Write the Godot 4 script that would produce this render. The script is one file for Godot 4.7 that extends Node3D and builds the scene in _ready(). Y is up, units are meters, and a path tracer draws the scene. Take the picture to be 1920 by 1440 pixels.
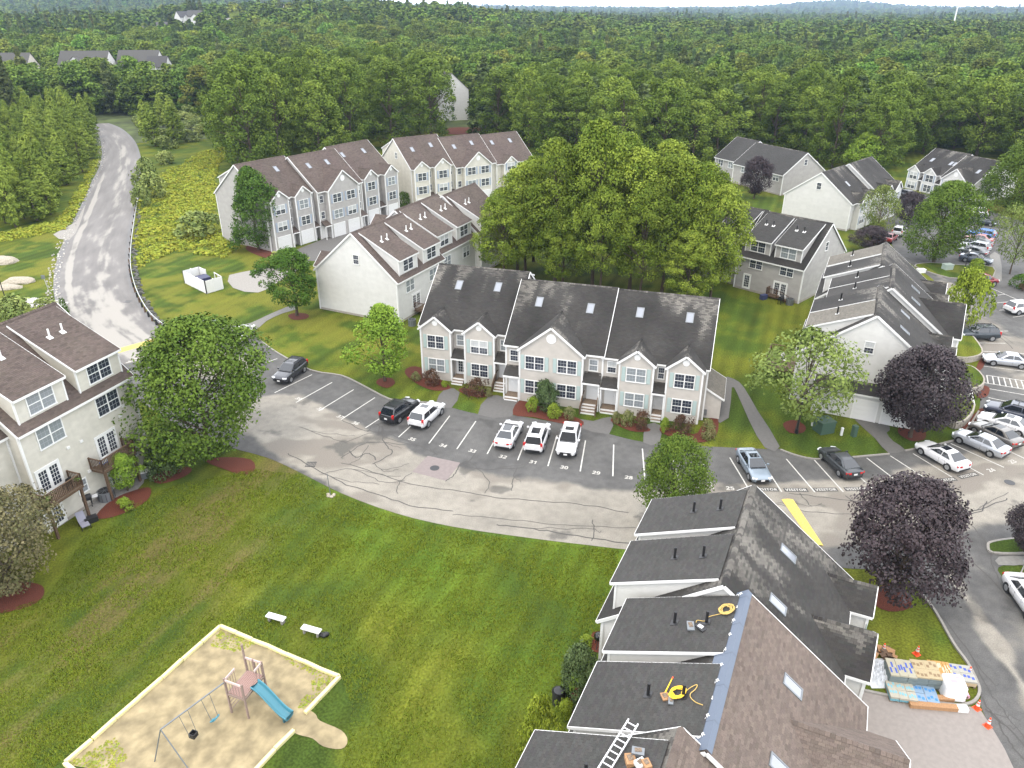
extends Node3D
# A housing estate of townhouses seen from the air: camera, sky and light first, then ground and roads, houses, trees, cars and small things.

var M := {}
var used := {}
var cache := {}
var rng := RandomNumberGenerator.new()
var nz := FastNoiseLite.new()
var nz2 := FastNoiseLite.new()
const SPAN := 150.0
const ORG := Vector2(-85, -168)

class MB:
	var v := PackedVector3Array()
	var n := PackedVector3Array()
	var c := PackedColorArray()
	var t := PackedVector2Array()
	func tri(a: Vector3, b: Vector3, d: Vector3, col := Color.WHITE) -> void:
		var nn := (b - a).cross(d - a).normalized()
		v.append(a); v.append(d); v.append(b)
		for i in 3:
			n.append(nn); c.append(col)
	func quad(a: Vector3, b: Vector3, d: Vector3, e: Vector3, col := Color.WHITE) -> void:
		var nn := (d - a).cross(e - b).normalized()
		v.append(a); v.append(d); v.append(b); v.append(a); v.append(e); v.append(d)
		for i in 6:
			n.append(nn); c.append(col)
	func quad2(a: Vector3, b: Vector3, d: Vector3, e: Vector3, nn: Vector3, col := Color.WHITE) -> void:
		if (b - a).cross(d - a).dot(nn) > 0:
			v.append(a); v.append(d); v.append(b); v.append(a); v.append(e); v.append(d)
		else:
			v.append(a); v.append(b); v.append(d); v.append(a); v.append(d); v.append(e)
		for i in 6:
			n.append(nn); c.append(col)
	func poly(p: PackedVector3Array, col := Color.WHITE) -> void:
		for i in range(1, p.size() - 1):
			tri(p[0], p[i], p[i + 1], col)
	func box(o: Vector3, s: Vector3, col := Color.WHITE, b := Basis()) -> void:
		var x := b.x * s.x * 0.5
		var y := b.y * s.y * 0.5
		var z := b.z * s.z * 0.5
		quad(o - x - y + z, o + x - y + z, o + x + y + z, o - x + y + z, col)
		quad(o + x - y - z, o - x - y - z, o - x + y - z, o + x + y - z, col)
		quad(o + x - y + z, o + x - y - z, o + x + y - z, o + x + y + z, col)
		quad(o - x - y - z, o - x - y + z, o - x + y + z, o - x + y - z, col)
		quad(o - x + y + z, o + x + y + z, o + x + y - z, o - x + y - z, col)
		quad(o - x - y - z, o + x - y - z, o + x - y + z, o - x - y + z, col)
	func bar(a: Vector3, b: Vector3, w: float, h: float, col := Color.WHITE, up := Vector3.UP) -> void:
		var d := b - a
		var z := d.normalized()
		var u := up if absf(z.dot(up)) < 0.98 else Vector3.RIGHT
		var x := u.cross(z).normalized()
		var y := z.cross(x)
		box((a + b) * 0.5, Vector3(w, h, d.length()), col, Basis(x, y, z))
	func tube(a: Vector3, b: Vector3, r0: float, r1: float, k := 8, col := Color.WHITE, caps := true) -> void:
		var z := (b - a).normalized()
		var x := (Vector3.UP if absf(z.y) < 0.9 else Vector3.RIGHT).cross(z).normalized()
		var y := z.cross(x)
		for i in k:
			var p := x * cos(TAU * i / k) + y * sin(TAU * i / k)
			var s := x * cos(TAU * (i + 1) / k) + y * sin(TAU * (i + 1) / k)
			var at := v.size()
			quad(a + p * r0, a + s * r0, b + s * r1, b + p * r1, col)
			for j in [0, 2, 3]:
				pass
			n[at] = p; n[at + 1] = s; n[at + 2] = s; n[at + 3] = p; n[at + 4] = p; n[at + 5] = s
			if caps:
				tri(b, b + p * r1, b + s * r1, col)
				tri(a, a + s * r0, a + p * r0, col)
	func ball(o: Vector3, r: Vector3, k := 10, col := Color.WHITE) -> void:
		for i in k:
			for j in k * 2:
				var q := []
				for e in [[0, 0], [0, 1], [1, 1], [1, 0]]:
					var th: float = PI * (i + e[0]) / k
					var ph: float = PI * (j + e[1]) / k
					q.append(Vector3(sin(th) * sin(ph), cos(th), sin(th) * cos(ph)))
				var at := v.size()
				quad(o + q[3] * r, o + q[2] * r, o + q[1] * r, o + q[0] * r, col)
				n[at] = q[3]; n[at + 1] = q[1]; n[at + 2] = q[2]; n[at + 3] = q[3]; n[at + 4] = q[0]; n[at + 5] = q[1]
	func mesh() -> ArrayMesh:
		var a := []
		a.resize(Mesh.ARRAY_MAX)
		a[Mesh.ARRAY_VERTEX] = v
		a[Mesh.ARRAY_NORMAL] = n
		a[Mesh.ARRAY_COLOR] = c
		if t.size() == v.size():
			a[Mesh.ARRAY_TEX_UV] = t
		var m := ArrayMesh.new()
		if v.size():
			m.add_surface_from_arrays(Mesh.PRIMITIVE_TRIANGLES, a)
		return m

func numbered(called: String) -> String:
	used[called] = used.get(called, -1) + 1
	return called if used[called] == 0 else "%s_%03d" % [called, used[called]]

func tag(o: Node, label: String, category: String, group := "") -> Node:
	o.set_meta("label", label)
	o.set_meta("category", category)
	if group:
		o.set_meta("group", group)
	return o

func thing(called: String, label: String, category: String, at := Vector3.ZERO, turn := 0.0, group := "") -> Node3D:
	var o := Node3D.new()
	o.name = numbered(called)
	add_child(o)
	o.position = at
	o.rotation.y = turn
	tag(o, label, category, group)
	return o

func obj(called: String, m, mat: Material, parent: Node = null, at := Vector3.ZERO, turn := 0.0) -> MeshInstance3D:
	var o := MeshInstance3D.new()
	o.mesh = m.mesh() if m is MB else m
	o.material_override = mat
	o.position = at
	o.rotation.y = turn
	if parent:
		o.name = called
		parent.add_child(o, true)
	else:
		o.name = numbered(called)
		add_child(o)
	return o

func struct(called: String, m, mat: Material, parent: Node = null) -> MeshInstance3D:
	var o := obj(called, m, mat, parent)
	if parent == null:
		o.set_meta("kind", "structure")
	return o

func stuff(o: Node) -> Node:
	o.set_meta("kind", "stuff")
	return o

func copy(o: Node3D, at: Vector3, turn: float, label: String, size := 1.0, group := "") -> Node3D:
	var r: Node3D = o.duplicate()
	r.name = numbered(String(o.name).rstrip("0123456789").trim_suffix("_"))
	add_child(r)
	r.position = at
	r.rotation.y = turn
	r.scale = Vector3.ONE * size
	r.set_meta("label", label)
	if group:
		r.set_meta("group", group)
	return r

func pts(s: String) -> PackedVector2Array:
	var r := PackedVector2Array()
	for w in s.split(" ", false):
		var k := w.split(",")
		r.append(Vector2(float(k[0]), float(k[1])))
	return r

func smooth(p: PackedVector2Array, closed := false, k := 4) -> PackedVector2Array:
	var r := PackedVector2Array()
	var m := p.size()
	for i in (m if closed else m - 1):
		var a := p[(i - 1 + m) % m] if closed or i > 0 else p[i]
		var b := p[i]
		var c := p[(i + 1) % m]
		var d := p[(i + 2) % m] if closed or i + 2 < m else c
		for j in k:
			r.append(b.cubic_interpolate(c, a, d, float(j) / k))
	if not closed:
		r.append(p[m - 1])
	return r

func gh(x: float, z: float) -> float:
	var r := sqrt(x * x + z * z)
	if r < 260.0 or z > -60.0:
		return 0.0
	var u := x / maxf(-z, 1.0)
	var kx := [-3.0, -0.62, -0.46, -0.37, -0.2, -0.1, 0.03, 0.15, 0.3, 0.6, 3.0]
	var ky := [12.0, 12.0, 15.0, 22.0, 27.0, 23.0, 13.0, 8.0, 5.0, 6.0, 6.0]
	var a := 8.0
	for i in kx.size() - 1:
		if u >= kx[i] and u <= kx[i + 1]:
			a = lerpf(ky[i], ky[i + 1], smoothstep(kx[i], kx[i + 1], u))
	var h := a * smoothstep(300.0, 900.0, r) * (1.0 - 0.55 * smoothstep(1100.0, 1800.0, r))
	h += 5.0 * nz2.get_noise_2d(x * 0.35, z * 0.35) * smoothstep(330.0, 700.0, r)
	h += 120.0 * exp(-pow((x + 1650.0) / 800.0, 2.0) - pow((z + 2500.0) / 700.0, 2.0))
	h += 70.0 * exp(-pow((x + 1000.0) / 500.0, 2.0) - pow((z + 2300.0) / 500.0, 2.0))
	var f := smoothstep(4200.0, 6000.0, r)
	if f > 0.0:
		h += f * (12.0 + 9.0 * nz2.get_noise_2d(x * 0.03, z * 0.03) + 40.0 * exp(-pow((u - 0.385) / 0.085, 2.0)) + 12.0 * exp(-pow((u + 0.1) / 0.16, 2.0)))
	return h

func lin(r: float, g: float, b: float) -> Color:
	return Color(r, g, b).linear_to_srgb()

func mat(key: String, col: Color, rough := 0.8, metal := 0.0, vc := false) -> StandardMaterial3D:
	var m := StandardMaterial3D.new()
	m.resource_name = key
	m.albedo_color = col
	m.roughness = rough
	m.metallic = metal
	m.vertex_color_use_as_albedo = vc
	M[key] = m
	return m

func noise_tex(freq: float, lo: float, hi: float, size := 256, sd := 1, normal := false) -> NoiseTexture2D:
	var f := FastNoiseLite.new()
	f.seed = sd
	f.frequency = freq
	f.fractal_octaves = 4
	var t := NoiseTexture2D.new()
	t.width = size
	t.height = size
	t.seamless = true
	t.noise = f
	if normal:
		t.as_normal_map = true
		t.bump_strength = 4.0
	else:
		var g := Gradient.new()
		g.set_color(0, Color(lo, lo, lo))
		g.set_color(1, Color(hi, hi, hi))
		t.color_ramp = g
	return t

func grain(m: StandardMaterial3D, freq: float, lo: float, scale: float, sd := 1) -> void:
	m.albedo_texture = noise_tex(freq, lo, 1.0, 256, sd)
	m.uv1_triplanar = true
	m.uv1_world_triplanar = true
	m.uv1_scale = Vector3.ONE * scale

func make_materials() -> void:
	grain(mat("cream", Color8(198, 194, 183), 0.65), 0.012, 0.9, 0.35, 3)
	grain(mat("white_siding", Color8(203, 202, 199), 0.6), 0.012, 0.93, 0.35, 4)
	grain(mat("gray_siding", Color8(166, 163, 160), 0.65), 0.012, 0.9, 0.35, 5)
	grain(mat("greige", Color8(184, 178, 171), 0.65), 0.012, 0.91, 0.35, 6)
	grain(mat("tan_siding", Color8(190, 183, 172), 0.65), 0.012, 0.91, 0.35, 7)
	mat("trim", Color8(218, 218, 217), 0.5)
	mat("garage", Color8(212, 212, 212), 0.45)
	grain(mat("shingle", Color.WHITE, 0.95, 0.0, true), 0.05, 0.72, 1.3, 8)
	mat("glass_dark", Color8(50, 55, 66), 0.06).metallic_specular = 0.75
	mat("glass_blind", Color8(128, 134, 138), 0.09).metallic_specular = 0.7
	mat("glass_curtain", Color8(186, 188, 188), 0.12).metallic_specular = 0.6
	mat("sky_glass", Color8(128, 132, 140), 0.12).metallic_specular = 0.8
	mat("shutter", Color8(160, 176, 174), 0.6)
	mat("shutter_blue", Color8(148, 158, 172), 0.6)
	grain(mat("brown_wood", Color8(112, 88, 68), 0.85), 0.02, 0.6, 1.5, 9)
	grain(mat("deck_wood", Color8(140, 122, 104), 0.85), 0.02, 0.6, 1.5, 10)
	grain(mat("concrete", Color8(146, 142, 136), 0.9), 0.04, 0.88, 0.3, 11)
	grain(mat("foundation", Color8(170, 163, 154), 0.9), 0.02, 0.8, 0.6, 11)
	grain(mat("path", Color8(128, 126, 122), 0.95), 0.05, 0.88, 0.2, 12)
	grain(mat("dark_path", Color8(100, 98, 96), 0.95), 0.05, 0.92, 0.2, 12)
	grain(mat("mulch", Color8(132, 66, 44), 1.0), 0.06, 0.35, 0.8, 13)
	grain(mat("paint_white", Color8(214, 212, 206), 0.8), 0.03, 0.72, 0.7, 14)
	grain(mat("paint_yellow", Color8(228, 200, 104), 0.8), 0.03, 0.72, 0.7, 15)
	mat("muntin", Color8(150, 153, 158), 0.5)
	mat("faded_paint", Color8(176, 173, 167), 0.85)
	mat("crack", Color8(72, 70, 68), 0.9)
	mat("black", Color8(30, 30, 32), 0.5)
	mat("dark_metal", Color8(52, 52, 54), 0.45, 0.3)
	mat("gray_metal", Color8(120, 124, 128), 0.45, 0.4)
	mat("galvanized", Color8(190, 192, 192), 0.4, 0.6)
	mat("aluminium", Color8(228, 228, 230), 0.35, 0.3)
	mat("white_plastic", Color8(215, 215, 215), 0.5)
	grain(mat("stone", Color8(188, 180, 168), 0.95), 0.04, 0.6, 0.7, 16)
	grain(mat("rock", Color8(196, 186, 168), 0.95), 0.04, 0.6, 0.4, 17)
	grain(mat("bark", Color8(104, 90, 76), 0.95), 0.05, 0.55, 1.0, 18)
	var lf := mat("leaf", Color.WHITE, 0.75, 0.0, true)
	lf.backlight_enabled = true
	lf.backlight = Color(0.25, 0.3, 0.12)
	lf.metallic_specular = 0.15
	mat("purple_leaf", Color.WHITE, 0.6, 0.0, true).metallic_specular = 0.4

# ---------- camera, sky, light ----------
func make_view() -> void:
	var cam := Camera3D.new()
	cam.name = "camera"
	cam.fov = 54.428
	cam.far = 20000.0
	cam.near = 0.5
	add_child(cam)
	cam.position = Vector3(0, 36, 0)
	cam.rotation = Vector3(-atan(0.5), 0, 0)
	cam.current = true
	var e := Environment.new()
	e.background_mode = Environment.BG_SKY
	var s := ProceduralSkyMaterial.new()
	s.sky_top_color = Color(0.97, 0.98, 1.0)
	s.sky_horizon_color = Color(1.16, 1.17, 1.19)
	s.sky_energy_multiplier = 1.5
	s.sky_curve = 0.11
	s.ground_bottom_color = Color(0.35, 0.38, 0.3)
	s.ground_horizon_color = Color(0.8, 0.83, 0.85)
	s.ground_curve = 0.05
	var cl := FastNoiseLite.new()
	cl.seed = 5
	cl.frequency = 0.006
	cl.fractal_octaves = 5
	var ct := NoiseTexture2D.new()
	ct.width = 1024
	ct.height = 512
	ct.noise = cl
	ct.seamless = true
	var g := Gradient.new()
	g.set_color(0, Color(0.0, 0.0, 0.0, 0.0))
	g.set_color(1, Color(0.30, 0.29, 0.28, 1.0))
	ct.color_ramp = g
	s.sky_cover = ct
	e.sky = Sky.new()
	e.sky.sky_material = s
	e.tonemap_mode = Environment.TONE_MAPPER_LINEAR
	e.tonemap_exposure = 1.28
	e.sdfgi_enabled = true
	e.ssao_enabled = true
	e.ssil_enabled = true
	e.fog_enabled = true
	e.fog_density = 0.00010
	e.fog_light_color = Color(0.76, 0.86, 1.0)
	var w := WorldEnvironment.new()
	w.name = "world"
	w.environment = e
	add_child(w)
	var sun := DirectionalLight3D.new()
	sun.name = "sun"
	sun.light_color = Color(1.0, 0.96, 0.9)
	sun.light_energy = 0.5
	sun.light_angular_distance = 22.0
	sun.shadow_enabled = true
	add_child(sun)
	sun.rotation = Vector3(deg_to_rad(-62), deg_to_rad(-25), 0)

# ---------- ground and roads ----------
func seg_dist(p: Vector2, l: PackedVector2Array) -> float:
	var best := 1e9
	for i in l.size() - 1:
		best = minf(best, p.distance_squared_to(Geometry2D.get_closest_point_to_segment(p, l[i], l[i + 1])))
	return sqrt(best)

func lawn_image() -> Image:
	var k := 640
	var im := PackedByteArray()
	im.resize(k * k * 3)
	var brown := pts("-34.1,-30.09 -28.9,-35.85 -24.86,-43.76 -22.68,-51.61 -20.59,-55.26")
	var brown2 := pts("-28.91,-26.37 -25.47,-31.22 -22.24,-37.26 -19.71,-46.29")
	var lush := pts("-13.7,-49.02 -2.34,-43.17 4.84,-40.33 4.09,-35.39")
	var dir := (brown[1] - brown[3]).normalized()
	for j in k:
		for i in k:
			var p := ORG + Vector2(i + 0.5, j + 0.5) * SPAN / k
			var a := nz.get_noise_2d(p.x * 6.0, p.y * 6.0)
			var b := nz2.get_noise_2d(p.x * 1.3 + 50.0, p.y * 1.3)
			var along := p.dot(dir)
			var across := p.dot(dir.orthogonal())
			var streak := nz.get_noise_2d(along * 1.2, across * 9.0 + 300.0)
			var c := Vector3(0.123, 0.184, 0.020)
			c = c.lerp(Vector3(0.216, 0.242, 0.025), clampf(0.35 + b * 1.1 + a * 0.9, 0.0, 1.0))
			c = c.lerp(Vector3(0.083, 0.143, 0.020), clampf(-b * 1.2 - a * 1.1, 0.0, 0.8))
			if p.y > -75.0:
				var w := 1.0 - smoothstep(1.0, 5.5, seg_dist(p, brown) + b * 3.0)
				w = maxf(w, 0.8 * (1.0 - smoothstep(0.5, 4.0, seg_dist(p, brown2) + a * 3.0)))
				c = c.lerp(Vector3(0.190, 0.150, 0.055), clampf(w * (0.5 + streak * 1.3 + a * 0.5 + 0.28 * sin(across * 3.6)), 0.0, 0.85))
				c = c.lerp(Vector3(0.127, 0.236, 0.020), clampf((1.0 - smoothstep(3.0, 9.0, seg_dist(p, lush))) * (0.5 + b), 0.0, 0.6))
			c *= 0.80 * (1.0 + 0.38 * streak + 0.13 * sin(across * 3.6 + b * 1.2))
			if p.y < -80.0 and p.x < -10.0:
				c = c.lerp(Vector3(0.235, 0.235, 0.035), clampf(0.3 + a * 1.2 + b, 0.0, 0.6))
			var o := (j * k + i) * 3
			im[o] = int(255.0 * pow(clampf(c.x, 0.0, 1.0), 1.0 / 2.2))
			im[o + 1] = int(255.0 * pow(clampf(c.y, 0.0, 1.0), 1.0 / 2.2))
			im[o + 2] = int(255.0 * pow(clampf(c.z, 0.0, 1.0), 1.0 / 2.2))
	return Image.create_from_data(k, k, false, Image.FORMAT_RGB8, im)

func asphalt_image() -> Image:
	var k := 1024
	var im := PackedByteArray()
	im.resize(k * k * 3)
	var lane := smooth(pts("-23.46,-65.44 -20.64,-62.77 -15.56,-58.09 -9.1,-53.19 -2.61,-50.11 4.26,-48.67 10.11,-47.97 18.74,-48.67 27.55,-49.38 36.27,-51.23 43.49,-54.41 54.84,-60.75"), false, 3)
	var edge := smooth(pts("-22.31,-56.29 -18.4,-54 -14.08,-50.85 -9.3,-48.18 -4.54,-46.55 1.62,-45.51 8.73,-44.13"), false, 3)
	var right := pts("34.25,-49.02 33.15,-43.76 31.57,-36.31 30.72,-30.09")
	var seam := pts("31.71,-45.64 30.99,-37.75 30.51,-32.81 30.04,-29.01")
	var back := pts("-44.34,-80.44 -40.25,-82 -32.44,-76.03")
	var lot := pts("74.46,-139.5 74.24,-122 58.29,-90.62 59.42,-82 57.5,-72")
	var f := FastNoiseLite.new()
	f.seed = 77
	f.frequency = 0.05
	f.fractal_octaves = 5
	var coarse := []
	var kc := 256
	for j in kc + 1:
		for i in kc + 1:
			var p := ORG + Vector2(i, j) * SPAN / kc
			var pale := 0.0
			if p.y > -100.0:
				pale = 1.0 - smoothstep(2.6, 5.6, seg_dist(p, lane))
				pale = maxf(pale, 0.75 * (1.0 - smoothstep(0.3, 1.6, seg_dist(p, edge))) - 0.3)
				pale = maxf(pale, 0.2 * (1.0 - smoothstep(1.5, 4.0, seg_dist(p, right))))
				pale = maxf(pale, 0.75 * (1.0 - smoothstep(0.1, 0.9, seg_dist(p, seam))))
				pale = maxf(pale, 0.9 * (1.0 - smoothstep(1.5, 4.5, seg_dist(p, back))))
			pale = maxf(pale, 0.55 * (1.0 - smoothstep(2.0, 6.0, seg_dist(p, lot))))
			coarse.append(pale)
	for j in k:
		for i in k:
			var p := ORG + Vector2(i + 0.5, j + 0.5) * SPAN / k
			var fx := float(i) * kc / k
			var fy := float(j) * kc / k
			var q := int(fy) * (kc + 1) + int(fx)
			var tx := fx - int(fx)
			var ty := fy - int(fy)
			var pale: float = lerpf(lerpf(coarse[q], coarse[q + 1], tx), lerpf(coarse[q + kc + 1], coarse[q + kc + 2], tx), ty)
			var a := f.get_noise_2d(p.x * 4.0, p.y * 4.0)
			var b := f.get_noise_2d(p.x * 1.1 + 90.0, p.y * 2.2)
			var fine := f.get_noise_2d(p.x * 22.0, p.y * 22.0 + 400.0)
			var w := smoothstep(0.26, 0.62, pale + a * 0.4 + b * 0.2)
			var c := Vector3(0.110, 0.107, 0.103) * (1.0 + a * 0.35 + fine * 0.25)
			var d := Vector3(0.318, 0.292, 0.248) * (1.0 + b * 0.55 + fine * 0.16)
			d = d.lerp(Vector3(0.235, 0.212, 0.178), smoothstep(0.05, 0.3, b + a * 0.3))
			c = c.lerp(d, w)
			c = c.lerp(Vector3(0.06, 0.058, 0.055), smoothstep(0.36, 0.5, f.get_noise_2d(p.x * 3.0 + 200.0, p.y * 3.0)) * 0.6)
			var o := (j * k + i) * 3
			im[o] = int(255.0 * pow(clampf(c.x, 0.0, 1.0), 1.0 / 2.2))
			im[o + 1] = int(255.0 * pow(clampf(c.y, 0.0, 1.0), 1.0 / 2.2))
			im[o + 2] = int(255.0 * pow(clampf(c.z, 0.0, 1.0), 1.0 / 2.2))
	return Image.create_from_data(k, k, false, Image.FORMAT_RGB8, im)

func hill_road_image() -> Image:
	var kw := 128
	var kh := 1024
	var im := Image.create(kw, kh, false, Image.FORMAT_RGB8)
	var f := FastNoiseLite.new()
	f.seed = 31
	f.frequency = 0.02
	f.fractal_octaves = 5
	for j in kh:
		var s := float(j) / kh
		for i in kw:
			var u := float(i) / kw
			var a := f.get_noise_2d(i * 1.2, j * 1.0)
			var b := f.get_noise_2d(i * 3.0 + 500.0, j * 0.7)
			var c := Vector3(0.155, 0.146, 0.140) * (1.0 + 0.3 * a + 0.15 * b)
			if s > 0.87:
				c = Vector3(0.135, 0.14, 0.155) * (1.0 + 0.4 * a)
				c = c.lerp(Vector3(0.27, 0.26, 0.24), smoothstep(0.12, 0.0, absf(u - 0.56 - 0.2 * (s - 0.93)) + b * 0.1) * 0.8)
			var patch := smoothstep(0.33, 0.05, s) * 0.9
			patch *= smoothstep(0.45, 0.16, absf(u - 0.50 + s * 0.2))
			patch = maxf(patch, smoothstep(0.07, 0.02, absf(u - 0.17 - s * 0.05)) * smoothstep(0.62, 0.5, s) * smoothstep(0.1, 0.2, s))
			patch = maxf(patch, 0.5 * smoothstep(0.16, 0.04, absf(u - 0.62)) * smoothstep(0.72, 0.6, s))
			c = c.lerp(Vector3(0.275, 0.26, 0.235), smoothstep(0.15, 0.75, patch + a * 0.7 + b * 0.5 - 0.1))
			c = c.lerp(Vector3(0.15, 0.15, 0.155), smoothstep(0.09, 0.05, u) * 0.6 + smoothstep(0.92, 0.96, u) * 0.6)
			im.set_pixel(i, j, lin(c.x, c.y, c.z))
	return im

func flat_mesh(p: PackedVector2Array, y: float, up := true) -> MB:
	var m := MB.new()
	var ix := Geometry2D.triangulate_polygon(p)
	for i in range(0, ix.size(), 3):
		var q := [p[ix[i]], p[ix[i + 1]], p[ix[i + 2]]]
		if (q[1] - q[0]).cross(q[2] - q[0]) > 0:
			q.reverse()
		m.tri(Vector3(q[0].x, y, q[0].y), Vector3(q[1].x, y, q[1].y), Vector3(q[2].x, y, q[2].y))
	for i in m.v.size():
		m.t.append((Vector2(m.v[i].x, m.v[i].z) - ORG) / SPAN)
	return m

func ribbon(l: PackedVector2Array, w: float, y: float, m: MB = null) -> MB:
	if m == null:
		m = MB.new()
	for i in l.size() - 1:
		var d := (l[i + 1] - l[i]).normalized().orthogonal() * w * 0.5
		var d0 := d if i == 0 else ((l[i] - l[i - 1]).normalized() + (l[i + 1] - l[i]).normalized()).normalized().orthogonal() * w * 0.5
		var d1 := d if i + 2 >= l.size() else ((l[i + 2] - l[i + 1]).normalized() + (l[i + 1] - l[i]).normalized()).normalized().orthogonal() * w * 0.5
		var a := l[i] - d0
		var b := l[i] + d0
		var c := l[i + 1] + d1
		var e := l[i + 1] - d1
		m.quad2(Vector3(a.x, y, a.y), Vector3(b.x, y, b.y), Vector3(c.x, y, c.y), Vector3(e.x, y, e.y), Vector3.UP)
	return m

func kerb_line(l: PackedVector2Array, w: float, h: float) -> MB:
	var m := MB.new()
	for i in l.size() - 1:
		m.bar(Vector3(l[i].x, h * 0.5, l[i].y), Vector3(l[i + 1].x, h * 0.5, l[i + 1].y), w, h)
	return m

func sheet(called: String, poly: PackedVector2Array, y: float, m: Material, parent: Node = null) -> MeshInstance3D:
	return struct(called, flat_mesh(poly, y), m, parent)

func make_ground() -> void:
	var lawn := mat("lawn", Color.WHITE, 0.95)
	lawn.albedo_texture = ImageTexture.create_from_image(lawn_image())
	lawn.detail_enabled = true
	lawn.detail_blend_mode = BaseMaterial3D.BLEND_MODE_MUL
	lawn.detail_uv_layer = BaseMaterial3D.DETAIL_UV_2
	lawn.detail_albedo = noise_tex(0.085, 0.62, 1.0, 512, 41)
	lawn.uv2_triplanar = true
	lawn.uv2_world_triplanar = true
	lawn.uv2_scale = Vector3.ONE * 0.11
	lawn.metallic_specular = 0.2
	var asphalt := mat("asphalt", Color.WHITE, 0.9)
	asphalt.albedo_texture = ImageTexture.create_from_image(asphalt_image())
	asphalt.detail_enabled = true
	asphalt.detail_blend_mode = BaseMaterial3D.BLEND_MODE_MUL
	asphalt.detail_uv_layer = BaseMaterial3D.DETAIL_UV_2
	asphalt.detail_albedo = noise_tex(0.12, 0.78, 1.0, 256, 42)
	asphalt.uv2_triplanar = true
	asphalt.uv2_world_triplanar = true
	asphalt.uv2_scale = Vector3.ONE * 0.3
	var floor_m := mat("forest_floor", lin(0.10, 0.135, 0.03), 1.0)
	grain(floor_m, 0.02, 0.5, 0.02, 43)
	# the ground, flat round the houses, and the wooded hills beyond
	var near := MB.new()
	var far := MB.new()
	var rr := [0.0, 60.0, 140.0, 262.0]
	while rr[-1] < 9500.0:
		rr.append(rr[-1] * 1.045 + 2.0)
	var ka := 220
	for i in rr.size() - 1:
		for j in ka:
			var q := PackedVector3Array()
			for e in [[0, 0], [1, 0], [1, 1], [0, 1]]:
				var a := lerpf(-PI, PI, float(j + e[1]) / ka)
				var r: float = rr[i + e[0]]
				var x := sin(a) * r
				var z := -cos(a) * r
				q.append(Vector3(x, gh(x, z) * smoothstep(-60.0, -300.0, z), z))
			(near if i < 3 else far).quad(q[0], q[3], q[2], q[1])
	for i in near.v.size():
		near.t.append((Vector2(near.v[i].x, near.v[i].z) - ORG) / SPAN)
	struct("ground", near, lawn)
	struct("wooded_hills", far, floor_m)

	# the main lot and its lanes
	var lot := pts("-42.22,-84.94 -41.81,-88.42 -38.46,-89.51 -35.15,-88.42 -32.52,-86.3 -30.38,-83.61 -27.67,-80.44 -22.55,-75.61 -18.86,-74.24 -15.86,-71.62 -12.73,-68.66 -10.45,-68.07 -7.84,-67.83 -6.22,-66.68 -3.19,-65.22 -0.16,-65.11 6.35,-62.77 9.37,-61.25 12.29,-59.87 16.77,-59.21 23.16,-58.64 24.63,-58.64 26.03,-57.45 28.13,-57 34.28,-57.9 36,-58.46 41.35,-60.26 44.12,-62.77 46.96,-66 49.42,-70.11 52.62,-76.03 54.66,-79.67 55.67,-84.27 57.6,-90.62 60.75,-98.67 62.96,-106.75 63.31,-113.25 63.87,-118.96 66.27,-128.51 76.15,-152.27 86.33,-164.61 92.53,-163.03 93.73,-154.6 96.39,-147.79 97.82,-141.49 106.71,-128.51 80.5,-83.61 61.29,-53.59 47.73,-37.75 39.89,-38.76 37.27,-42.46 35.16,-42.34 34.82,-41.21 34.74,-40.28 35.25,-39.17 40.58,-33.22 31.59,-21.87 25.22,-22.91 26.64,-26.37 26.93,-29.37 27.23,-30.54 27.72,-31.41 28.14,-33.51 28.08,-35.07 28.39,-37.9 28.25,-39.8 27.77,-41.55 25.73,-42.11 23.71,-42.34 22.78,-43.46 13.42,-43.76 8.76,-44.31 5.62,-44.87 1.63,-45.64 -4.57,-47.08 -9.4,-48.88 -14.23,-51.61 -18.61,-54.83 -22.09,-57.18 -26.67,-59.3 -32.72,-63.29 -38.38,-68.07 -40.76,-70.11 -44.75,-76.03 -46.22,-80.44")
	var road := sheet("road", smooth(lot, true, 3), 0.02, asphalt)
	var drive := pts("19.02,-31.61 20.8,-31.33 22.48,-30.88 25.35,-30.39 26.77,-30.17 26.93,-29.37 26.64,-26.37 25.22,-22.91 16.73,-22.91 15.75,-27.65")
	sheet("driveway", smooth(drive, true, 3), 0.028, mat_copy("drive_asphalt", "dark_path", Color8(138, 131, 126)))
	# hill road, laid along its own length
	var hl := smooth(pts("-44.57,-76.03 -52.84,-83.61 -58.43,-90.62 -63.22,-97.6 -67.21,-104.33 -71.78,-113.25 -76.52,-123.57 -81.38,-135.66 -89.1,-154.6 -97.84,-175.85 -107.28,-199.24 -116.8,-219.74 -130.73,-246.71 -144.75,-270.99 -158.26,-287.83 -173.35,-293.88 -195.38,-287.83"), false, 5)
	var hr := smooth(pts("-42.08,-84.61 -46.77,-90.62 -51.47,-97.6 -56.11,-105.53 -60.67,-114.63 -66.93,-128.51 -74.88,-147.79 -82.51,-167.29 -93.24,-192 -103.9,-215.33 -117.92,-242.33 -134.29,-268.36 -149.72,-286.35 -170.13,-306.74 -186.42,-313.58 -203.34,-310.13 -211.62,-306.74"), false, 5)
	var hill := MB.new()
	var nn := mini(hl.size(), hr.size())
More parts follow.
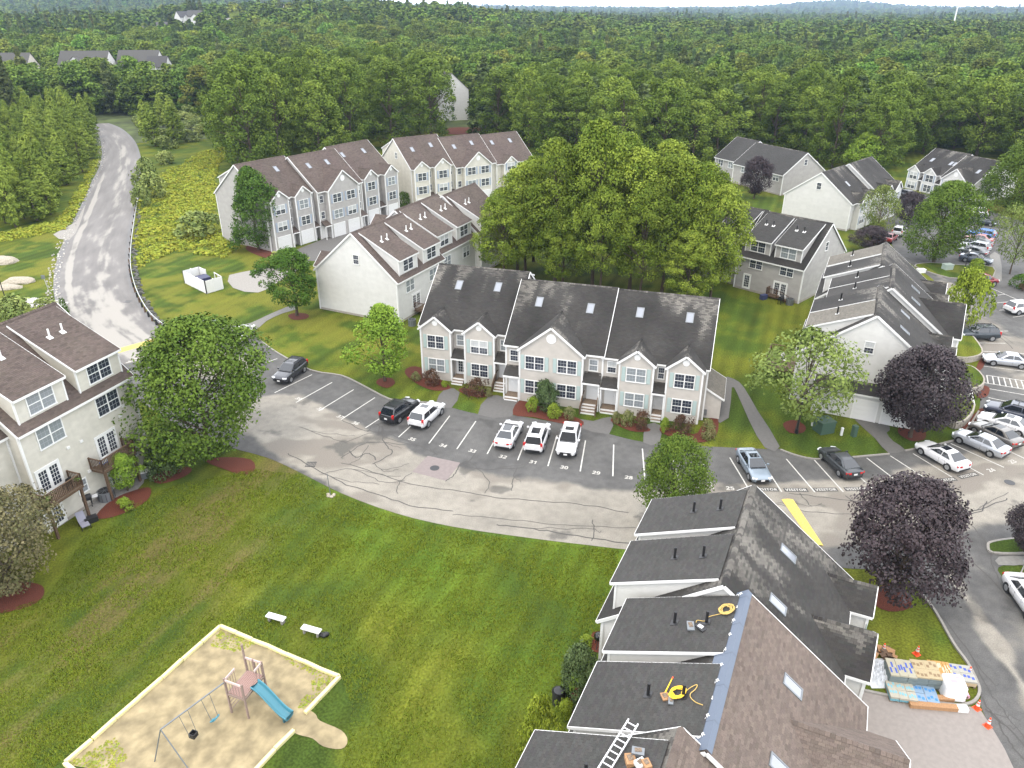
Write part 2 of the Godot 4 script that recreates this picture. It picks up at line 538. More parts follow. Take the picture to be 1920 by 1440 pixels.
	for i in nn - 1:
		var a := hl[i]; var b := hr[i]; var c := hr[i + 1]; var d := hl[i + 1]
		hill.quad2(Vector3(a.x, 0.034, a.y), Vector3(b.x, 0.034, b.y), Vector3(c.x, 0.034, c.y), Vector3(d.x, 0.034, d.y), Vector3.UP)
		var s0 := float(i) / nn
		var s1 := float(i + 1) / nn
		for e in 6:
			var q := hill.v[hill.v.size() - 6 + e]
			var w := Vector2(q.x, q.z)
			hill.t.append(Vector2(0.0 if w == a or w == d else 1.0, s0 if w == a or w == b else s1))
	var hm := mat("hill_asphalt", Color.WHITE, 0.9)
	hm.albedo_texture = ImageTexture.create_from_image(hill_road_image())
	hm.texture_repeat = false
	var hroad := struct("hill_road", hill, hm)
	# stony verge of the hill road
	rng.seed = 11
	var verge := MB.new()
	for i in range(2, hl.size() - 12):
		for k in 7:
			var p := hl[i].lerp(hl[i + 1], rng.randf()) + (hl[i + 1] - hl[i]).normalized().orthogonal() * rng.randf_range(-0.9, 0.9)
			var s := rng.randf_range(0.12, 0.3)
			var g := rng.randf_range(0.25, 0.5)
			verge.box(Vector3(p.x, 0.05, p.y), Vector3(s, s * 0.7, s * 0.8), Color(g, g * 0.95, g * 0.86), Basis(Vector3(rng.randf(), 1, rng.randf()).normalized(), rng.randf() * 3.0))
	var stone_vc := mat("stone_vc", Color.WHITE, 0.95, 0.0, true)
	stuff(obj("verge_stones", verge, stone_vc, hroad))

	# patched square, drain covers and crack seams
	sheet("asphalt_patch", pts("-8.7,-54.83 -7.62,-57.45 -4.6,-56.29 -5.61,-53.43"), 0.026, mat_copy("patch_asphalt", "dark_path", Color8(128, 118, 116)), road)
	for w in [Vector3(-6.80, 0, -55.43), Vector3(42.43, 0, -53.19)]:
		var mh := MB.new()
		mh.tube(w + Vector3(0, 0.0, 0), w + Vector3(0, 0.034, 0), 0.42, 0.42, 20)
		obj("manhole_cover", mh, M.dark_metal, road)
	for w in [Vector3(-17.83, 0, -56.03), Vector3(-53.08, 0, -97.38)]:
		var ct := obj("drain_grate", MB.new(), M.dark_metal, road)
		var cm := MB.new()
		for k in 7:
			cm.box(w + Vector3((k - 3) * 0.13, 0.03, 0), Vector3(0.05, 0.03, 0.7))
		cm.box(w + Vector3(0, 0.03, 0.36), Vector3(0.9, 0.03, 0.06)); cm.box(w + Vector3(0, 0.03, -0.36), Vector3(0.9, 0.03, 0.06))
		ct.mesh = cm.mesh()
	var cr := MB.new()
	rng.seed = 21
	var lines := ["-16.77,-64.03 -14.34,-62.15 -12.2,-61.55 -9.44,-59.78 -6.76,-57.63", "-13.76,-61.75 -13.49,-63.19 -12.8,-62.77 -12.76,-61.25 -12.31,-62.25", "-15.4,-59.78 -13.21,-61.55 -10.71,-59.97 -7.87,-59.02", "-15.33,-57 -13.42,-59.78 -9.88,-59.3", "-15.19,-56.29 -12.1,-54.83 -8.61,-52.95 -4.92,-52 -0.44,-50.85 5.22,-50.11 9.4,-48.88", "-5.66,-53.43 -5,-54.41 -4.45,-56.12 -3.81,-56.56 -3.31,-58.27", "-8.69,-54.75 -9.55,-53.19 -9.56,-51.61", "-4.6,-56.29 -2.81,-55.26 0.38,-55.43 1.18,-55.86 1.78,-57.27", "0.38,-55.43 0.09,-53.59 -0.09,-52", "-20.37,-57.9 -17.93,-55.86 -14.55,-53.19 -11.56,-51.61 -8.24,-49.89 -4.72,-49.16", "-1.25,-47.28 1.66,-46.81 4.9,-45.96 8.85,-45", "-4.69,-48.67 0,-47.97 4.17,-47.28 9.54,-46.95", "-12.64,-62.77 -11.93,-59.78 -10.91,-57.9 -12.31,-56.12", "-13.33,-59.3 -13.66,-57 -14.44,-56.12", "-7.87,-59.02 -7.03,-57.9 -7.41,-57.36", "23.13,-51.61 26.39,-50.85 29.59,-50.11", "24.02,-51.61 24.15,-50.48 24.24,-49.74", "27.64,-51.23 28.13,-49.74 28.51,-47.62", "35.08,-52.39 34.81,-50.11 35.78,-48.67 35.82,-45 34.91,-42.58 34.47,-41.15", "35.56,-48.67 37.88,-49.38 40.91,-50.85", "35.35,-48.67 37.47,-49.02 38.94,-50.48", "28.25,-39.8 28.65,-35.39 28.21,-31.61 28.27,-30.09 28.29,-27.65", "33.47,-44.38 33.91,-40.33 34.4,-35.85", "27.28,-30.09 27.54,-29.37 27.32,-27.99 27.55,-26.68", "27.61,-31.22 27.44,-29.73 27.88,-28.67 28.17,-27", "-16.65,-54.41 -14.04,-55.26 -10.92,-53.19 -9.15,-53.59", "-20.64,-62.77 -18.23,-61.25 -15.4,-59.78", "19.35,-50.85 21.32,-50.11 23.98,-49.02 27.26,-48.67", "60.37,-98.67 61.43,-92.53 61.72,-87 62.65,-83.61", "65.59,-98.67 65.27,-95.51 65.23,-90.62 66.06,-89.14", "58.29,-90.62 60.2,-87.88 59.58,-81.21", "-12.31,-56.12 -11.09,-54.92 -9.92,-55.26", "-14.88,-58.36 -14.02,-57.18 -13.09,-57.9 -12.19,-56.82", "6.32,-47.97 6.37,-46.29 5.99,-45.32", "-3.81,-56.56 -2.06,-53.59 -2.22,-51.61"]
	for l in lines:
		var p := smooth(pts(l), false, 6)
		for i in p.size():
			p[i] += Vector2(rng.randf_range(-0.09, 0.09), rng.randf_range(-0.09, 0.09))
		ribbon(p, rng.randf_range(0.05, 0.11), 0.031, cr)
		if rng.randf() < 0.6:
			var q := p.slice(p.size() / 3, p.size() / 3 + 8)
			for i in q.size():
				q[i] += Vector2(0.12 * i, -0.15 * i + rng.randf_range(-0.1, 0.1))
			ribbon(q, 0.05, 0.0312, cr)
	stuff(obj("crack_seams", cr, M.crack, road))

	# painted lines
	var stalls := ["-28.17,-77.45 -27.13,-78.52", "-24.99,-69.9 -22.11,-74.28", "-22.18,-67.71 -19.47,-72.35", "-19.42,-65.92 -16.8,-70.64", "-16.8,-64.17 -14.24,-68.81", "-14.14,-62.49 -11.33,-67.25", "-10.7,-60.75 -8.56,-65.78", "-7.72,-59.61 -6.18,-64.89", "-5.06,-58.61 -3.54,-63.82", "-2.26,-57.75 -0.94,-62.77", "0.51,-56.71 1.63,-61.85", "3.17,-55.74 4.26,-61.08", "5.95,-54.89 6.88,-60.16", "8.71,-54.14 9.43,-59.4", "11.38,-53.45 11.97,-58.67", "14.25,-52.79 14.49,-58.09", "16.94,-52.26 17,-57.51", "19.89,-52.39 19.6,-57.15", "22.55,-51.79 22.28,-57", "25.3,-51.74 24.61,-56.91", "27.69,-51.79 27.05,-56.8", "30.36,-52.05 29.47,-57", "33.18,-52.45 31.9,-57.09", "35.86,-52.97 34.18,-57.45", "38.09,-53.59 36.42,-57.84", "40.85,-54.33 38.78,-58.64", "43.33,-55.54 40.77,-59.61", "46.13,-56.82 43.7,-61.55", "49,-60.26 45.48,-63.82", "50.9,-63.29 47.35,-66.22", "49.53,-68.81 53.02,-66.68", "50.79,-70.82 54.48,-69.02", "53.31,-76.5 58.09,-74.78", "54.89,-80.75 60.31,-79.83", "55.11,-83.12 59.66,-82.96", "56.96,-86.65 62.28,-86.83", "67.79,-102.57 69.35,-103.01", "66.18,-99.32 69.91,-100.42", "65.2,-96.55 70.44,-97.81", "65.39,-94.1 70.09,-95.11", "65.73,-91.57 70.15,-92.92", "69.43,-103.15 70.45,-97.6 71.15,-94.5"]
	for l in stalls:
		obj("stall_line", ribbon(pts(l), 0.11, 0.0265), M.paint_white, road)
	for q in [["52.37,-74.11 55.89,-72.65", "51.09,-72.26 54.63,-70.61"], ["-45.17,-78.33 -40.25,-82.8", "-44.09,-77.31 -39.17,-81.68"], ["48.32,-66.79 49.5,-66.22", "47.34,-65.44 48.51,-64.89"]]:
		var a := pts(q[0])
		var b := pts(q[1])
		var hm2 := ribbon(a, 0.11, 0.0265)
		ribbon(b, 0.11, 0.0265, hm2)
		for k in 7:
			ribbon(PackedVector2Array([a[0].lerp(a[1], k / 7.0), b[0].lerp(b[1], (k + 0.6) / 7.0)]), 0.11, 0.0268, hm2)
		obj("hatched_box", hm2, M.paint_white, road)
	var words := [["39", Vector3(-22.11, 0, -68.54), 0.55], ["38", Vector3(-19.34, 0, -66.34), 0.55], ["37", Vector3(-17.01, 0, -64.68), 0.55], ["36", Vector3(-15.24, 0, -63.40), 0.5], ["35", Vector3(-9.36, 0, -60.36), 0.5], ["34", Vector3(-6.36, 0, -59.21), 0.45], ["33", Vector3(-3.61, 0, -58.27), 0.42], ["32", Vector3(-0.82, 0, -57.27), 0.38], ["31", Vector3(1.90, 0, -56.38), 0.34], ["30", Vector3(4.60, 0, -55.51), 0.3], ["29", Vector3(7.33, 0, -54.66), 0.27], ["28", Vector3(10.06, 0, -53.92), 0.24], ["27", Vector3(12.75, 0, -53.27), 0.2], ["26", Vector3(15.61, 0, -52.63), 0.16], ["25", Vector3(18.37, 0, -52.31), 0.1], ["VISITOR", Vector3(21.38, 0, -52.16), 0.05], ["VISITOR", Vector3(23.82, 0, -52.08), 0.02], ["VISITOR", Vector3(26.34, 0, -52.12), -0.02], ["VISITOR", Vector3(28.94, 0, -52.23), -0.06], ["VISITOR", Vector3(31.64, 0, -52.55), -0.1], ["VISITOR", Vector3(34.55, 0, -53.07), -0.15], ["VISITOR", Vector3(37.16, 0, -53.55), -0.2], ["VISITOR", Vector3(39.46, 0, -54.25), -0.3], ["24", Vector3(41.93, 0, -55.09), -0.35], ["23", Vector3(44.63, 0, -56.47), -0.4]]
	for w in words:
		var tm := TextMesh.new()
		tm.text = w[0]
		tm.font = SystemFont.new()
		tm.font.font_names = PackedStringArray(["Droid Sans"])
		tm.font.font_weight = 700
		tm.font_size = 64
		tm.pixel_size = 0.0105 if w[0].length() == 2 else 0.0072
		tm.depth = 0.004
		var o := obj("stall_number" if w[0].length() == 2 else "stall_word", tm, M.faded_paint, road)
		o.position = w[1] + Vector3(0, 0.03, 0)
		o.rotation = Vector3(-PI / 2, -w[2], 0)
		if w[0].length() > 2:
			var bk := MB.new()
			bk.box(Vector3(0, 0, -0.0035), Vector3(2.0, 0.55, 0.002))
			obj("dark_backing", bk, M.crack, o)
	for q in ["22.17,-50.7 23.13,-50.7 23.41,-44.75 22.69,-44.75", "-47.21,-81.06 -42.57,-85.62 -41.82,-84.44 -46.44,-79.83"]:
		var p := pts(q)
		var hump := MB.new()
		for k in 6:
			var a0 := k / 6.0
			var a1 := (k + 1) / 6.0
			var l0 := p[0].lerp(p[1], a0); var l1 := p[0].lerp(p[1], a1); var r0 := p[3].lerp(p[2], a0); var r1 := p[3].lerp(p[2], a1)
			if q == "-47.21,-81.06 -42.57,-85.62 -41.82,-84.44 -46.44,-79.83":
				l0 = p[0].lerp(p[3], a0); l1 = p[0].lerp(p[3], a1); r0 = p[1].lerp(p[2], a0); r1 = p[1].lerp(p[2], a1)
			var y0 := 0.04 + 0.07 * sin(a0 * PI)
			var y1 := 0.04 + 0.07 * sin(a1 * PI)
			hump.quad(Vector3(l0.x, y0, l0.y), Vector3(r0.x, y0, r0.y), Vector3(r1.x, y1, r1.y), Vector3(l1.x, y1, l1.y))
		if hump.n[0].y < 0.0:
			for i in hump.n.size():
				hump.n[i] = -hump.n[i]
			for i in range(0, hump.v.size(), 3):
				var keep := hump.v[i + 1]
				hump.v[i + 1] = hump.v[i + 2]
				hump.v[i + 2] = keep
		struct("speed_hump", hump, M.paint_yellow)
	make_lawns()

func mat_copy(key: String, from: String, col: Color) -> StandardMaterial3D:
	var m: StandardMaterial3D = M[from].duplicate()
	m.resource_name = key
	m.albedo_color = col
	M[key] = m
	return m

func make_lawns() -> void:
	# footpaths
	for q in [
		["footpath", "-7.81,-67.48 -7.05,-70.98 -5.51,-69.99 -6.15,-66.45", "dark_path"], ["footpath", "-3.4,-65.11 -2.34,-69.26 -0.67,-68.78 0.82,-67.71 -0.16,-64.68", "dark_path"], ["footpath", "6.3,-62.77 6.62,-64.25 7.95,-63.82 9.82,-64.68 9.21,-61.25", "dark_path"], ["footpath", "12.22,-59.78 13.17,-63.19 14.38,-62.98 13.68,-59.59", "dark_path"],
		["footpath", "19.84,-64.35 22.8,-73.04 24.23,-73.17 24.76,-71.11 24.69,-66 24.7,-59.02 23.27,-58.83 23.26,-63.82 23.66,-69.74 23.45,-71.11 21.39,-64.46", "dark_path"],
		["footpath", "34.24,-57.9 34.13,-60.55 33.72,-63.82 34.07,-65.33 36.53,-62.77 35.68,-61.55 35.62,-59.97 36,-58.46", "dark_path"],
		["footpath", "-35.24,-88.06 -33.66,-89.51 -32.37,-92.14 -30.71,-95.11 -29.7,-95.92 -29.04,-94.5 -30.47,-92.92 -31.81,-90.25 -32.49,-86.65", "path"],
		["footpath", "-43.01,-109.02 -39.5,-111.9 -36.31,-118.96 -32.4,-115.47 -34.72,-105.53 -36.22,-101.09 -40.48,-103.15", "concrete"],
		["garage_apron", "-36.49,-122 -22.89,-148.67 -19.86,-145.64 -20.12,-139.5 -28.62,-122 -31.69,-116.04", "dark_path"],
		["footpath", "78.74,-119.55 80.32,-119.55 73.02,-106.51 71.07,-106.02", "path"], ["footpath", "35.89,-43.52 38.13,-43.52 37.61,-42.69 35.3,-42.58", "path"],
		["pea_gravel", "-34.5,-48.67 -33.43,-53.19 -32.29,-54.41 -31.38,-53.19 -31.86,-49.38 -32.87,-47.97", "concrete"],
		["gravel_spill", "-82.42,-132 -82.93,-140.29 -85.35,-146.92 -88.22,-154.6 -81.5,-139.5 -77.69,-128.51", "concrete"]]:
		sheet(q[0], smooth(pts(q[1]), true, 2), 0.036 if q[0] != "garage_apron" else 0.04, M[q[2]])
	# mulch beds
	for q in [
		"-11.8,-74.38 -11.71,-76.03 -10.21,-76.03 -6.88,-71.74 -6.69,-70.73 -8.19,-70.36 -10.03,-71.74", "-5.52,-70.11 -5.23,-70.98 -2.52,-69.74 -2.11,-69.02 -3.89,-68.9", "0.11,-65.11 0.66,-67.95 2.18,-67.37 6.58,-64.35 6.61,-62.77 4.17,-63.61 2.11,-64.57", "9.67,-63.82 10.52,-64.35 13.11,-62.46 12.89,-61.75 11.24,-61.95", "14.23,-61.55 14.65,-62.77 17.21,-61.25 18.32,-62.77 19.47,-64.35 20.26,-64.14 19.44,-61.25 17.89,-59.78 15.98,-60.16",
		"-14.6,-72 -14.47,-73.3 -13.12,-73.3 -12.65,-72 -13.36,-70.98", "-29.55,-92.14 -28.75,-93.11 -26.97,-92.53 -26.81,-91 -28.45,-90.62", "26.38,-63.29 27.78,-64.03 28.38,-62.77 27.7,-61.55 26.43,-61.55", "36.79,-61.55 37.67,-62.77 39.58,-62.46 38.89,-60.55 37.61,-59.97 37.05,-60.36", "24.48,-38.76 25.23,-40.06 26.96,-40.6 27.3,-39.27 26.69,-38.15 25.18,-37.9",
		"-33.12,-48.46 -32.77,-50.85 -31.03,-52.39 -30.23,-52 -29.97,-50.48 -30.83,-49.02 -32.1,-48.11", "-31.05,-54 -29.66,-55.68 -28.08,-55.26 -28.29,-54 -29.91,-52.95", "-27.39,-56.56 -25.94,-57.18 -23.42,-56.82 -22.51,-55.09 -23.36,-54.41 -24.98,-55.09", "-35.26,-37.75 -35.57,-40.6 -33.32,-40.6 -32.35,-39.8 -32.27,-38.76 -33.27,-38",
		"-45.22,-123.57 -43.95,-126.83 -39.35,-122 -38.95,-117.48 -42.18,-119.55", "51.53,-74.92 54.12,-78.48 54.67,-78.48 53.04,-76.03", "48.41,-68.9 50.31,-71.49 50.88,-70.98 49.48,-69.02", "42.69,-61.75 43.65,-62.77 47.08,-66.22 47.37,-65.78 44.64,-62.77 43.14,-61.25", "5.03,-35.16 5.25,-36.03 6.27,-35.94 6.03,-34.41 5.09,-34.41", "3.07,-30.09 3.8,-31.61 4.4,-31.22 3.66,-29.73", "63.66,-113.8 67.93,-114.91 67.22,-112.71 63.77,-111.63", "71.87,-111.9 74.15,-112.71 73.11,-110.57 71.17,-110.05", "-21.95,-268.36 -10.98,-268.36 -12.25,-255.91 -20.47,-253.55"]:
		sheet("mulch_bed", smooth(pts(q), true, 3), 0.05, M.mulch)
	# raised grass islands with kerbs
	for q in [
		["grass_island", "35.72,-44.69 36.22,-45.13 37.86,-45.51 39.84,-45.64 41.25,-44.69 38.35,-43.89 35.66,-43.89"], ["grass_island", "63.31,-113.25 66.66,-114.91 70.73,-113.8 75.32,-112.71 71.57,-106.75 70.2,-106.02 69.23,-108 65.75,-107.5"]]:
		var p := smooth(pts(q[1]), true, 3)
		var m := flat_mesh(p, 0.13)
		var g := struct(q[0], m, M.lawn)
		p.append(p[0])
		obj("kerb", kerb_line(p, 0.18, 0.14), M.concrete, g)
	# tongues of lawn held by stone walls beside the row on the right
	for q in ["53.77,-84.27 55.85,-84.61 54.75,-79.83 53.38,-78.04 51.23,-77.45 50.47,-78.92", "49.13,-74.65 50.89,-75.06 50.77,-72.52 49.52,-70.48 47.42,-69.74", "44.06,-67.14 46.19,-68.07 46.26,-66 43.72,-62.98 42.31,-62.77"]:
		var p := smooth(pts(q), true, 3)
		var g := struct("grass_bank", flat_mesh(p, 0.75), M.lawn)
		p.append(p[0])
		var wall := thing("retaining_wall", "low curved stone wall holding the %s grass bank by the right car park" % ["upper", "middle", "lower"][used["grass_bank"]], "wall")
		rng.seed = 60 + used["grass_bank"]
		for i in p.size() - 1:
			for k in 3:
				var b := MB.new()
				b.bar(Vector3(p[i].x, 0.13 + 0.25 * k, p[i].y), Vector3(p[i + 1].x, 0.13 + 0.25 * k, p[i + 1].y), 0.3 + rng.randf() * 0.06, 0.235)
				obj("stone_block", b, M.stone, wall)
	# lawn kerb strips of the main lot
	for l in ["28.2,-39.69 28.32,-37.9 28.04,-35.07 28.07,-33.51 27.86,-32.12 27.61,-31.33 27,-30.69 26.28,-30.39 25.35,-30.39 22.5,-30.91 20.82,-31.37", "35.91,-58.27 41.25,-60.07 44.01,-62.56 46.83,-65.78", "24.57,-58.46 25.97,-57.27 28.06,-56.82 34.2,-57.72", "-7.81,-67.48 -10.42,-67.83 -12.7,-68.42 -15.81,-71.36 -18.8,-73.97 -22.48,-75.33 -27.59,-80.13 -30.28,-83.29"]:
		struct("kerb", kerb_line(smooth(pts(l), false, 3), 0.16, 0.13), M.concrete)

# ---------- houses ----------
# A wall face in the plane (o, ax, up): convex outline in (along, height); lapped boards with a lip under each.
func siding(m: MB, o: Vector3, ax: Vector3, out: Vector3, outline: Array, step := 0.115, col := Color.WHITE) -> void:
	var lo := 1e9
	var hi := -1e9
	for p in outline:
		lo = minf(lo, p.y)
		hi = maxf(hi, p.y)
	var h := lo
	while h < hi - 0.003:
		var h1 := minf(h + step, hi)
		var r0 := span_at(outline, h + 0.0005)
		var r1 := span_at(outline, h1 - 0.0005)
		var f := rng.randf_range(0.965, 1.0)
		var k := Color(col.r * f, col.g * f, col.b * f)
		var a := o + ax * r0.x + Vector3.UP * h + out * 0.016
		var b := o + ax * r0.y + Vector3.UP * h + out * 0.016
		var c := o + ax * r1.y + Vector3.UP * h1 + out * 0.003
		var d := o + ax * r1.x + Vector3.UP * h1 + out * 0.003
		if ax.cross(Vector3.UP).dot(out) > 0:
			m.quad(a, b, c, d, k)
			m.quad(a - out * 0.013, b - out * 0.013, b, a, k)
		else:
			m.quad(b, a, d, c, k)
			m.quad(b - out * 0.013, a - out * 0.013, a, b, k)
		h = h1

func span_at(outline: Array, y: float) -> Vector2:
	var lo := 1e9
	var hi := -1e9
	for i in outline.size():
		var a: Vector2 = outline[i]
		var b: Vector2 = outline[(i + 1) % outline.size()]
		if (a.y <= y and b.y >= y) or (b.y <= y and a.y >= y):
			var x := a.x if absf(b.y - a.y) < 1e-6 else lerpf(a.x, b.x, (y - a.y) / (b.y - a.y))
			lo = minf(lo, x)
			hi = maxf(hi, x)
			if absf(b.y - a.y) < 1e-6:
				lo = minf(lo, minf(a.x, b.x))
				hi = maxf(hi, maxf(a.x, b.x))
	return Vector2(lo, hi)

# tint of a shingle: kind of roof, place along, share of the way up (0 eave .. 1 ridge)
func roof_tint(kind: String, a: float, s: float, up: float, sd: float) -> Color:
	var n1 := nz.get_noise_2d(a * 7.0 + sd, s * 2.0)
	var n2 := nz2.get_noise_2d(a * 3.0 + sd * 1.7, s * 3.0)
	var r := rng.randf_range(0.86, 1.14)
	if kind == "brown":
		var c := Color(0.128, 0.098, 0.084)
		var f := r * (1.0 + n2 * 0.22)
		if rng.randf() < 0.22:
			f *= 0.8
		return Color(c.r * f, c.g * f * (1.0 + n1 * 0.06), c.b * f)
	if kind == "new":
		var c := Color(0.182, 0.142, 0.120)
		var f := r * (1.0 + n2 * 0.1)
		if rng.randf() < 0.3:
			f *= 0.84
		return Color(c.r * f, c.g * f, c.b * f)
	if kind == "light":
		var f := r * (1.0 + n2 * 0.25)
		return Color(0.175 * f, 0.16 * f, 0.135 * f)
	if kind == "dark":
		var f := r * (1.0 + n2 * 0.2)
		return Color(0.060 * f, 0.058 * f, 0.055 * f)
	var c := Color(0.046, 0.043, 0.040)
	var f := r * (1.0 + n2 * 0.5 + n1 * 0.25)
	var n3 := nz.get_noise_2d(a * 16.0 + sd, s * 3.0 + 80.0)
	var lich := smoothstep(0.10, 0.40, n1 * 0.6 + n3 * 0.55 + (up - 0.66) * (1.0 if up > 0.66 else 0.35) + n2 * 0.2 + (0.13 if kind == "mossy" else 0.0))
	if rng.randf() < 0.35:
		lich *= 0.35
	c = c.lerp(Color(0.185, 0.172, 0.152), lich * 0.8)
	return Color(c.r * f, c.g * f, c.b * f)

# shingle courses on a slope: o = corner, ax along the eave, up = up the slope, nn = out of the slope; convex outline in (along, up)
func shingles(m: MB, o: Vector3, ax: Vector3, up: Vector3, outline: Array, kind: String, tab := 0.32, row := 0.15, sd := 0.0, smax := 0.0) -> void:
	var nn := ax.cross(up).normalized()
	if nn.y < 0:
		nn = -nn
	var flip := ax.cross(up).dot(nn) < 0
	var lo := 1e9
	var hi := -1e9
	for p in outline:
		lo = minf(lo, p.y)
		hi = maxf(hi, p.y)
	var top := smax if smax > 0 else hi
	var s := lo
	var odd := 0
	while s < hi - 0.02:
		var s1 := minf(s + row, hi)
		var r0 := span_at(outline, s + 0.001)
		var r1 := span_at(outline, s1 - 0.001)
		var l := minf(r0.x, r1.x)
		var rgt := maxf(r0.y, r1.y)
		var a := floorf(l / tab) * tab - (tab * 0.5 if odd % 2 else 0.0)
		while a < rgt:
			var x0 := maxf(a + 0.006, l)
			var x1 := minf(a + tab - 0.006, rgt)
			if x1 - x0 > 0.02:
				var b0 := clampf(x0, r0.x, r0.y)
				var b1 := clampf(x1, r0.x, r0.y)
				var t0 := clampf(x0, r1.x, r1.y)
				var t1 := clampf(x1, r1.x, r1.y)
				var lift := rng.randf_range(0.010, 0.018)
				var pa := o + ax * b0 + up * s + nn * lift
				var pb := o + ax * b1 + up * s + nn * lift
				var pc := o + ax * t1 + up * (s1 + 0.01) + nn * 0.003
				var pd := o + ax * t0 + up * (s1 + 0.01) + nn * 0.003
				var k := roof_tint(kind, a, s, s / top, sd)
				if flip:
					m.quad(pb, pa, pd, pc, k)
				else:
					m.quad(pa, pb, pc, pd, k)
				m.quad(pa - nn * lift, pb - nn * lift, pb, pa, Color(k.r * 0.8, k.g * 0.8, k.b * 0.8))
			a += tab
		s = s1
		odd += 1

# a slope with its deck below, courses above
func slope(h: Node, called: String, a: Vector3, b: Vector3, c: Vector3, d: Vector3, kind: String, sd: float, parent: Node = null, tab := 0.32, row := 0.15) -> MeshInstance3D:
	# a-b along the eave, d-c along the ridge (a below d, b below c)
	var ax := (b - a).normalized()
	var nn := (b - a).cross(d - a).normalized()
	if nn.y < 0:
		nn = -nn
	var up := nn.cross(ax) if ax.cross(nn).y < 0 else ax.cross(nn)
	if up.y < 0:
		up = -up
	var outline := []
	for p in [a, b, c, d]:
		outline.append(Vector2((p - a).dot(ax), (p - a).dot(up)))
	var deck := MB.new()
	var e := nn * 0.13
	deck.quad(a, b, c, d) if (b - a).cross(d - a).dot(nn) > 0 else deck.quad(b, a, d, c)
	deck.quad(a - e, d - e, c - e, b - e)
	for s in [[a, b], [b, c], [c, d], [d, a]]:
		deck.quad(s[0] - e, s[1] - e, s[1], s[0])
	for i in deck.c.size():
		deck.c[i] = {"brown": Color(0.08, 0.064, 0.055), "new": Color(0.11, 0.085, 0.072), "light": Color(0.12, 0.11, 0.095)}.get(kind, Color(0.04, 0.038, 0.036))
	var o := obj(called, deck, M.shingle, parent if parent else h)
	var m := MB.new()
	shingles(m, a, ax, up, outline, kind, tab, row, sd)
	stuff(obj("shingles", m, M.shingle, o if parent == null else parent))
	return o

func ridge_caps(m: MB, a: Vector3, b: Vector3, kind: String, w := 0.16) -> void:
	var l := (b - a).length()
	var k := maxi(int(l / 0.22), 1)
	for i in k:
		var p := a.lerp(b, float(i) / k)
		var q := a.lerp(b, (i + 0.92) / k)
		var side := (b - a).cross(Vector3.UP).normalized() * w
		var c := roof_tint(kind, i * 0.22, 3.0, 0.95, 3.0)
		var y := Vector3.UP * 0.06
		var dn := Vector3.UP * -0.08
		m.quad(p - side + dn, q - side + dn + y * 0.2, q + y, p + y * 0.6, c)
		m.quad(q + side + dn + y * 0.2, p + side + dn, p + y * 0.6, q + y, c)

func ridge_run(h: Node3D, a: Vector3, b: Vector3, kind: String, w := 0.16) -> void:
	var m := MB.new()
	ridge_caps(m, a, b, kind, w)
	obj("ridge_cap", m, M.shingle, h)

func win_parts(w: float, h: float, units: int, grid := true) -> Array:
	var key := "win%.2f_%.2f_%d_%s" % [w, h, units, grid]
	if cache.has(key):
		return cache[key]
	var fr := MB.new()
	var t := 0.085
	fr.box(Vector3(0, h / 2 - t / 2, 0.03), Vector3(w, t, 0.07))
	fr.box(Vector3(-w / 2 + t / 2, 0, 0.03), Vector3(t, h - t * 2, 0.066))
	fr.box(Vector3(w / 2 - t / 2, 0, 0.03), Vector3(t, h - t * 2, 0.066))
	var sill := MB.new()
	sill.box(Vector3(0, -h / 2 + t / 2, 0.045), Vector3(w + 0.06, t, 0.1))
	var gr := MB.new()
	var panes := []
	var uw := (w - t * 2 - (units - 1) * 0.1) / units
	for i in units:
		var cx := -w / 2 + t + uw / 2 + i * (uw + 0.1)
		if i:
			fr.box(Vector3(cx - uw / 2 - 0.05, 0, 0.03), Vector3(0.1, h - t * 2, 0.06))
		fr.box(Vector3(cx, 0, 0.028), Vector3(uw, 0.055, 0.055))
		var ph := h / 2 - t - 0.0275
		for s in [-1, 1]:
			var pm := MB.new()
			pm.box(Vector3(cx, s * (0.0275 + ph / 2), 0.008), Vector3(uw, ph, 0.02))
			panes.append(pm.mesh())
			if grid:
				for k in [1, 2]:
					gr.box(Vector3(cx - uw / 2 + uw * k / 3.0, s * (0.0275 + ph / 2), 0.022), Vector3(0.022, ph, 0.012))
				gr.box(Vector3(cx, s * (0.0275 + ph / 2), 0.023), Vector3(uw, 0.022, 0.012))
	cache[key] = [fr.mesh(), sill.mesh(), gr.mesh() if grid else null, panes]
	return cache[key]

# facing: turn about y; at = centre on the wall face
func window(h: Node3D, at: Vector3, turn: float, w: float, ht: float, units: int, grid := true, shut := "") -> void:
	var o := Node3D.new()
	o.name = "window"
	h.add_child(o, true)
	o.position = at
	o.rotation.y = turn
	var p := win_parts(w, ht, units, grid)
	obj("frame", p[0], M.trim, o)
	obj("sill", p[1], M.trim, o)
	if p[2]:
		obj("muntins", p[2], M.muntin, o)
	var look: String = ["glass_dark", "glass_dark", "glass_blind", "glass_dark", "glass_curtain"][rng.randi() % 5]
	for i in p[3].size():
		obj("pane", p[3][i], M["glass_dark" if look == "glass_curtain" and i % 2 == 0 else look], o)
	if shut:
		if not cache.has("sh%.2f" % ht):
			var sm := MB.new()
			sm.box(Vector3(0, 0, 0.02), Vector3(0.36, ht, 0.04))
			for k in [-1, 1]:
				sm.box(Vector3(0, k * ht * 0.24, 0.045), Vector3(0.25, ht * 0.4, 0.014))
			cache["sh%.2f" % ht] = sm.mesh()
		for s in [-1, 1]:
			var b := Basis(Vector3.UP, turn)
			obj("shutter", cache["sh%.2f" % ht], M[shut], h, at + b.x * s * (w / 2 + 0.24), turn)

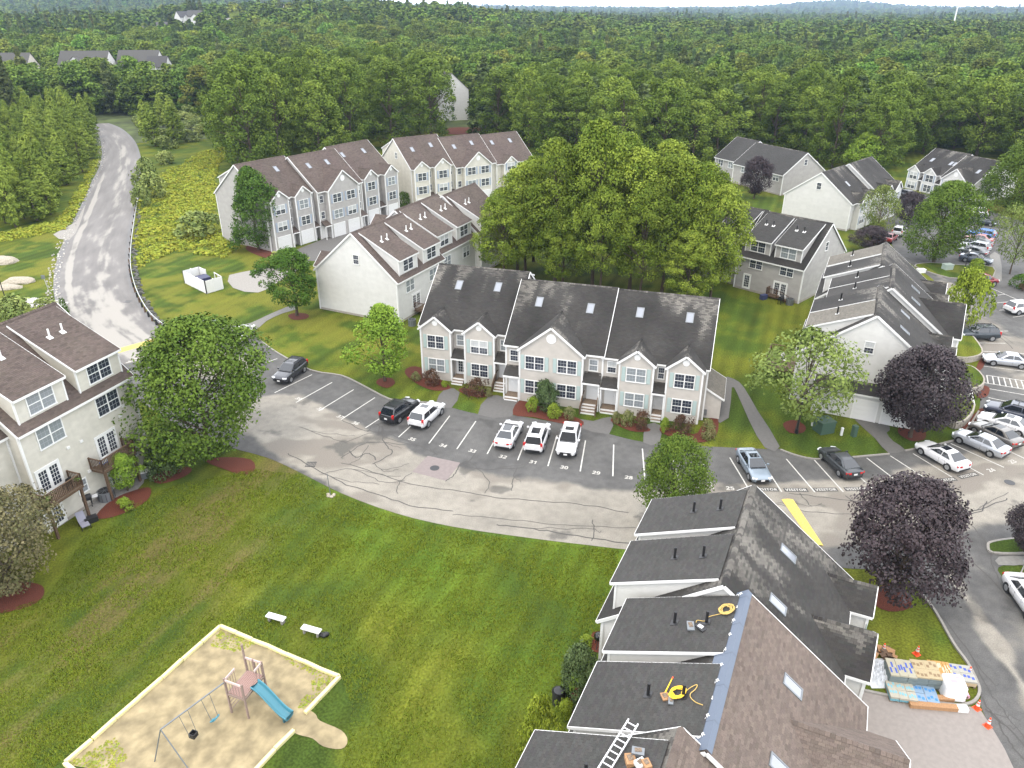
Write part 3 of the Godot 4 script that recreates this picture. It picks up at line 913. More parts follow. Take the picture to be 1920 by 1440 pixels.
func door(h: Node3D, at: Vector3, turn: float, w: float, ht: float, glazed: bool, units := 1) -> void:
	var o := Node3D.new()
	o.name = "door"
	h.add_child(o, true)
	o.position = at
	o.rotation.y = turn
	var fr := MB.new()
	fr.box(Vector3(0, ht + 0.05, 0.03), Vector3(w + 0.2, 0.1, 0.08))
	for s in [-1, 1]:
		fr.box(Vector3(s * (w / 2 + 0.05), ht / 2, 0.03), Vector3(0.1, ht, 0.08))
	obj("frame", fr, M.trim, o)
	for i in units:
		var uw := w / units
		var cx := -w / 2 + uw * (i + 0.5)
		var lf := MB.new()
		if glazed:
			for s in [-1, 1]:
				lf.box(Vector3(cx + s * (uw / 2 - 0.07), ht / 2, 0.03), Vector3(0.14, ht, 0.05))
			lf.box(Vector3(cx, 0.14, 0.03), Vector3(uw - 0.28, 0.28, 0.048))
			lf.box(Vector3(cx, ht - 0.08, 0.03), Vector3(uw - 0.28, 0.16, 0.048))
			for k in [1, 2]:
				lf.box(Vector3(cx - (uw - 0.28) / 2 + (uw - 0.28) * k / 3.0, ht * 0.52, 0.034), Vector3(0.025, ht - 0.44, 0.03))
			for k in 4:
				lf.box(Vector3(cx, 0.28 + (ht - 0.44) * (k + 1) / 5.0, 0.035), Vector3(uw - 0.28, 0.025, 0.03))
			var g := MB.new()
			g.box(Vector3(cx, ht * 0.52, 0.015), Vector3(uw - 0.26, ht - 0.4, 0.03))
			obj("pane", g, M.glass_dark, o)
		else:
			lf.box(Vector3(cx, ht / 2, 0.02), Vector3(uw, ht, 0.04))
			for r in 3:
				for s in [-1, 1]:
					lf.box(Vector3(cx + s * uw * 0.22, ht * (0.17 + r * 0.29), 0.045), Vector3(uw * 0.3, ht * 0.2, 0.012))
		obj("leaf", lf, M.trim, o)
	var hd := MB.new()
	hd.ball(Vector3(w * 0.38, ht * 0.45, 0.08), Vector3.ONE * 0.035, 4)
	obj("handle", hd, M.galvanized, o)

func garage_door(h: Node3D, at: Vector3, turn: float, w: float, ht: float) -> void:
	var o := Node3D.new()
	o.name = "garage_door"
	h.add_child(o, true)
	o.position = at
	o.rotation.y = turn
	var fr := MB.new()
	fr.box(Vector3(0, ht + 0.07, 0.04), Vector3(w + 0.28, 0.14, 0.1))
	for s in [-1, 1]:
		fr.box(Vector3(s * (w / 2 + 0.07), ht / 2, 0.04), Vector3(0.14, ht, 0.1))
	obj("frame", fr, M.trim, o)
	for k in 4:
		var pm := MB.new()
		pm.box(Vector3(0, ht * (k + 0.5) / 4.0, 0.02), Vector3(w, ht / 4.0 - 0.02, 0.05))
		for i in 4:
			pm.box(Vector3(w * ((i + 0.5) / 4.0 - 0.5), ht * (k + 0.5) / 4.0, 0.048), Vector3(w * 0.2, ht * 0.15, 0.012))
		obj("panel", pm, M.garage, o)

func fascia(m: MB, a: Vector3, b: Vector3, tall := 0.17, thick := 0.05) -> void:
	var d := (b - a).normalized()
	var up := Vector3.UP - d * d.y
	m.bar(a - Vector3.UP * tall * 0.45, b - Vector3.UP * tall * 0.45, thick, tall, Color.WHITE, up.normalized())

func steps(h: Node3D, at: Vector3, turn: float, w: float, n: int, rail: bool) -> void:
	# a stoop with n white risers and grey treads, coming out along its own +z
	var o := Node3D.new()
	o.name = "stoop"
	h.add_child(o, true)
	o.position = at
	o.rotation.y = turn
	var land := MB.new()
	var hh := n * 0.19
	land.box(Vector3(0, hh / 2, 0.55), Vector3(w, hh, 1.1))
	obj("landing", land, M.deck_wood, o)
	for k in n:
		var y := hh - k * 0.19
		var st := MB.new()
		st.box(Vector3(0, y - 0.02 - 0.19, 1.1 + 0.14 + k * 0.28), Vector3(w, 0.04, 0.3))
		if k < n - 1:
			obj("tread", st, M.deck_wood, o)
		var rs := MB.new()
		rs.box(Vector3(0, y - 0.105, 1.115 + k * 0.28), Vector3(w, 0.17, 0.03))
		obj("riser", rs, M.trim, o)
		if k < n - 1:
			var bd := MB.new()
			bd.box(Vector3(0, (y - 0.24) / 2, 1.24 + k * 0.28), Vector3(w - 0.04, maxf(y - 0.24, 0.02), 0.22))
			obj("step_base", bd, M.deck_wood, o)
	if rail:
		for s in [-1, 1]:
			var r := MB.new()
			var x: float = s * (w / 2 + 0.04)
			r.bar(Vector3(x, hh, 1.05), Vector3(x, hh + 0.95, 1.05), 0.1, 0.1)
			r.bar(Vector3(x, 0, 1.1 + n * 0.28), Vector3(x, 0.95, 1.1 + n * 0.28), 0.1, 0.1)
			r.bar(Vector3(x, hh + 0.9, 0.1), Vector3(x, hh + 0.9, 1.05), 0.09, 0.05)
			r.bar(Vector3(x, hh + 0.9, 1.05), Vector3(x, 0.9, 1.1 + n * 0.28), 0.09, 0.05)
			r.bar(Vector3(x, hh + 0.12, 1.05), Vector3(x, 0.12, 1.1 + n * 0.28), 0.05, 0.08)
			for k in n * 3:
				var f := (k + 0.5) / (n * 3)
				var z := lerpf(1.05, 1.1 + n * 0.28, f)
				r.bar(Vector3(x, lerpf(hh, 0, f) + 0.1, z), Vector3(x, lerpf(hh, 0, f) + 0.88, z), 0.035, 0.035)
			obj("railing", r, M.brown_wood, o)

func balcony(h: Node3D, at: Vector3, turn: float, w: float, dp: float, top: float, posts := true, stairs := false) -> void:
	var o := Node3D.new()
	o.name = "balcony" if top > 1.6 else "deck"
	h.add_child(o, true)
	o.position = at
	o.rotation.y = turn
	var n := int(dp / 0.145)
	for i in n:
		var b := MB.new()
		b.box(Vector3(0, top, (i + 0.5) * dp / n), Vector3(w, 0.04, dp / n - 0.012))
		obj("plank", b, M.deck_wood, o)
	var j := MB.new()
	j.box(Vector3(0, top - 0.13, dp - 0.03), Vector3(w, 0.2, 0.05))
	for s in [-1, 1]:
		j.box(Vector3(s * (w / 2 - 0.03), top - 0.13, dp / 2), Vector3(0.05, 0.2, dp - 0.1))
	obj("joist", j, M.brown_wood, o)
	if posts:
		for s in [-1, 1]:
			var p := MB.new()
			p.box(Vector3(s * (w / 2 - 0.2), (top - 0.23) / 2, dp - 0.15), Vector3(0.18, top - 0.23, 0.18))
			obj("post", p, M.brown_wood, o)
	for e in [[Vector3(-w / 2 + 0.04, top, dp - 0.04), Vector3(w / 2 - 0.04, top, dp - 0.04)], [Vector3(-w / 2 + 0.04, top, 0.05), Vector3(-w / 2 + 0.04, top, dp - 0.04)], [Vector3(w / 2 - 0.04, top, 0.05), Vector3(w / 2 - 0.04, top, dp - 0.04)]]:
		if stairs and e[0].x > 0 and e[1].x > 0:
			continue
		var a: Vector3 = e[0]
		var b: Vector3 = e[1]
		var r := MB.new()
		r.bar(a + Vector3(0, 1.0, 0), b + Vector3(0, 1.0, 0), 0.12, 0.045)
		r.bar(a + Vector3(0, 0.12, 0), b + Vector3(0, 0.12, 0), 0.05, 0.08)
		r.bar(a, a + Vector3(0, 1.05, 0), 0.1, 0.1)
		r.bar(b, b + Vector3(0, 1.05, 0), 0.1, 0.1)
		obj("rail", r, M.brown_wood, o)
		var k := int((b - a).length() / 0.14)
		if not cache.has("baluster"):
			var bm := MB.new()
			bm.box(Vector3(0, 0.55, 0), Vector3(0.045, 0.86, 0.045))
			cache["baluster"] = bm.mesh()
		for i in k:
			obj("baluster", cache["baluster"], M.brown_wood, o, a.lerp(b, (i + 0.5) / k))
	if stairs:
		for k in 5:
			var t := MB.new()
			t.box(Vector3(w / 2 + 0.15 + k * 0.28, top - 0.02 - (k + 1) * top / 6.0, dp - 0.7), Vector3(0.28, 0.04, 1.1))
			obj("tread", t, M.deck_wood, o)
		for s in [-1, 1]:
			var t := MB.new()
			var z: float = dp - 0.7 + s * 0.55
			t.bar(Vector3(w / 2, top - 0.05, z), Vector3(w / 2 + 1.6, 0.1, z), 0.05, 0.25)
			t.bar(Vector3(w / 2, top + 0.9, z), Vector3(w / 2 + 1.6, 0.95, z), 0.06, 0.05)
			t.bar(Vector3(w / 2 + 1.6, 0, z), Vector3(w / 2 + 1.6, 0.97, z), 0.09, 0.09)
			obj("stringer", t, M.brown_wood, o)

func skylight(h: Node3D, sec: Dictionary, u: float, t: float, p: float) -> void:
	# on the front slope, t = share of the way down from the ridge
	var v: float = sec.s - sec.D / 2.0 * (1.0 - t)
	var y: float = sec.he + sec.ri * (1.0 - t)
	var b := Basis(Vector3.RIGHT, atan(p))
	var o := Node3D.new()
	o.name = "skylight"
	h.add_child(o, true)
	o.position = Vector3(u, y + 0.06, v)
	o.basis = b
	var f := MB.new()
	for s in [-1, 1]:
		f.box(Vector3(s * 0.33, 0.04, 0), Vector3(0.08, 0.16, 1.2))
		f.box(Vector3(0, 0.04, s * 0.56), Vector3(0.58, 0.155, 0.08))
	f.box(Vector3(0, -0.035, 0.68), Vector3(0.95, 0.03, 0.2))
	obj("frame", f, M.gray_metal, o)
	var g := MB.new()
	g.box(Vector3(0, 0.085, 0), Vector3(0.6, 0.03, 1.06))
	obj("pane", g, M.sky_glass, o)

func townhouse(d: Dictionary) -> Node3D:
	var h := thing("townhouse_row", d.label, "townhouse", Vector3(d.x, 0, d.z), d.th, "rows of townhouses on the estate")
	rng.seed = hash(d.id)
	var sd := float(hash(d.id) % 1000)
	var D: float = d.get("D", 12.6)
	var p: float = d.ri / (D / 2.0)
	var wm: Material = M[d.wall]
	var shut: String = d.get("shut", "shutter")
	var tab: float = d.get("tab", 0.34)
	var row: float = d.get("row", 0.155)
	var low: float = d.get("base", 0.0)
	var secs := []
	for s in d.sections:
		secs.append({"u0": s[0], "u1": s[1], "s": s[2], "he": d.he + s[3], "D": D, "ri": d.ri, "front": s[4] if s.size() > 4 else d.roof, "rear": s[5] if s.size() > 5 else d.roof})
	var trim := MB.new()
	for i in secs.size():
		var q: Dictionary = secs[i]
		var w := MB.new()
		var he: float = q.he
		var f: float = q.s
		var bk: float = q.s - D
		siding(w, Vector3(0, 0, f), Vector3.RIGHT, Vector3.BACK, [Vector2(q.u0, low), Vector2(q.u1, low), Vector2(q.u1, he), Vector2(q.u0, he)])
		siding(w, Vector3(0, 0, bk), Vector3.RIGHT, Vector3.FORWARD, [Vector2(q.u0, low), Vector2(q.u1, low), Vector2(q.u1, he), Vector2(q.u0, he)])
		for e in [[q.u0, Vector3.LEFT], [q.u1, Vector3.RIGHT]]:
			siding(w, Vector3(e[0], 0, 0), Vector3.BACK, e[1], [Vector2(bk, low), Vector2(f, low), Vector2(f, he), Vector2(f - D / 2, he + d.ri), Vector2(bk, he)])
			for z in [bk, f]:
				trim.box(Vector3(e[0], (he + low) / 2, z), Vector3(0.16, he - low - 0.1, 0.16))
		obj("wall", w, wm, h)
		var fd := MB.new()
		fd.box(Vector3((q.u0 + q.u1) / 2, low + 0.12, f - D / 2), Vector3(q.u1 - q.u0 + 0.05, 0.34, D + 0.05))
		obj("foundation", fd, M.foundation, h)
		# main roof
		var o := 0.32
		var k := 0.17
		var hr: float = he + d.ri + 0.13
		var zr: float = f - D / 2
		var ye: float = he - o * p + 0.13
		slope(h, "roof", Vector3(q.u0 - k, ye, f + o), Vector3(q.u1 + k, ye, f + o), Vector3(q.u1 + k, hr, zr), Vector3(q.u0 - k, hr, zr), q.front, sd + i * 40.0, null, tab, row)
		slope(h, "roof", Vector3(q.u1 + k, ye, bk - o), Vector3(q.u0 - k, ye, bk - o), Vector3(q.u0 - k, hr, zr), Vector3(q.u1 + k, hr, zr), q.rear, sd + i * 40.0 + 17.0, null, tab, row)
		ridge_run(h, Vector3(q.u0 - k, hr, zr), Vector3(q.u1 + k, hr, zr), q.front)
		fascia(trim, Vector3(q.u0 - k, ye - 0.02, f + o + 0.02), Vector3(q.u1 + k, ye - 0.02, f + o + 0.02))
		fascia(trim, Vector3(q.u0 - k, ye - 0.02, bk - o - 0.02), Vector3(q.u1 + k, ye - 0.02, bk - o - 0.02))
		for e in [q.u0 - k - 0.02, q.u1 + k + 0.02]:
			fascia(trim, Vector3(e, ye - 0.02, f + o), Vector3(e, hr - 0.02, zr), 0.2)
			fascia(trim, Vector3(e, ye - 0.02, bk - o), Vector3(e, hr - 0.02, zr), 0.2)
	# gabled bays on the front
	for b in d.get("bays", []):
		var q: Dictionary = secs[b[2]]
		var pr: float = b[3] if b.size() > 3 else 1.0
		var u0: float = b[0]
		var u1: float = b[1]
		var um := (u0 + u1) / 2
		var w2 := (u1 - u0) / 2
		var pb := 0.80
		var zf: float = q.s + pr
		var he: float = q.he
		var bay := MB.new()
		siding(bay, Vector3(0, 0, zf), Vector3.RIGHT, Vector3.BACK, [Vector2(u0, low), Vector2(u1, low), Vector2(u1, he), Vector2(um, he + w2 * pb), Vector2(u0, he)])
		for e in [[u0, Vector3.LEFT], [u1, Vector3.RIGHT]]:
			siding(bay, Vector3(e[0], 0, 0), Vector3.BACK, e[1], [Vector2(q.s, low), Vector2(zf, low), Vector2(zf, he), Vector2(q.s, he)])
			trim.box(Vector3(e[0], (he + low) / 2, zf), Vector3(0.16, he - low - 0.1, 0.16))
		var bo := obj("bay", bay, wm, h)
		var rise := w2 * pb
		var o := 0.22
		var zr: float = q.s - rise / p - 0.1
		var hr := he + rise + 0.13
		var kind: String = b[5] if b.size() > 5 else q.front
		slope(h, "bay_roof", Vector3(u0 - o, he - o * pb + 0.13, q.s - 0.0), Vector3(u0 - o, he - o * pb + 0.13, zf + o), Vector3(um, hr, zf + o), Vector3(um, hr, zr), kind, sd + u0 * 9, bo, tab, row)
		slope(h, "bay_roof", Vector3(u1 + o, he - o * pb + 0.13, zf + o), Vector3(u1 + o, he - o * pb + 0.13, q.s), Vector3(um, hr, zr), Vector3(um, hr, zf + o), kind, sd + u1 * 9, bo, tab, row)
		ridge_run(h, Vector3(um, hr, zr), Vector3(um, hr, zf + o), kind, 0.15)
		for s in [-1, 1]:
			fascia(trim, Vector3(um + s * (w2 + o), he - o * pb + 0.11, zf + o + 0.02), Vector3(um, hr - 0.02, zf + o + 0.02), 0.2)
			fascia(trim, Vector3(um + s * (w2 + o + 0.02), he - o * pb + 0.08, zf + o), Vector3(um + s * (w2 + o + 0.02), he - o * pb + 0.08, q.s + 0.1), 0.17)
		var vt := MB.new()
		vt.tube(Vector3(0, 0, 0), Vector3(0, 0, 0.06), 0.34 if w2 < 2.4 else 0.52, 0.32 if w2 < 2.4 else 0.5, 18)
		obj("gable_vent", vt, M.trim, bo, Vector3(um, he + rise * (0.5 if w2 < 2.4 else 0.55), zf + 0.01))
		for wy in d.get("front_h", []):
			if w2 > 2.4:
				for s in [-1, 1]:
					window(h, Vector3(um + s * 1.66, wy, zf + 0.02), 0, 2.02, 1.55, 2, d.get("grid", true), shut)
			else:
				window(h, Vector3(um, wy, zf + 0.02), 0, 1.95, 1.55, 2, d.get("grid", true), shut)
		if d.get("garages", false):
			if w2 > 2.4:
				for s in [-1, 1]:
					garage_door(h, Vector3(um + s * w2 * 0.5, low + 0.05, zf + 0.02), 0, 2.5, 2.2)
			else:
				garage_door(h, Vector3(um, low + 0.05, zf + 0.02), 0, 2.5, 2.2)
	# entries between the bays: [u0, u1, section, door sill height, steps, rail]
	for e in d.get("entries", []):
		var q: Dictionary = secs[e[2]]
		var um: float = (e[0] + e[1]) / 2
		var wdt: float = e[1] - e[0]
		var sill: float = e[3]
		var a := sill + 2.75
		var pr := 1.25
		var po := Node3D.new()
		po.name = "porch"
		h.add_child(po, true)
		slope(po, "porch_roof", Vector3(e[0] + 0.02, a - 0.42, q.s + pr), Vector3(e[1] - 0.02, a - 0.42, q.s + pr), Vector3(e[1] - 0.02, a + 0.28, q.s), Vector3(e[0] + 0.02, a + 0.28, q.s), q.front, sd + 7, po, tab, row)
		var pf := MB.new()
		fascia(pf, Vector3(e[0], a - 0.44, q.s + pr + 0.02), Vector3(e[1], a - 0.44, q.s + pr + 0.02))
		for s in [0.06, wdt - 0.06]:
			pf.box(Vector3(e[0] + s, (a - 0.55 + low) / 2, q.s + pr - 0.12), Vector3(0.11, a - 0.55 - low, 0.11))
		obj("porch_trim", pf, M.trim, po)
		door(h, Vector3(um, sill, q.s + 0.02), 0, minf(wdt - 0.35, 0.95), 2.05, e[6] if e.size() > 6 else false)
		if e[4] > 0:
			steps(h, Vector3(um, low, q.s + 0.02), 0, wdt - 0.3, e[4], e[5])
		if d.get("entry_windows", true):
			for wy in d.get("front_h", []):
				if wy > a + 0.9:
					window(h, Vector3(um, wy + 0.1, q.s + 0.02), 0, minf(wdt - 0.55, 0.95), 1.3, 1, d.get("grid", true))
		var lampb := MB.new()
		lampb.box(Vector3(um + wdt / 2 - 0.18, sill + 1.8, q.s + 0.08), Vector3(0.1, 0.24, 0.12))
		obj("wall_lamp", lampb, M.dark_metal, h)
	# shed dormers on the rear: [u0, u1, section, roof kind, grid]
	var di: float = d.get("di", 0.45)
	for b in d.get("dormers", []):
		var q: Dictionary = secs[b[2]]
		var bk: float = q.s - D
		var zf := bk + di
		var ft: float = q.he + 2.42
		var wt := 0.35
		var zt: float = q.s - D / 2 - wt
		var ht: float = q.he + d.ri - wt * p + 0.16
		var yb: float = q.he + di * p
		var dm := MB.new()
		siding(dm, Vector3(0, 0, zf), Vector3.RIGHT, Vector3.FORWARD, [Vector2(b[0], yb), Vector2(b[1], yb), Vector2(b[1], ft), Vector2(b[0], ft)])
		for e in [[b[0], Vector3.LEFT], [b[1], Vector3.RIGHT]]:
			siding(dm, Vector3(e[0], 0, 0), Vector3.BACK, e[1], [Vector2(zf, yb), Vector2(zf, ft), Vector2(zt, ht)])
			trim.box(Vector3(e[0], (yb + ft) / 2, zf), Vector3(0.12, ft - yb - 0.1, 0.12))
		var dd := obj("dormer", dm, wm, h)
		var o := 0.3
		var sl := (ht - ft) / (zt - zf)
		var kind: String = b[3] if b.size() > 3 else q.rear
		slope(h, "dormer_roof", Vector3(b[1] + 0.14, ft - o * sl + 0.13, zf - o), Vector3(b[0] - 0.14, ft - o * sl + 0.13, zf - o), Vector3(b[0] - 0.14, ht + 0.1, zt), Vector3(b[1] + 0.14, ht + 0.1, zt), kind, sd + b[0] * 5, dd, tab, row)
		fascia(trim, Vector3(b[0] - 0.14, ft - o * sl + 0.1, zf - o - 0.02), Vector3(b[1] + 0.14, ft - o * sl + 0.1, zf - o - 0.02))
		fascia(trim, Vector3(b[0], yb + 0.06, zf - 0.03), Vector3(b[1], yb + 0.06, zf - 0.03), 0.12)
		for e in [b[0] - 0.16, b[1] + 0.16]:
			fascia(trim, Vector3(e, ft - o * sl + 0.1, zf - o), Vector3(e, ht + 0.06, zt), 0.16)
		window(h, Vector3((b[0] + b[1]) / 2, (yb + ft) / 2 + 0.06, zf - 0.02), PI, 2.3, 1.65, 2, true)
		# pair of vent pipes
		for e in d.get("pipes", [0.32, 0.5]):
			var z := lerpf(zf, zt, e if d.get("pipe_along", true) else 0.55)
			var x := lerpf(b[0], b[1], 0.55 + (e - 0.4) * 1.6) if d.get("pipe_side", false) else lerpf(b[0], b[1], 0.5)
			if d.get("pipe_side", false):
				z = lerpf(zf, zt, 0.56)
			var y := lerpf(ft, ht, (z - zf) / (zt - zf)) + 0.1
			var vp := MB.new()
			vp.tube(Vector3(x, y, z), Vector3(x, y + 0.75, z), 0.075, 0.075, 8)
			var ve := obj("vent_pipe", vp, M[d.get("pipe_mat", "trim")], h)
			var fl := MB.new()
			fl.box(Vector3(x, y + 0.03, z), Vector3(0.4, 0.03, 0.4), Color.WHITE, Basis(Vector3.RIGHT, -atan(sl)))
			obj("flashing", fl, M[d.get("flash_mat", "trim")], ve)
	for k in d.get("skylights", []):
		skylight(h, secs[k[1]], k[0], k[2], p)
	# openings on the rear wall: [u, height, w, h, units, section]
	for k in d.get("rear_win", []):
		window(h, Vector3(k[0], k[1], secs[k[5]].s - D - 0.02), PI, k[2], k[3], k[4], true)
	for k in d.get("rear_door", []):
		door(h, Vector3(k[0], k[1], secs[k[2]].s - D - 0.02), PI, k[3], 2.1, true, k[4])
	for k in d.get("rear_deck", []):
		balcony(h, Vector3(k[0], low, secs[k[1]].s - D - 0.03), PI, k[2], k[3], k[4], k[4] > 1.6, k[5] if k.size() > 5 else false)
	# windows in the end walls: [end u, v, height]
	for k in d.get("end_win", []):
		var s := 1.0 if k[0] > secs[0].u0 + 0.1 else -1.0
		window(h, Vector3(k[0] + s * 0.02, k[2], k[1]), s * PI / 2, 0.95, 1.3, 1, true)
	obj("trim_boards", trim, M.trim, h)
	return h

func lean_to(h: Node3D, called: String, u0: float, u1: float, v0: float, v1: float, lo: float, hi: float, wall: String, roof: String, low_side := "u1") -> void:
	# a single-storey room with one roof slope falling to u1 (or to v1)
	var m := MB.new()
	var y0 := hi
	var y1 := lo if low_side == "u1" else hi
	siding(m, Vector3(0, 0, v1), Vector3.RIGHT, Vector3.BACK, [Vector2(u0, 0), Vector2(u1, 0), Vector2(u1, y1), Vector2(u0, y0)])
	siding(m, Vector3(0, 0, v0), Vector3.RIGHT, Vector3.FORWARD, [Vector2(u0, 0), Vector2(u1, 0), Vector2(u1, y1), Vector2(u0, y0)])
	siding(m, Vector3(u1, 0, 0), Vector3.BACK, Vector3.RIGHT if u1 > u0 else Vector3.LEFT, [Vector2(v0, 0), Vector2(v1, 0), Vector2(v1, lo), Vector2(v0, lo)])
	var o := obj(called, m, M[wall], h)
	var s := signf(u1 - u0)
	var e := s * 0.25
	var drop := (hi - lo) / absf(u1 - u0) * 0.25
	var a := Vector3(u1 + e, lo - drop + 0.13, v1 + 0.2)
	var b := Vector3(u1 + e, lo - drop + 0.13, v0 - 0.2)
	var c := Vector3(u0, hi + 0.13, v0 - 0.2)
	var dd := Vector3(u0, hi + 0.13, v1 + 0.2)
	slope(h, "lean_roof", a, b, c, dd, roof, 5.0, o)
	var t := MB.new()
	fascia(t, a, b)
	fascia(t, a, dd)
	fascia(t, b, c)
	obj("trim_boards", t, M.trim, o)

func make_houses() -> void:
	# the row in the middle, seen from the front
	var c := townhouse({"id": "C", "label": "beige townhouse row with pale green shutters behind the numbered stalls", "x": -9.99, "z": -74.74, "th": -0.29, "he": 5.95, "ri": 4.63, "wall": "greige", "roof": "gray", "shut": "shutter",
		"sections": [[0.2, 10.43, 0.0, 0.0], [10.45, 20.42, 2.15, -0.1], [20.44, 30.5, 2.06, -0.24]],
		"bays": [[0.57, 3.92, 0], [5.53, 8.76, 0], [12.18, 18.6, 1], [22.22, 25.5, 2], [26.81, 30.1, 2]],
		"front_h": [1.75, 4.45],
		"entries": [[3.95, 5.5, 0, 0.55, 3, false, true], [8.8, 10.42, 0, 0.75, 4, true], [10.47, 12.15, 1, 0.45, 2, false], [18.63, 20.4, 1, 0.75, 4, true], [20.46, 22.2, 2, 0.45, 2, false], [25.53, 26.78, 2, 0.55, 3, false]],
		"dormers": [[0.9, 4.6, 0], [5.6, 9.3, 0], [11.0, 15.0, 1], [15.8, 19.8, 1], [21.0, 25.0, 2], [26.0, 30.0, 2]], "pipes": [],
		"skylights": [[3.15, 0, 0.33], [7.55, 0, 0.30], [12.8, 1, 0.34], [18.2, 1, 0.36], [23.2, 2, 0.33], [28.1, 2, 0.33]]})
	lean_to(c, "side_entry", 30.5, 32.1, -3.2, 1.4, 2.3, 3.2, "greige", "light")
	var mt := MB.new()
	for k in 3:
		mt.box(Vector3(30.75, 0.8 - k * 0.05, 2.0 - k * 0.3), Vector3(0.25, 0.4, 0.22))
	obj("gas_meter", mt, M.gray_metal, c)
	# the house at the left, seen from the rear
	var hse := townhouse({"id": "H", "label": "cream three-storey townhouse row with wooden balconies at the left edge", "x": -43.92, "z": -60.5, "th": -1.914, "he": 8.8, "ri": 5.42, "wall": "cream", "roof": "brown", "shut": "",
		"sections": [[0.0, 10.56, 0.0, 0.0], [10.6, 21.0, 1.2, -0.2]], "di": 0.3,
		"dormers": [[0.34, 4.54, 0], [5.75, 9.9, 0], [11.3, 15.5, 1]], "pipe_side": true,
		"rear_win": [[2.68, 7.45, 2.3, 1.75, 2, 0], [8.1, 7.5, 2.3, 1.75, 2, 0], [6.9, 2.0, 0.95, 1.25, 1, 0], [1.55, 2.2, 0.85, 1.25, 1, 0], [13.5, 7.4, 2.2, 1.7, 2, 1]],
		"rear_door": [[3.75, 3.05, 0, 1.9, 2], [9.2, 3.15, 0, 1.9, 2], [13.6, 3.1, 1, 1.9, 2], [9.5, 0.1, 0, 0.95, 1], [3.9, 0.1, 0, 0.95, 1]],
		"rear_deck": [[4.1, 0, 3.4, 1.35, 2.95], [9.4, 0, 3.3, 1.35, 3.0]],
		"bays": [[0.6, 3.9, 0], [5.5, 8.8, 0]], "front_h": [4.2, 7.0]})
	var fx := MB.new()
	for q in [Vector3(5.2, 2.9, -12.66), Vector3(6.0, 2.85, -12.66), Vector3(5.9, 5.6, -12.64), Vector3(7.1, 5.7, -12.64), Vector3(1.9, 5.8, -12.64), Vector3(1.4, 6.5, -12.64), Vector3(0.6, 3.6, -12.64)]:
		fx.box(q, Vector3(0.26, 0.2, 0.14))
	obj("wall_fitting", fx, M.trim, hse)
	# the row at bottom right, being re-roofed, seen from above
	townhouse({"id": "S", "label": "white townhouse row half re-roofed in brown, in the near right corner", "x": 20.39, "z": -35.19, "th": 1.137, "he": 4.65, "ri": 4.87, "wall": "white_siding", "roof": "mossy", "shut": "shutter", "tab": 0.31, "row": 0.15,
		"sections": [[-8.86, 0.8, 0.0, 0.0], [-18.75, -8.9, 1.18, -0.21, "new", "mossy"], [-28.6, -18.79, 0.07, 0.3, "new", "mossy"]], "di": 0.46,
		"bays": [[-1.9, 0.5, 0, 1.32], [-7.05, -3.55, 0, 1.32], [-17.0, -10.6, 1, 1.4], [-24.0, -20.6, 2]], "front_h": [3.1],
		"dormers": [[-3.45, 0.29, 0, "dark"], [-8.29, -4.51, 0, "dark"], [-13.06, -9.19, 1, "dark"], [-18.0, -14.13, 1, "dark"], [-23.3, -19.49, 2, "dark"], [-28.2, -24.4, 2, "dark"]],
		"pipe_mat": "black", "flash_mat": "dark_metal", "pipes": [0.5, 0.78],
		"entries": [[-3.5, -1.95, 0, 0.3, 1, false], [-8.8, -7.1, 0, 0.3, 1, false]],
		"skylights": [[-2.3, 0, 0.42], [-6.9, 0, 0.42], [-11.9, 1, 0.45], [-16.6, 1, 0.45], [-21.5, 2, 0.4]]})
	# white end wall to the left of the middle row
	townhouse({"id": "M", "label": "white townhouse row with brown roof and blank end wall behind the round tree", "x": -25.81, "z": -94.73, "th": -2.021, "he": 5.65, "ri": 5.4, "wall": "white_siding", "roof": "brown", "shut": "shutter_blue",
		"sections": [[-11.35, 0.0, 0.0, 0.0], [-22.5, -11.4, 1.0, 0.3], [-32.5, -22.55, 0.0, 0.2]], "di": 0.3,
		"dormers": [[-5.36, -1.16, 0], [-10.95, -6.9, 0], [-16.2, -12.0, 1], [-21.8, -17.6, 1], [-27.0, -23.2, 2]], "pipe_side": true,
		"rear_win": [[-2.95, 4.3, 2.0, 1.65, 2, 0], [-8.65, 4.15, 2.0, 1.65, 2, 0], [-14.2, 4.2, 2.0, 1.65, 2, 1], [-19.7, 4.2, 2.0, 1.65, 2, 1], [-25.0, 4.2, 2.0, 1.65, 2, 2]],
		"rear_door": [[-4.2, 0.75, 0, 1.9, 2], [-9.9, 0.75, 0, 1.9, 2], [-15.0, 0.75, 1, 1.9, 2]],
		"rear_deck": [[-4.9, 0, 2.6, 1.6, 0.75, true], [-10.0, 0, 2.6, 1.6, 0.75, true]],
		"bays": [[-4.6, -1.2, 0], [-9.8, -6.4, 0], [-20.5, -13.6, 1]], "front_h": [1.7, 4.2], "end_win": [[0.0, -6.7, 7.75]]})
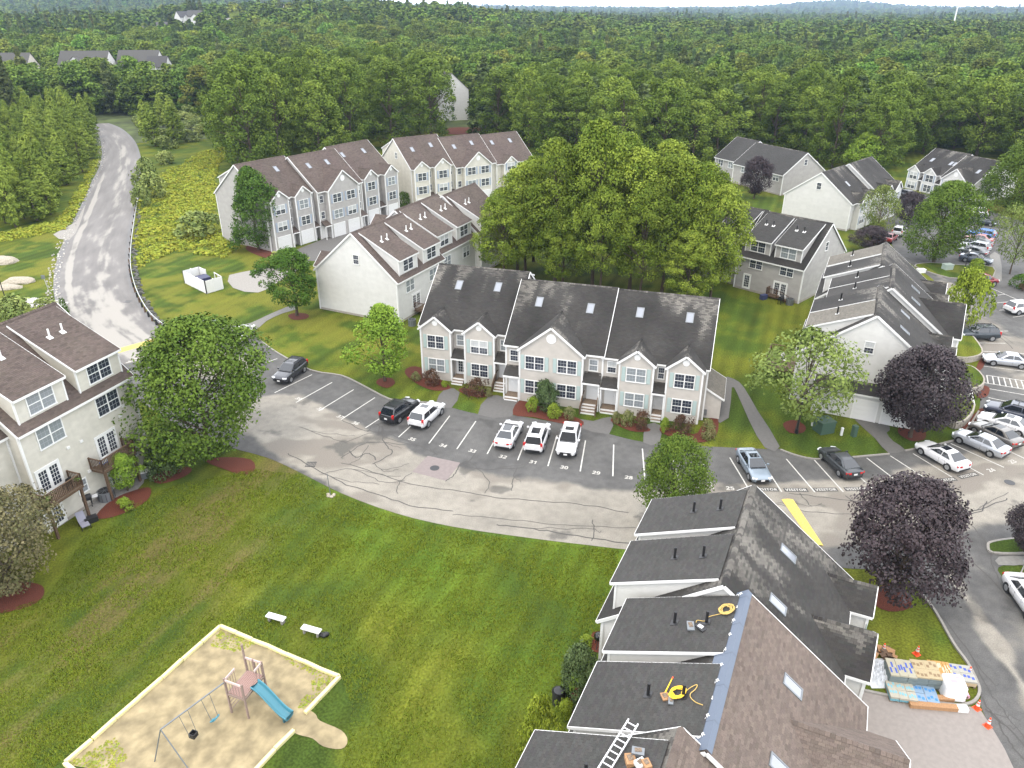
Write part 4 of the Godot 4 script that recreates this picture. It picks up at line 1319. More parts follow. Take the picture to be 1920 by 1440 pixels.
	# row on the right, seen from its end and above
	var r := townhouse({"id": "R", "label": "white townhouse row with streaked grey roofs beside the right car park", "x": 40.15, "z": -63.08, "th": 1.124, "he": 5.44, "ri": 4.81, "wall": "white_siding", "roof": "gray", "shut": "shutter",
		"sections": [[0.0, 9.45, 0.0, 0.0], [9.5, 18.45, 1.1, -0.07], [18.5, 28.9, 0.07, -0.39]],
		"dormers": [[0.8, 4.6, 0, "light"], [5.2, 9.1, 0, "gray"], [10.2, 13.7, 1, "gray"], [14.3, 17.9, 1, "gray"], [19.4, 23.2, 2, "gray"], [24.2, 28.2, 2, "light"]], "pipes": [0.42, 0.42], "pipe_mat": "black", "flash_mat": "trim",
		"bays": [[2.0, 5.4, 0], [7.3, 9.3, 0], [11.0, 17.4, 1], [20.0, 23.3, 2], [24.8, 28.1, 2]], "front_h": [1.6, 4.1],
		"entries": [[5.45, 7.25, 0, 0.5, 2, false]],
		"skylights": [[2.5, 0, 0.42], [7.2, 0, 0.42], [11.8, 1, 0.4], [16.0, 1, 0.4], [22.0, 2, 0.36]],
		"end_win": [[0.0, -6.4, 7.0]], "rear_deck": [[6.5, 0, 4.4, 3.4, 1.2, false]], "rear_door": [[5.6, 1.2, 0, 1.9, 2]]})
	lean_to(r, "garage_wing", 0.0, -1.6, -10.4, -1.0, 2.75, 3.25, "white_siding", "gray")
	for v in [-5.6, -3.0]:
		garage_door(r, Vector3(-1.63, 0.03, v), -PI / 2, 2.0, 2.1)
	# grey garages row top left
	townhouse({"id": "I", "label": "grey three-storey townhouse row with white garage doors beyond the columnar tree", "x": -40.01, "z": -121.42, "th": 0.975, "he": 8.35, "ri": 5.1, "wall": "gray_siding", "roof": "brown", "shut": "shutter_blue", "garages": true,
		"sections": [[-0.1, 9.95, 0.0, 0.0], [10.0, 20.6, 1.22, -0.05], [20.7, 31.5, -1.0, -0.05]],
		"bays": [[0.2, 3.8, 0], [5.34, 8.73, 0], [11.57, 18.74, 1], [22.4, 25.8, 2, 1.3], [27.86, 31.3, 2, 1.3]], "front_h": [4.0, 6.75],
		"entries": [[3.85, 5.3, 0, 0.1, 0, false], [8.76, 9.95, 0, 0.1, 0, false], [10.0, 11.5, 1, 0.1, 0, false], [18.8, 20.5, 1, 0.1, 0, false], [25.85, 27.8, 2, 0.1, 0, false]],
		"dormers": [[0.8, 4.6, 0], [5.4, 9.2, 0]], "pipes": [],
		"skylights": [[6.6, 0, 0.3], [12.5, 1, 0.33], [16.8, 1, 0.33], [23.0, 2, 0.3], [28.5, 2, 0.3]]})
	townhouse({"id": "J", "label": "white three-storey townhouse row with blue shutters behind the grey one", "x": -19.84, "z": -150.04, "th": 0.647, "he": 8.2, "ri": 4.92, "wall": "cream", "roof": "brown", "shut": "shutter_blue", "garages": true,
		"sections": [[0.0, 9.88, 0.0, 0.0], [9.91, 19.8, 0.89, -0.6], [19.83, 29.6, 1.31, -0.94]],
		"bays": [[0.2, 3.5, 0], [4.9, 8.5, 0], [11.5, 18.0, 1], [21.2, 24.5, 2]], "front_h": [4.0, 6.6],
		"entries": [[3.55, 4.85, 0, 0.1, 0, false], [8.55, 9.85, 0, 0.1, 0, false], [9.95, 11.45, 1, 0.1, 0, false]],
		"dormers": [[0.5, 4.2, 0]], "pipes": [], "end_win": [[0.0, -5.6, 10.0]],
		"skylights": [[2.6, 0, 0.42], [7.2, 0, 0.34], [12.2, 1, 0.36], [16.8, 1, 0.3], [21.8, 2, 0.3], [26.6, 2, 0.3]]})
	townhouse({"id": "K", "label": "grey townhouse row with rear dormers between the big grove and the right row", "x": 48.22, "z": -105.45, "th": -3.934, "he": 4.95, "ri": 4.97, "wall": "gray_siding", "roof": "gray", "shut": "shutter",
		"sections": [[0.0, 9.9, 0.0, 0.0], [9.95, 20.0, 0.9, -0.1]], "di": 0.55,
		"dormers": [[0.86, 4.66, 0, "dark"], [5.43, 9.2, 0, "dark"], [10.8, 14.6, 1, "dark"]], "pipe_side": true, "pipe_mat": "black",
		"rear_win": [[2.35, 4.1, 2.0, 1.45, 2, 0], [6.95, 4.1, 2.0, 1.45, 2, 0], [12.5, 4.1, 2.0, 1.45, 2, 1]], "rear_door": [[2.9, 0.25, 0, 1.9, 2], [8.0, 0.25, 0, 1.0, 1]],
		"rear_deck": [[3.6, 0, 1.6, 0.9, 0.5, true]], "bays": [[1.0, 4.4, 0], [5.8, 9.2, 0]], "front_h": [1.6, 4.0], "end_win": [[0.0, -6.7, 6.9]]})
	townhouse({"id": "N", "label": "tall white townhouse row with wide blank end wall by the upper car park", "x": 60.94, "z": -134.36, "th": 0.792, "he": 4.99, "ri": 4.6, "wall": "white_siding", "roof": "gray", "shut": "shutter_blue",
		"sections": [[0.0, 9.9, 0.0, 0.0], [9.95, 20.3, 0.82, 0.4]],
		"bays": [[1.8, 5.2, 0], [6.4, 9.4, 0], [11.0, 14.2, 1], [15.5, 18.9, 1]], "front_h": [1.7, 4.0], "skylights": [[4.6, 0, 0.5]], "end_win": [[0.0, -6.4, 7.2]]})
	townhouse({"id": "K2", "label": "pale grey townhouse row behind the dark purple tree at the wood's edge", "x": 69.08, "z": -168.98, "th": 2.031, "he": 4.4, "ri": 4.1, "wall": "gray_siding", "roof": "gray", "shut": "", "D": 12.0,
		"sections": [[0.0, 15.5, 0.0, 0.0, "gray", "dark"], [15.55, 23.0, 0.9, 0.25, "gray", "dark"]], "rear_win": [[2.0, 3.5, 1.8, 1.4, 2, 0], [7.0, 3.5, 1.8, 1.4, 2, 0], [12.0, 3.5, 1.8, 1.4, 2, 0], [17.5, 3.6, 1.7, 1.5, 2, 1], [21.0, 3.6, 1.7, 1.5, 2, 1]], "bays": [[2.0, 5.0, 0]], "end_win": [[0.0, -6.0, 6.6]]})
	townhouse({"id": "P", "label": "white townhouse row at the far end of the upper car park", "x": 89.39, "z": -173.52, "th": -1.174, "he": 4.11, "ri": 4.03, "wall": "white_siding", "roof": "gray", "shut": "shutter_blue",
		"sections": [[1.6, 10.4, 0.0, 0.0], [10.45, 18.3, 1.1, -0.08]],
		"bays": [[1.8, 4.7, 0], [5.92, 8.95, 0], [11.46, 17.38, 1]], "front_h": [1.0, 3.1], "entries": [[4.75, 5.9, 0, 0.1, 0, false], [9.0, 10.4, 0, 0.1, 0, false]],
		"skylights": [[3.8, 0, 0.5], [8.6, 0, 0.5], [9.6, 0, 0.5], [16.4, 1, 0.55]]})

# ---------- trees and shrubs ----------
const KINDS := {
	"maple_tree": {"h": 12.0, "r": 6.0, "lo": 0.08, "shape": "round", "cl": 205, "lv": 125, "ls": 0.25, "a": Color(0.042, 0.081, 0.014), "b": Color(0.136, 0.200, 0.036), "tr": 0.24, "cs": 0.26},
	"lime_maple_tree": {"h": 9.0, "r": 4.2, "lo": 0.14, "shape": "spiky", "cl": 90, "lv": 80, "ls": 0.26, "a": Color(0.102, 0.186, 0.024), "b": Color(0.238, 0.338, 0.048), "tr": 0.14, "cs": 0.24},
	"linden_tree": {"h": 9.0, "r": 4.0, "lo": 0.17, "shape": "round", "cl": 130, "lv": 95, "ls": 0.22, "a": Color(0.036, 0.080, 0.014), "b": Color(0.101, 0.176, 0.031), "tr": 0.18, "cs": 0.2},
	"airy_maple_tree": {"h": 10.0, "r": 6.0, "lo": 0.22, "shape": "round", "cl": 105, "lv": 50, "ls": 0.3, "a": Color(0.097, 0.141, 0.037), "b": Color(0.215, 0.267, 0.074), "tr": 0.16, "cs": 0.24},
	"purple_maple_tree": {"h": 8.8, "r": 5.2, "lo": 0.14, "shape": "round", "cl": 185, "lv": 112, "ls": 0.24, "a": Color(0.022, 0.016, 0.019), "b": Color(0.061, 0.046, 0.051), "tr": 0.2, "cs": 0.24, "mat": "purple_leaf"},
	"columnar_tree": {"h": 13.0, "r": 4.2, "lo": 0.05, "shape": "column", "cl": 230, "lv": 80, "ls": 0.28, "a": Color(0.036, 0.080, 0.016), "b": Color(0.111, 0.182, 0.036), "tr": 0.2, "cs": 0.28},
	"crab_apple_tree": {"h": 7.4, "r": 5.0, "lo": 0.08, "shape": "round", "cl": 140, "lv": 100, "ls": 0.2, "a": Color(0.080, 0.085, 0.036), "b": Color(0.215, 0.185, 0.10), "tr": 0.2, "cs": 0.22},
	"oak_tree": {"h": 20.0, "r": 6.8, "lo": 0.05, "shape": "dome", "cl": 120, "lv": 86, "ls": 0.42, "a": Color(0.053, 0.094, 0.017), "b": Color(0.176, 0.239, 0.039), "tr": 0.34, "cs": 0.24},
	"grove_maple_tree": {"h": 22.0, "r": 7.0, "lo": 0.24, "shape": "dome", "cl": 165, "lv": 112, "ls": 0.33, "a": Color(0.068, 0.114, 0.017), "b": Color(0.234, 0.294, 0.044), "tr": 0.3, "cs": 0.22},
	"wood_oak_tree": {"h": 17.0, "r": 5.6, "lo": 0.08, "shape": "dome", "cl": 74, "lv": 44, "ls": 0.62, "a": Color(0.055, 0.097, 0.020), "b": Color(0.171, 0.234, 0.045), "tr": 0.3, "cs": 0.27},
	"wood_pine_tree": {"h": 20.0, "r": 4.2, "lo": 0.15, "shape": "cone", "cl": 80, "lv": 34, "ls": 0.75, "a": Color(0.045, 0.075, 0.029), "b": Color(0.141, 0.184, 0.064), "tr": 0.3, "cs": 0.24},
	"poplar_tree": {"h": 11.0, "r": 2.6, "lo": 0.06, "shape": "flame", "cl": 90, "lv": 54, "ls": 0.36, "a": Color(0.098, 0.150, 0.026), "b": Color(0.255, 0.322, 0.058), "tr": 0.14, "cs": 0.3},
	"round_shrub": {"h": 1.4, "r": 1.1, "lo": 0.0, "shape": "dome", "cl": 40, "lv": 40, "ls": 0.13, "a": Color(0.045, 0.095, 0.018), "b": Color(0.10, 0.17, 0.035), "tr": 0.0, "cs": 0.34},
	"lime_shrub": {"h": 1.2, "r": 1.0, "lo": 0.0, "shape": "dome", "cl": 36, "lv": 40, "ls": 0.14, "a": Color(0.13, 0.20, 0.022), "b": Color(0.24, 0.31, 0.05), "tr": 0.0, "cs": 0.34},
	"barberry_shrub": {"h": 1.3, "r": 1.3, "lo": 0.0, "shape": "dome", "cl": 40, "lv": 40, "ls": 0.13, "a": Color(0.06, 0.036, 0.026), "b": Color(0.135, 0.085, 0.055), "tr": 0.0, "cs": 0.34},
	"spirea_shrub": {"h": 1.1, "r": 1.1, "lo": 0.0, "shape": "dome", "cl": 36, "lv": 40, "ls": 0.13, "a": Color(0.09, 0.12, 0.035), "b": Color(0.26, 0.25, 0.12), "tr": 0.0, "cs": 0.34},
	"big_shrub": {"h": 3.4, "r": 2.2, "lo": 0.0, "shape": "dome", "cl": 80, "lv": 60, "ls": 0.2, "a": Color(0.042, 0.070, 0.026), "b": Color(0.115, 0.160, 0.068), "tr": 0.0, "cs": 0.28},
	"lime_bush_shrub": {"h": 3.4, "r": 3.0, "lo": 0.0, "shape": "dome", "cl": 90, "lv": 60, "ls": 0.24, "a": Color(0.12, 0.17, 0.018), "b": Color(0.28, 0.34, 0.045), "tr": 0.0, "cs": 0.26},
	"wild_shrub": {"h": 2.6, "r": 2.0, "lo": 0.0, "shape": "dome", "cl": 40, "lv": 34, "ls": 0.3, "a": Color(0.098, 0.144, 0.042), "b": Color(0.270, 0.308, 0.098), "tr": 0.0, "cs": 0.34},
}
var protos := {}
var picked := {}

func shape_r(shape: String, t: float) -> float:
	match shape:
		"dome":
			return pow(maxf(1.0 - pow(maxf(t - 0.32, 0.0) / 0.68, 2.2), 0.0), 0.5) * lerpf(0.72, 1.0, smoothstep(0.0, 0.32, t))
		"column":
			return lerpf(0.85, 1.0, smoothstep(0.0, 0.25, t)) * pow(maxf(1.0 - pow(t, 2.6), 0.0), 0.6)
		"cone":
			return pow(maxf(1.0 - t, 0.0), 0.75) * (0.75 + 0.25 * sin(t * 34.0)) + 0.05
		"flame":
			return pow(maxf(1.0 - t, 0.0), 0.6) * smoothstep(-0.25, 0.3, t)
		"spiky":
			return pow(maxf(1.0 - t, 0.0), 0.55) * smoothstep(-0.2, 0.35, t)
	return sqrt(maxf(1.0 - pow(t * 2.0 - 1.0, 2.0), 0.0)) * lerpf(1.06, 0.92, t)

func leaf_quad(m: MB, o: Vector3, nn: Vector3, out: Vector3, s: float, col: Color) -> void:
	var x := nn.cross(Vector3(rng.randf() - 0.5, rng.randf() - 0.5, rng.randf() - 0.5)).normalized()
	var y := nn.cross(x)
	var a := o - x * s * 0.5
	var b := o - y * s * 0.36 + nn * s * 0.06
	var c := o + x * s * 0.5
	var d := o + y * s * 0.36 + nn * s * 0.06
	m.quad2(a, b, c, d, (nn + out * 0.9).normalized(), col)

func rand_dir() -> Vector3:
	var z := rng.randf_range(-1, 1)
	var a := rng.randf() * TAU
	var r := sqrt(1.0 - z * z)
	return Vector3(r * cos(a), z, r * sin(a))

func crown_mesh(k: Dictionary, sd: int) -> Array:
	rng.seed = sd
	var m := MB.new()
	var h0: float = k.h * k.lo
	var hh: float = k.h - h0
	var limbs := []
	var lobes := []
	if k.has("hull"):
		var hc: Color = k.a.lerp(k.b, 0.3)
		if k.shape == "cone":
			m.tube(Vector3(0, h0 + 0.6, 0), Vector3(0, k.h * 0.9, 0), k.r * 0.5, 0.2, 8, hc)
		else:
			m.ball(Vector3(0, h0 + hh * 0.44, 0), Vector3(k.r * 0.62, hh * 0.36, k.r * 0.62), 5, hc)
	for i in 7:
		lobes.append([rng.randf() * TAU, rng.randf_range(0.05, 0.2), rng.randf_range(0.1, 0.9)])
	for i in k.cl:
		var t: float = clampf(rng.randf_range(0.02, 1.0) if rng.randf() < 0.75 else rng.randf_range(0.55, 1.0), 0.0, 0.985)
		var ang := rng.randf() * TAU
		var er: float = shape_r(k.shape, t) * k.r
		for l in lobes:
			er *= 1.0 + l[1] * cos(ang - l[0]) * cos((t - l[2]) * 4.0)
		var cr: float = k.r * k.cs * rng.randf_range(0.65, 1.25)
		cr = minf(cr, maxf(er * 0.75, k.r * 0.12))
		var f := 0.35 + 0.65 * sqrt(rng.randf())
		var rad := maxf(er - cr * 0.75, 0.0) * f
		var o := Vector3(cos(ang) * rad, h0 + t * (hh - cr * 0.5) + cr * 0.25, sin(ang) * rad)
		limbs.append(o)
		var out := Vector3(cos(ang) * f, (t - 0.35) * 1.3, sin(ang) * f).normalized()
		var tint := rng.randf()
		for j in k.lv:
			var dr := (rand_dir() + out * 0.45 + Vector3.UP * 0.25).normalized()
			var p := o + dr * cr * Vector3(1, 0.8, 1) * rng.randf_range(0.6, 1.08)
			if p.y < 0.03:
				continue
			var nn := (dr * 0.7 + Vector3.UP * 0.45 + rand_dir() * 0.75).normalized()
			var c: Color = k.a.lerp(k.b, clampf(tint * 0.55 + rng.randf() * 0.5 - 0.05, 0.0, 1.0))
			leaf_quad(m, p, nn, dr, k.ls * rng.randf_range(0.7, 1.35), c)
	return [m.mesh(), limbs]

func make_proto(kind: String, v: int) -> Node3D:
	var k: Dictionary = KINDS[kind].duplicate()
	var tv: float = [1.0, 1.2, 0.84][v % 3] if kind in ["oak_tree", "grove_maple_tree", "poplar_tree", "wild_shrub"] else 1.0
	for e in ["a", "b"]:
		k[e] = Color(k[e].r * tv * (1.05 if v == 1 else 1.0), k[e].g * tv, k[e].b * tv)
	var cm := crown_mesh(k, hash(kind) % 10000 + v * 77)
	var t := thing(kind, "", "shrub" if kind.ends_with("shrub") else "tree")
	var lf: Material = M[k.get("mat", "leaf")]
	if k.tr > 0.0:
		var tm := MB.new()
		var top: float = k.h * (0.62 if k.shape != "cone" and k.shape != "flame" else 0.9)
		var last := Vector3.ZERO
		var lr: float = k.tr * 1.25
		for i in 5:
			var f := (i + 1) / 5.0
			var nx := Vector3(rng.randf_range(-0.12, 0.12), top * f, rng.randf_range(-0.12, 0.12)) * Vector3(k.r * 0.25, 1, k.r * 0.25)
			var nr: float = k.tr * lerpf(1.0, 0.3, f)
			tm.tube(last, nx, lr, nr, 8, Color.WHITE, false)
			last = nx
			lr = nr
		obj("trunk", tm, M.bark, t)
		var bm := MB.new()
		for i in mini(26, cm[1].size()):
			var e: Vector3 = cm[1][i]
			var s := Vector3(0, clampf(e.y * 0.62 - 0.2, k.h * maxf(k.lo, 0.08), top * 0.95), 0)
			var mid: Vector3 = s.lerp(e, 0.55) + Vector3.UP * k.r * 0.05
			bm.tube(s, mid, k.tr * 0.36, k.tr * 0.22, 5, Color.WHITE, false)
			bm.tube(mid, e, k.tr * 0.22, k.tr * 0.08, 5, Color.WHITE, false)
		obj("limbs", bm, M.bark, t)
		stuff(obj("crown", cm[0], lf, t))
	else:
		stuff(obj("foliage", cm[0], lf, t))
	return t

func plant(kind: String, x: float, z: float, h: float, r: float, label: String, group := "", turn := -1.0, variants := 2) -> Node3D:
	var n: int = picked.get(kind, 0)
	picked[kind] = n + 1
	var v := n % variants
	var key := "%s%d" % [kind, v]
	var k: Dictionary = KINDS[kind]
	var o: Node3D
	if protos.has(key):
		o = copy(protos[key], Vector3.ZERO, 0.0, label)
	else:
		o = make_proto(kind, v)
		protos[key] = o
		o.set_meta("label", label)
	if group:
		o.set_meta("group", group)
	elif o.has_meta("group"):
		o.remove_meta("group")
	o.position = Vector3(x, gh(x, z) - 0.03, z)
	o.rotation.y = fmod(n * 2.399, TAU) if turn < 0.0 else turn
	o.scale = Vector3(r / k.r, h / k.h, r / k.r)
	return o

func scatter(poly: PackedVector2Array, gap: float, sd: int, most := 400) -> Array:
	var r := []
	var lo := poly[0]
	var hi := poly[0]
	for p in poly:
		lo = lo.min(p)
		hi = hi.max(p)
	var g := RandomNumberGenerator.new()
	g.seed = sd
	for i in 6000:
		var p := Vector2(g.randf_range(lo.x, hi.x), g.randf_range(lo.y, hi.y))
		if not Geometry2D.is_point_in_polygon(p, poly):
			continue
		var ok := true
		for q in r:
			if p.distance_squared_to(q) < gap * gap:
				ok = false
				break
		if ok:
			r.append(p)
			if r.size() >= most:
				break
	return r

func make_trees() -> void:
	# single trees about the houses
	plant("maple_tree", -27.14, -57.18, 12.91, 6.49, "large round maple on the lawn corner beside the cream balcony house")
	plant("crab_apple_tree", -34.71, -39.80, 8.24, 4.77, "olive brown crab apple in a mulch ring at the lower left")
	plant("linden_tree", -28.36, -92.14, 8.95, 4.19, "dense round tree beside the footpath at the blank white end wall")
	plant("lime_maple_tree", -13.78, -72.65, 8.79, 4.50, "young light green maple at the left end of the beige row")
	plant("columnar_tree", -42.67, -122.62, 13.68, 4.27, "dark columnar tree in front of the grey garage row")
	plant("airy_maple_tree", 27.16, -61.75, 10.19, 5.83, "airy light green maple behind the black lamp post")
	plant("purple_maple_tree", 37.53, -60.75, 9.07, 4.37, "purple maple between the white end wall and the parked white sedan")
	plant("purple_maple_tree", 26.35, -39.69, 8.85, 4.22, "large purple maple on the lawn above the roofing pallets")
	plant("purple_maple_tree", 38.08, -43.76, 4.33, 2.12, "purple maple on the grass island cut off by the right edge")
	plant("maple_tree", 12.30, -47.28, 7.71, 3.06, "bushy green tree at the far end of the half re-roofed row")
	plant("maple_tree", 67.22, -115.19, 12.58, 5.71, "bright round maple on the island of the upper car park")
	plant("airy_maple_tree", 63.36, -127.83, 9.21, 3.93, "thin grey green tree beside the tall white row")
	plant("purple_maple_tree", 59.93, -122.00, 4.07, 3.10, "low purple tree behind the streaked grey roof")
	plant("purple_maple_tree", 73.74, -137.56, 6.21, 3.04, "small purple tree among the cars of the upper car park")
	plant("purple_maple_tree", 51.80, -160.98, 8.44, 3.72, "dark purple tree on the lawn before the pale grey row")
	plant("maple_tree", 99.56, -147.79, 13.75, 7.23, "tall green tree at the right edge behind the upper car park")
	plant("airy_maple_tree", 76.02, -109.53, 10.50, 4.17, "olive tree with a leaning trunk by the upper right path")
	plant("lime_maple_tree", 86.04, -188.56, 9.72, 6.37, "yellow green tree behind the tall white row")
	plant("linden_tree", 99.28, -157.00, 5.70, 2.21, "small dark tree at the end of the far white row")
	plant("round_shrub", -9.33, -164.61, 3.67, 1.97, "bushy shrub before the white three-storey row")
	plant("round_shrub", -21.86, -151.35, 3.43, 1.72, "dark shrub between the grey and the white three-storey rows")
	plant("lime_bush_shrub", 57.99, -90.06, 6.54, 2.88, "big yellow green shrub beside the streaked grey roofs")
	plant("wild_shrub", -56.73, -132.00, 3.66, 4.00, "round dark green bush alone in the meadow")
	plant("wild_shrub", -35.22, -113.25, 2.58, 3.33, "yellow green bush at the foot of the columnar tree")
	plant("lime_shrub", 71.01, -110.05, 2.11, 1.42, "round lime shrub on the island near the silver sedans")
	plant("round_shrub", 73.38, -103.15, 2.02, 1.31, "clipped green shrub by the upper right path")
	plant("barberry_shrub", 73.61, -101.77, 1.28, 0.92, "brown shrub beside the clipped green one at the right edge")
	# shrubs in front of the beige row
	plant("spirea_shrub", -10.44, -72.78, 1.03, 0.64, "first shrub of the beige row's bed, pale and feathery", "", 0.5)
	plant("barberry_shrub", -8.49, -71.74, 1.78, 1.03, "olive brown shrub under the leftmost ground floor window")
	plant("lime_shrub", -7.25, -71.36, 0.70, 0.43, "small lime shrub by the first stoop of the beige row")
	plant("barberry_shrub", -3.73, -69.14, 1.99, 1.33, "wide brown barberry between the first two stoops")
	plant("spirea_shrub", -2.45, -69.02, 1.00, 0.47, "small pale shrub right of the wide brown barberry")
	plant("big_shrub", 3.44, -66.22, 3.24, 1.38, "tall clipped green shrub under the wide double gable")
	plant("lime_shrub", 2.03, -65.78, 1.63, 0.74, "leafy light green shrub left of the tall clipped one")
	plant("lime_shrub", 4.12, -64.68, 1.44, 0.84, "light green shrub in front of the tall clipped one")
	plant("spirea_shrub", 5.68, -64.35, 1.26, 0.68, "pale shrub at the right end of the wide gable's bed")
	plant("spirea_shrub", 10.15, -63.50, 1.19, 0.52, "small cream flecked shrub left of the fourth bay")
	plant("spirea_shrub", 11.23, -62.98, 1.53, 0.77, "cream flecked shrub in the middle of the fourth bay's bed")
	plant("barberry_shrub", 12.46, -62.25, 1.87, 0.92, "brown barberry before the fourth bay of the beige row")
	plant("lime_shrub", 14.50, -61.65, 1.57, 0.51, "bright lime shrub beside the last stoop of the beige row")
	plant("barberry_shrub", 16.00, -61.25, 2.08, 1.16, "wide brown barberry under the last bay of the beige row")
	plant("spirea_shrub", 18.42, -60.55, 1.84, 0.85, "pale domed shrub at the right corner of the beige row")
	# shrubs at the rear of the near houses
	plant("big_shrub", 3.90, -30.84, 4.03, 1.40, "tall grey green rhododendron behind the half re-roofed row")
	plant("lime_bush_shrub", 1.30, -27.32, 3.91, 1.10, "big yellow green shrub at the lower edge behind the near roofs")
	plant("lime_bush_shrub", 3.04, -29.55, 1.29, 0.60, "small yellow green shrub by the pale ground behind the near roofs")
	plant("lime_shrub", 4.76, -35.16, 0.55, 0.51, "low lime shrub beside the black kettle grill")
	plant("lime_maple_tree", -32.20, -52.00, 3.67, 2.02, "sparse light green shrub tree beside the air conditioner")
	plant("big_shrub", -29.98, -54.41, 3.23, 1.69, "dark green hydrangea mound at the house corner under the big maple")
	plant("lime_shrub", -31.15, -49.52, 0.94, 0.73, "low light green plant in the mulch bed by the air conditioner")
	plant("wild_shrub", -62.39, -87.00, 4.26, 2.98, "dark green bush behind the cream house's ridge")
	plant("wild_shrub", -61.43, -92.53, 2.24, 1.75, "bush beside the white boulders behind the cream house")
	plant("round_shrub", -56.43, -88.42, 3.74, 0.61, "slim green sapling at the corner of the cream house roof")
	plant("round_shrub", -47.86, -152.27, 1.95, 1.08, "small shrub at the foot of the grey garage row", "", 1.0)
	# the tall grove in the middle
	for q in [[-1.18, -105.53, 14.76, 5.71], [2.01, -108.00, 17.22, 6.37], [6.25, -104.33, 20.29, 6.68], [11.61, -103.15, 21.96, 6.95], [16.87, -102.00, 21.12, 6.90], [21.18, -100.42, 19.55, 6.47], [25.25, -98.24, 18.25, 6.01], [26.98, -96.13, 15.31, 5.25], [10.06, -113.25, 19.18, 7.22], [16.77, -113.25, 20.59, 7.19], [23.06, -113.25, 18.73, 6.82], [3.43, -116.04, 15.43, 6.20], [26.56, -108.00, 15.75, 5.42], [23.36, -94.50, 10.92, 4.88], [17.82, -98.24, 15.55, 5.35], [12.39, -99.54, 14.58, 5.06], [0.82, -110.57, 12.98, 5.58], [7.28, -102.00, 11.88, 4.84]]:
		plant("grove_maple_tree", q[0], q[1], q[2] * (0.93 + 0.04 * (picked.get("grove_maple_tree", 0) % 4)), q[3] * 0.86, "tall maple of the dense grove behind the beige row", "maples of the central grove", -1.0, 3)
	# wild shrubs and tall young trees along the hill road
	for p in scatter(pts("-92.44,-132.72 -87.92,-134.91 -87.48,-142.71 -95.08,-164.61 -106.26,-192 -118.47,-219.74 -139.89,-262 -162.54,-284.88 -185.77,-284.88 -192.1,-268.36 -103.99,-132.72"), 3.2, 5, 170):
		rng.seed = int(p.x * 13.0 + p.y * 7.0)
		var f := rng.randf()
		plant("poplar_tree", p.x, p.y, 8.0 + 5.5 * f, 2.2 + 1.3 * rng.randf(), "young poplar in the thicket left of the hill road", "young poplars left of the hill road", -1.0, 3)
	for p in scatter(pts("-87.53,-182 -88.55,-192 -90.56,-207 -89.97,-229.06 -89.06,-250.09 -100.13,-289.32 -117.48,-322.54 -146.36,-363.82 -156.26,-352.59 -144.07,-305.08 -121.8,-255.91 -106.04,-224.31"), 5.0, 6, 46):
		rng.seed = int(p.x * 13.0 + p.y * 7.0)
		if rng.randf() < 0.55:
			plant("poplar_tree", p.x, p.y, 7.0 + 6.5 * rng.randf(), 2.8 + 1.6 * rng.randf(), "light green young tree right of the hill road", "young trees right of the hill road", -1.0, 3)
		else:
			plant("wild_shrub", p.x, p.y, 2.5 + 2.0 * rng.randf(), 2.4 + 1.2 * rng.randf(), "wild shrub in the thicket right of the hill road", "wild shrubs right of the hill road")
	for p in scatter(pts("-164.35,-310.13 -141.47,-293.88 -143.59,-322.54 -112.7,-342 -151.71,-466.62 -211.31,-507 -258.27,-507 -222.71,-402"), 5.0, 16, 130):
		rng.seed = int(p.x * 13.0 + p.y * 7.0)
		plant("wild_shrub", p.x, p.y, 2.2 + 2.2 * rng.randf(), 2.6 + 2.0 * rng.randf(), "wild shrub on the rough ground beyond the hill road's bend", "wild shrubs beyond the bend")
	for q in [[-83.55, -172.91, 5.93, 2.66, "thin bare-tipped bush at the road edge before the meadow"], [-76.61, -160.98, 5.27, 3.17, "dark low bush at the top of the meadow by the road"], [-74.84, -152.27, 4.83, 2.16, "small bush beside the guard rail's upper end"]]:
		plant("wild_shrub", q[0], q[1], q[2], q[3], q[4])
	# dark oaks behind the grey garage row, and the edge of the wood
	for p in scatter(pts("-70.77,-193.41 -60.65,-197.75 -51.75,-207 -41.01,-219.74 -31.94,-232 -20.55,-250.09 -22.06,-284.88 -34.81,-322.54 -69.62,-322.54 -97.45,-313.58 -94.22,-268.36"), 8.0, 7, 60):
		rng.seed = int(p.x * 13.0 + p.y * 7.0)
		if absf(p.x / -p.y + 0.062) < 0.03:
			continue
		plant("oak_tree", p.x, p.y, 19.0 + 6.0 * rng.randf(), 6.6 + 2.6 * rng.randf(), "dark oak behind the grey garage row", "oaks behind the grey garage row", -1.0, 3)
	for p in scatter(pts("-11.84,-229.06 4.06,-236.03 7.32,-211.09 31.67,-188.56 51.32,-193.41 61.52,-221.54 70.4,-221.54 79.95,-197.75 83.63,-186.55 98.6,-193.41 113.39,-217.07 130.88,-202.28 141.52,-185.23 186.28,-242.33 136.63,-270.99 65.79,-284.88 -11.96,-293.88"), 7.6, 8, 170):
		rng.seed = int(p.x * 13.0 + p.y * 7.0)
		if absf(p.x / -p.y + 0.062) < 0.026:
			continue
		plant("oak_tree" if rng.randf() < 0.75 else "wood_pine_tree", p.x, p.y, 15.0 + 6.5 * rng.randf(), 5.6 + 2.6 * rng.randf(), "tree at the edge of the wood behind the houses", "trees at the wood's edge", -1.0, 3)
	make_wood()
	make_meadow()

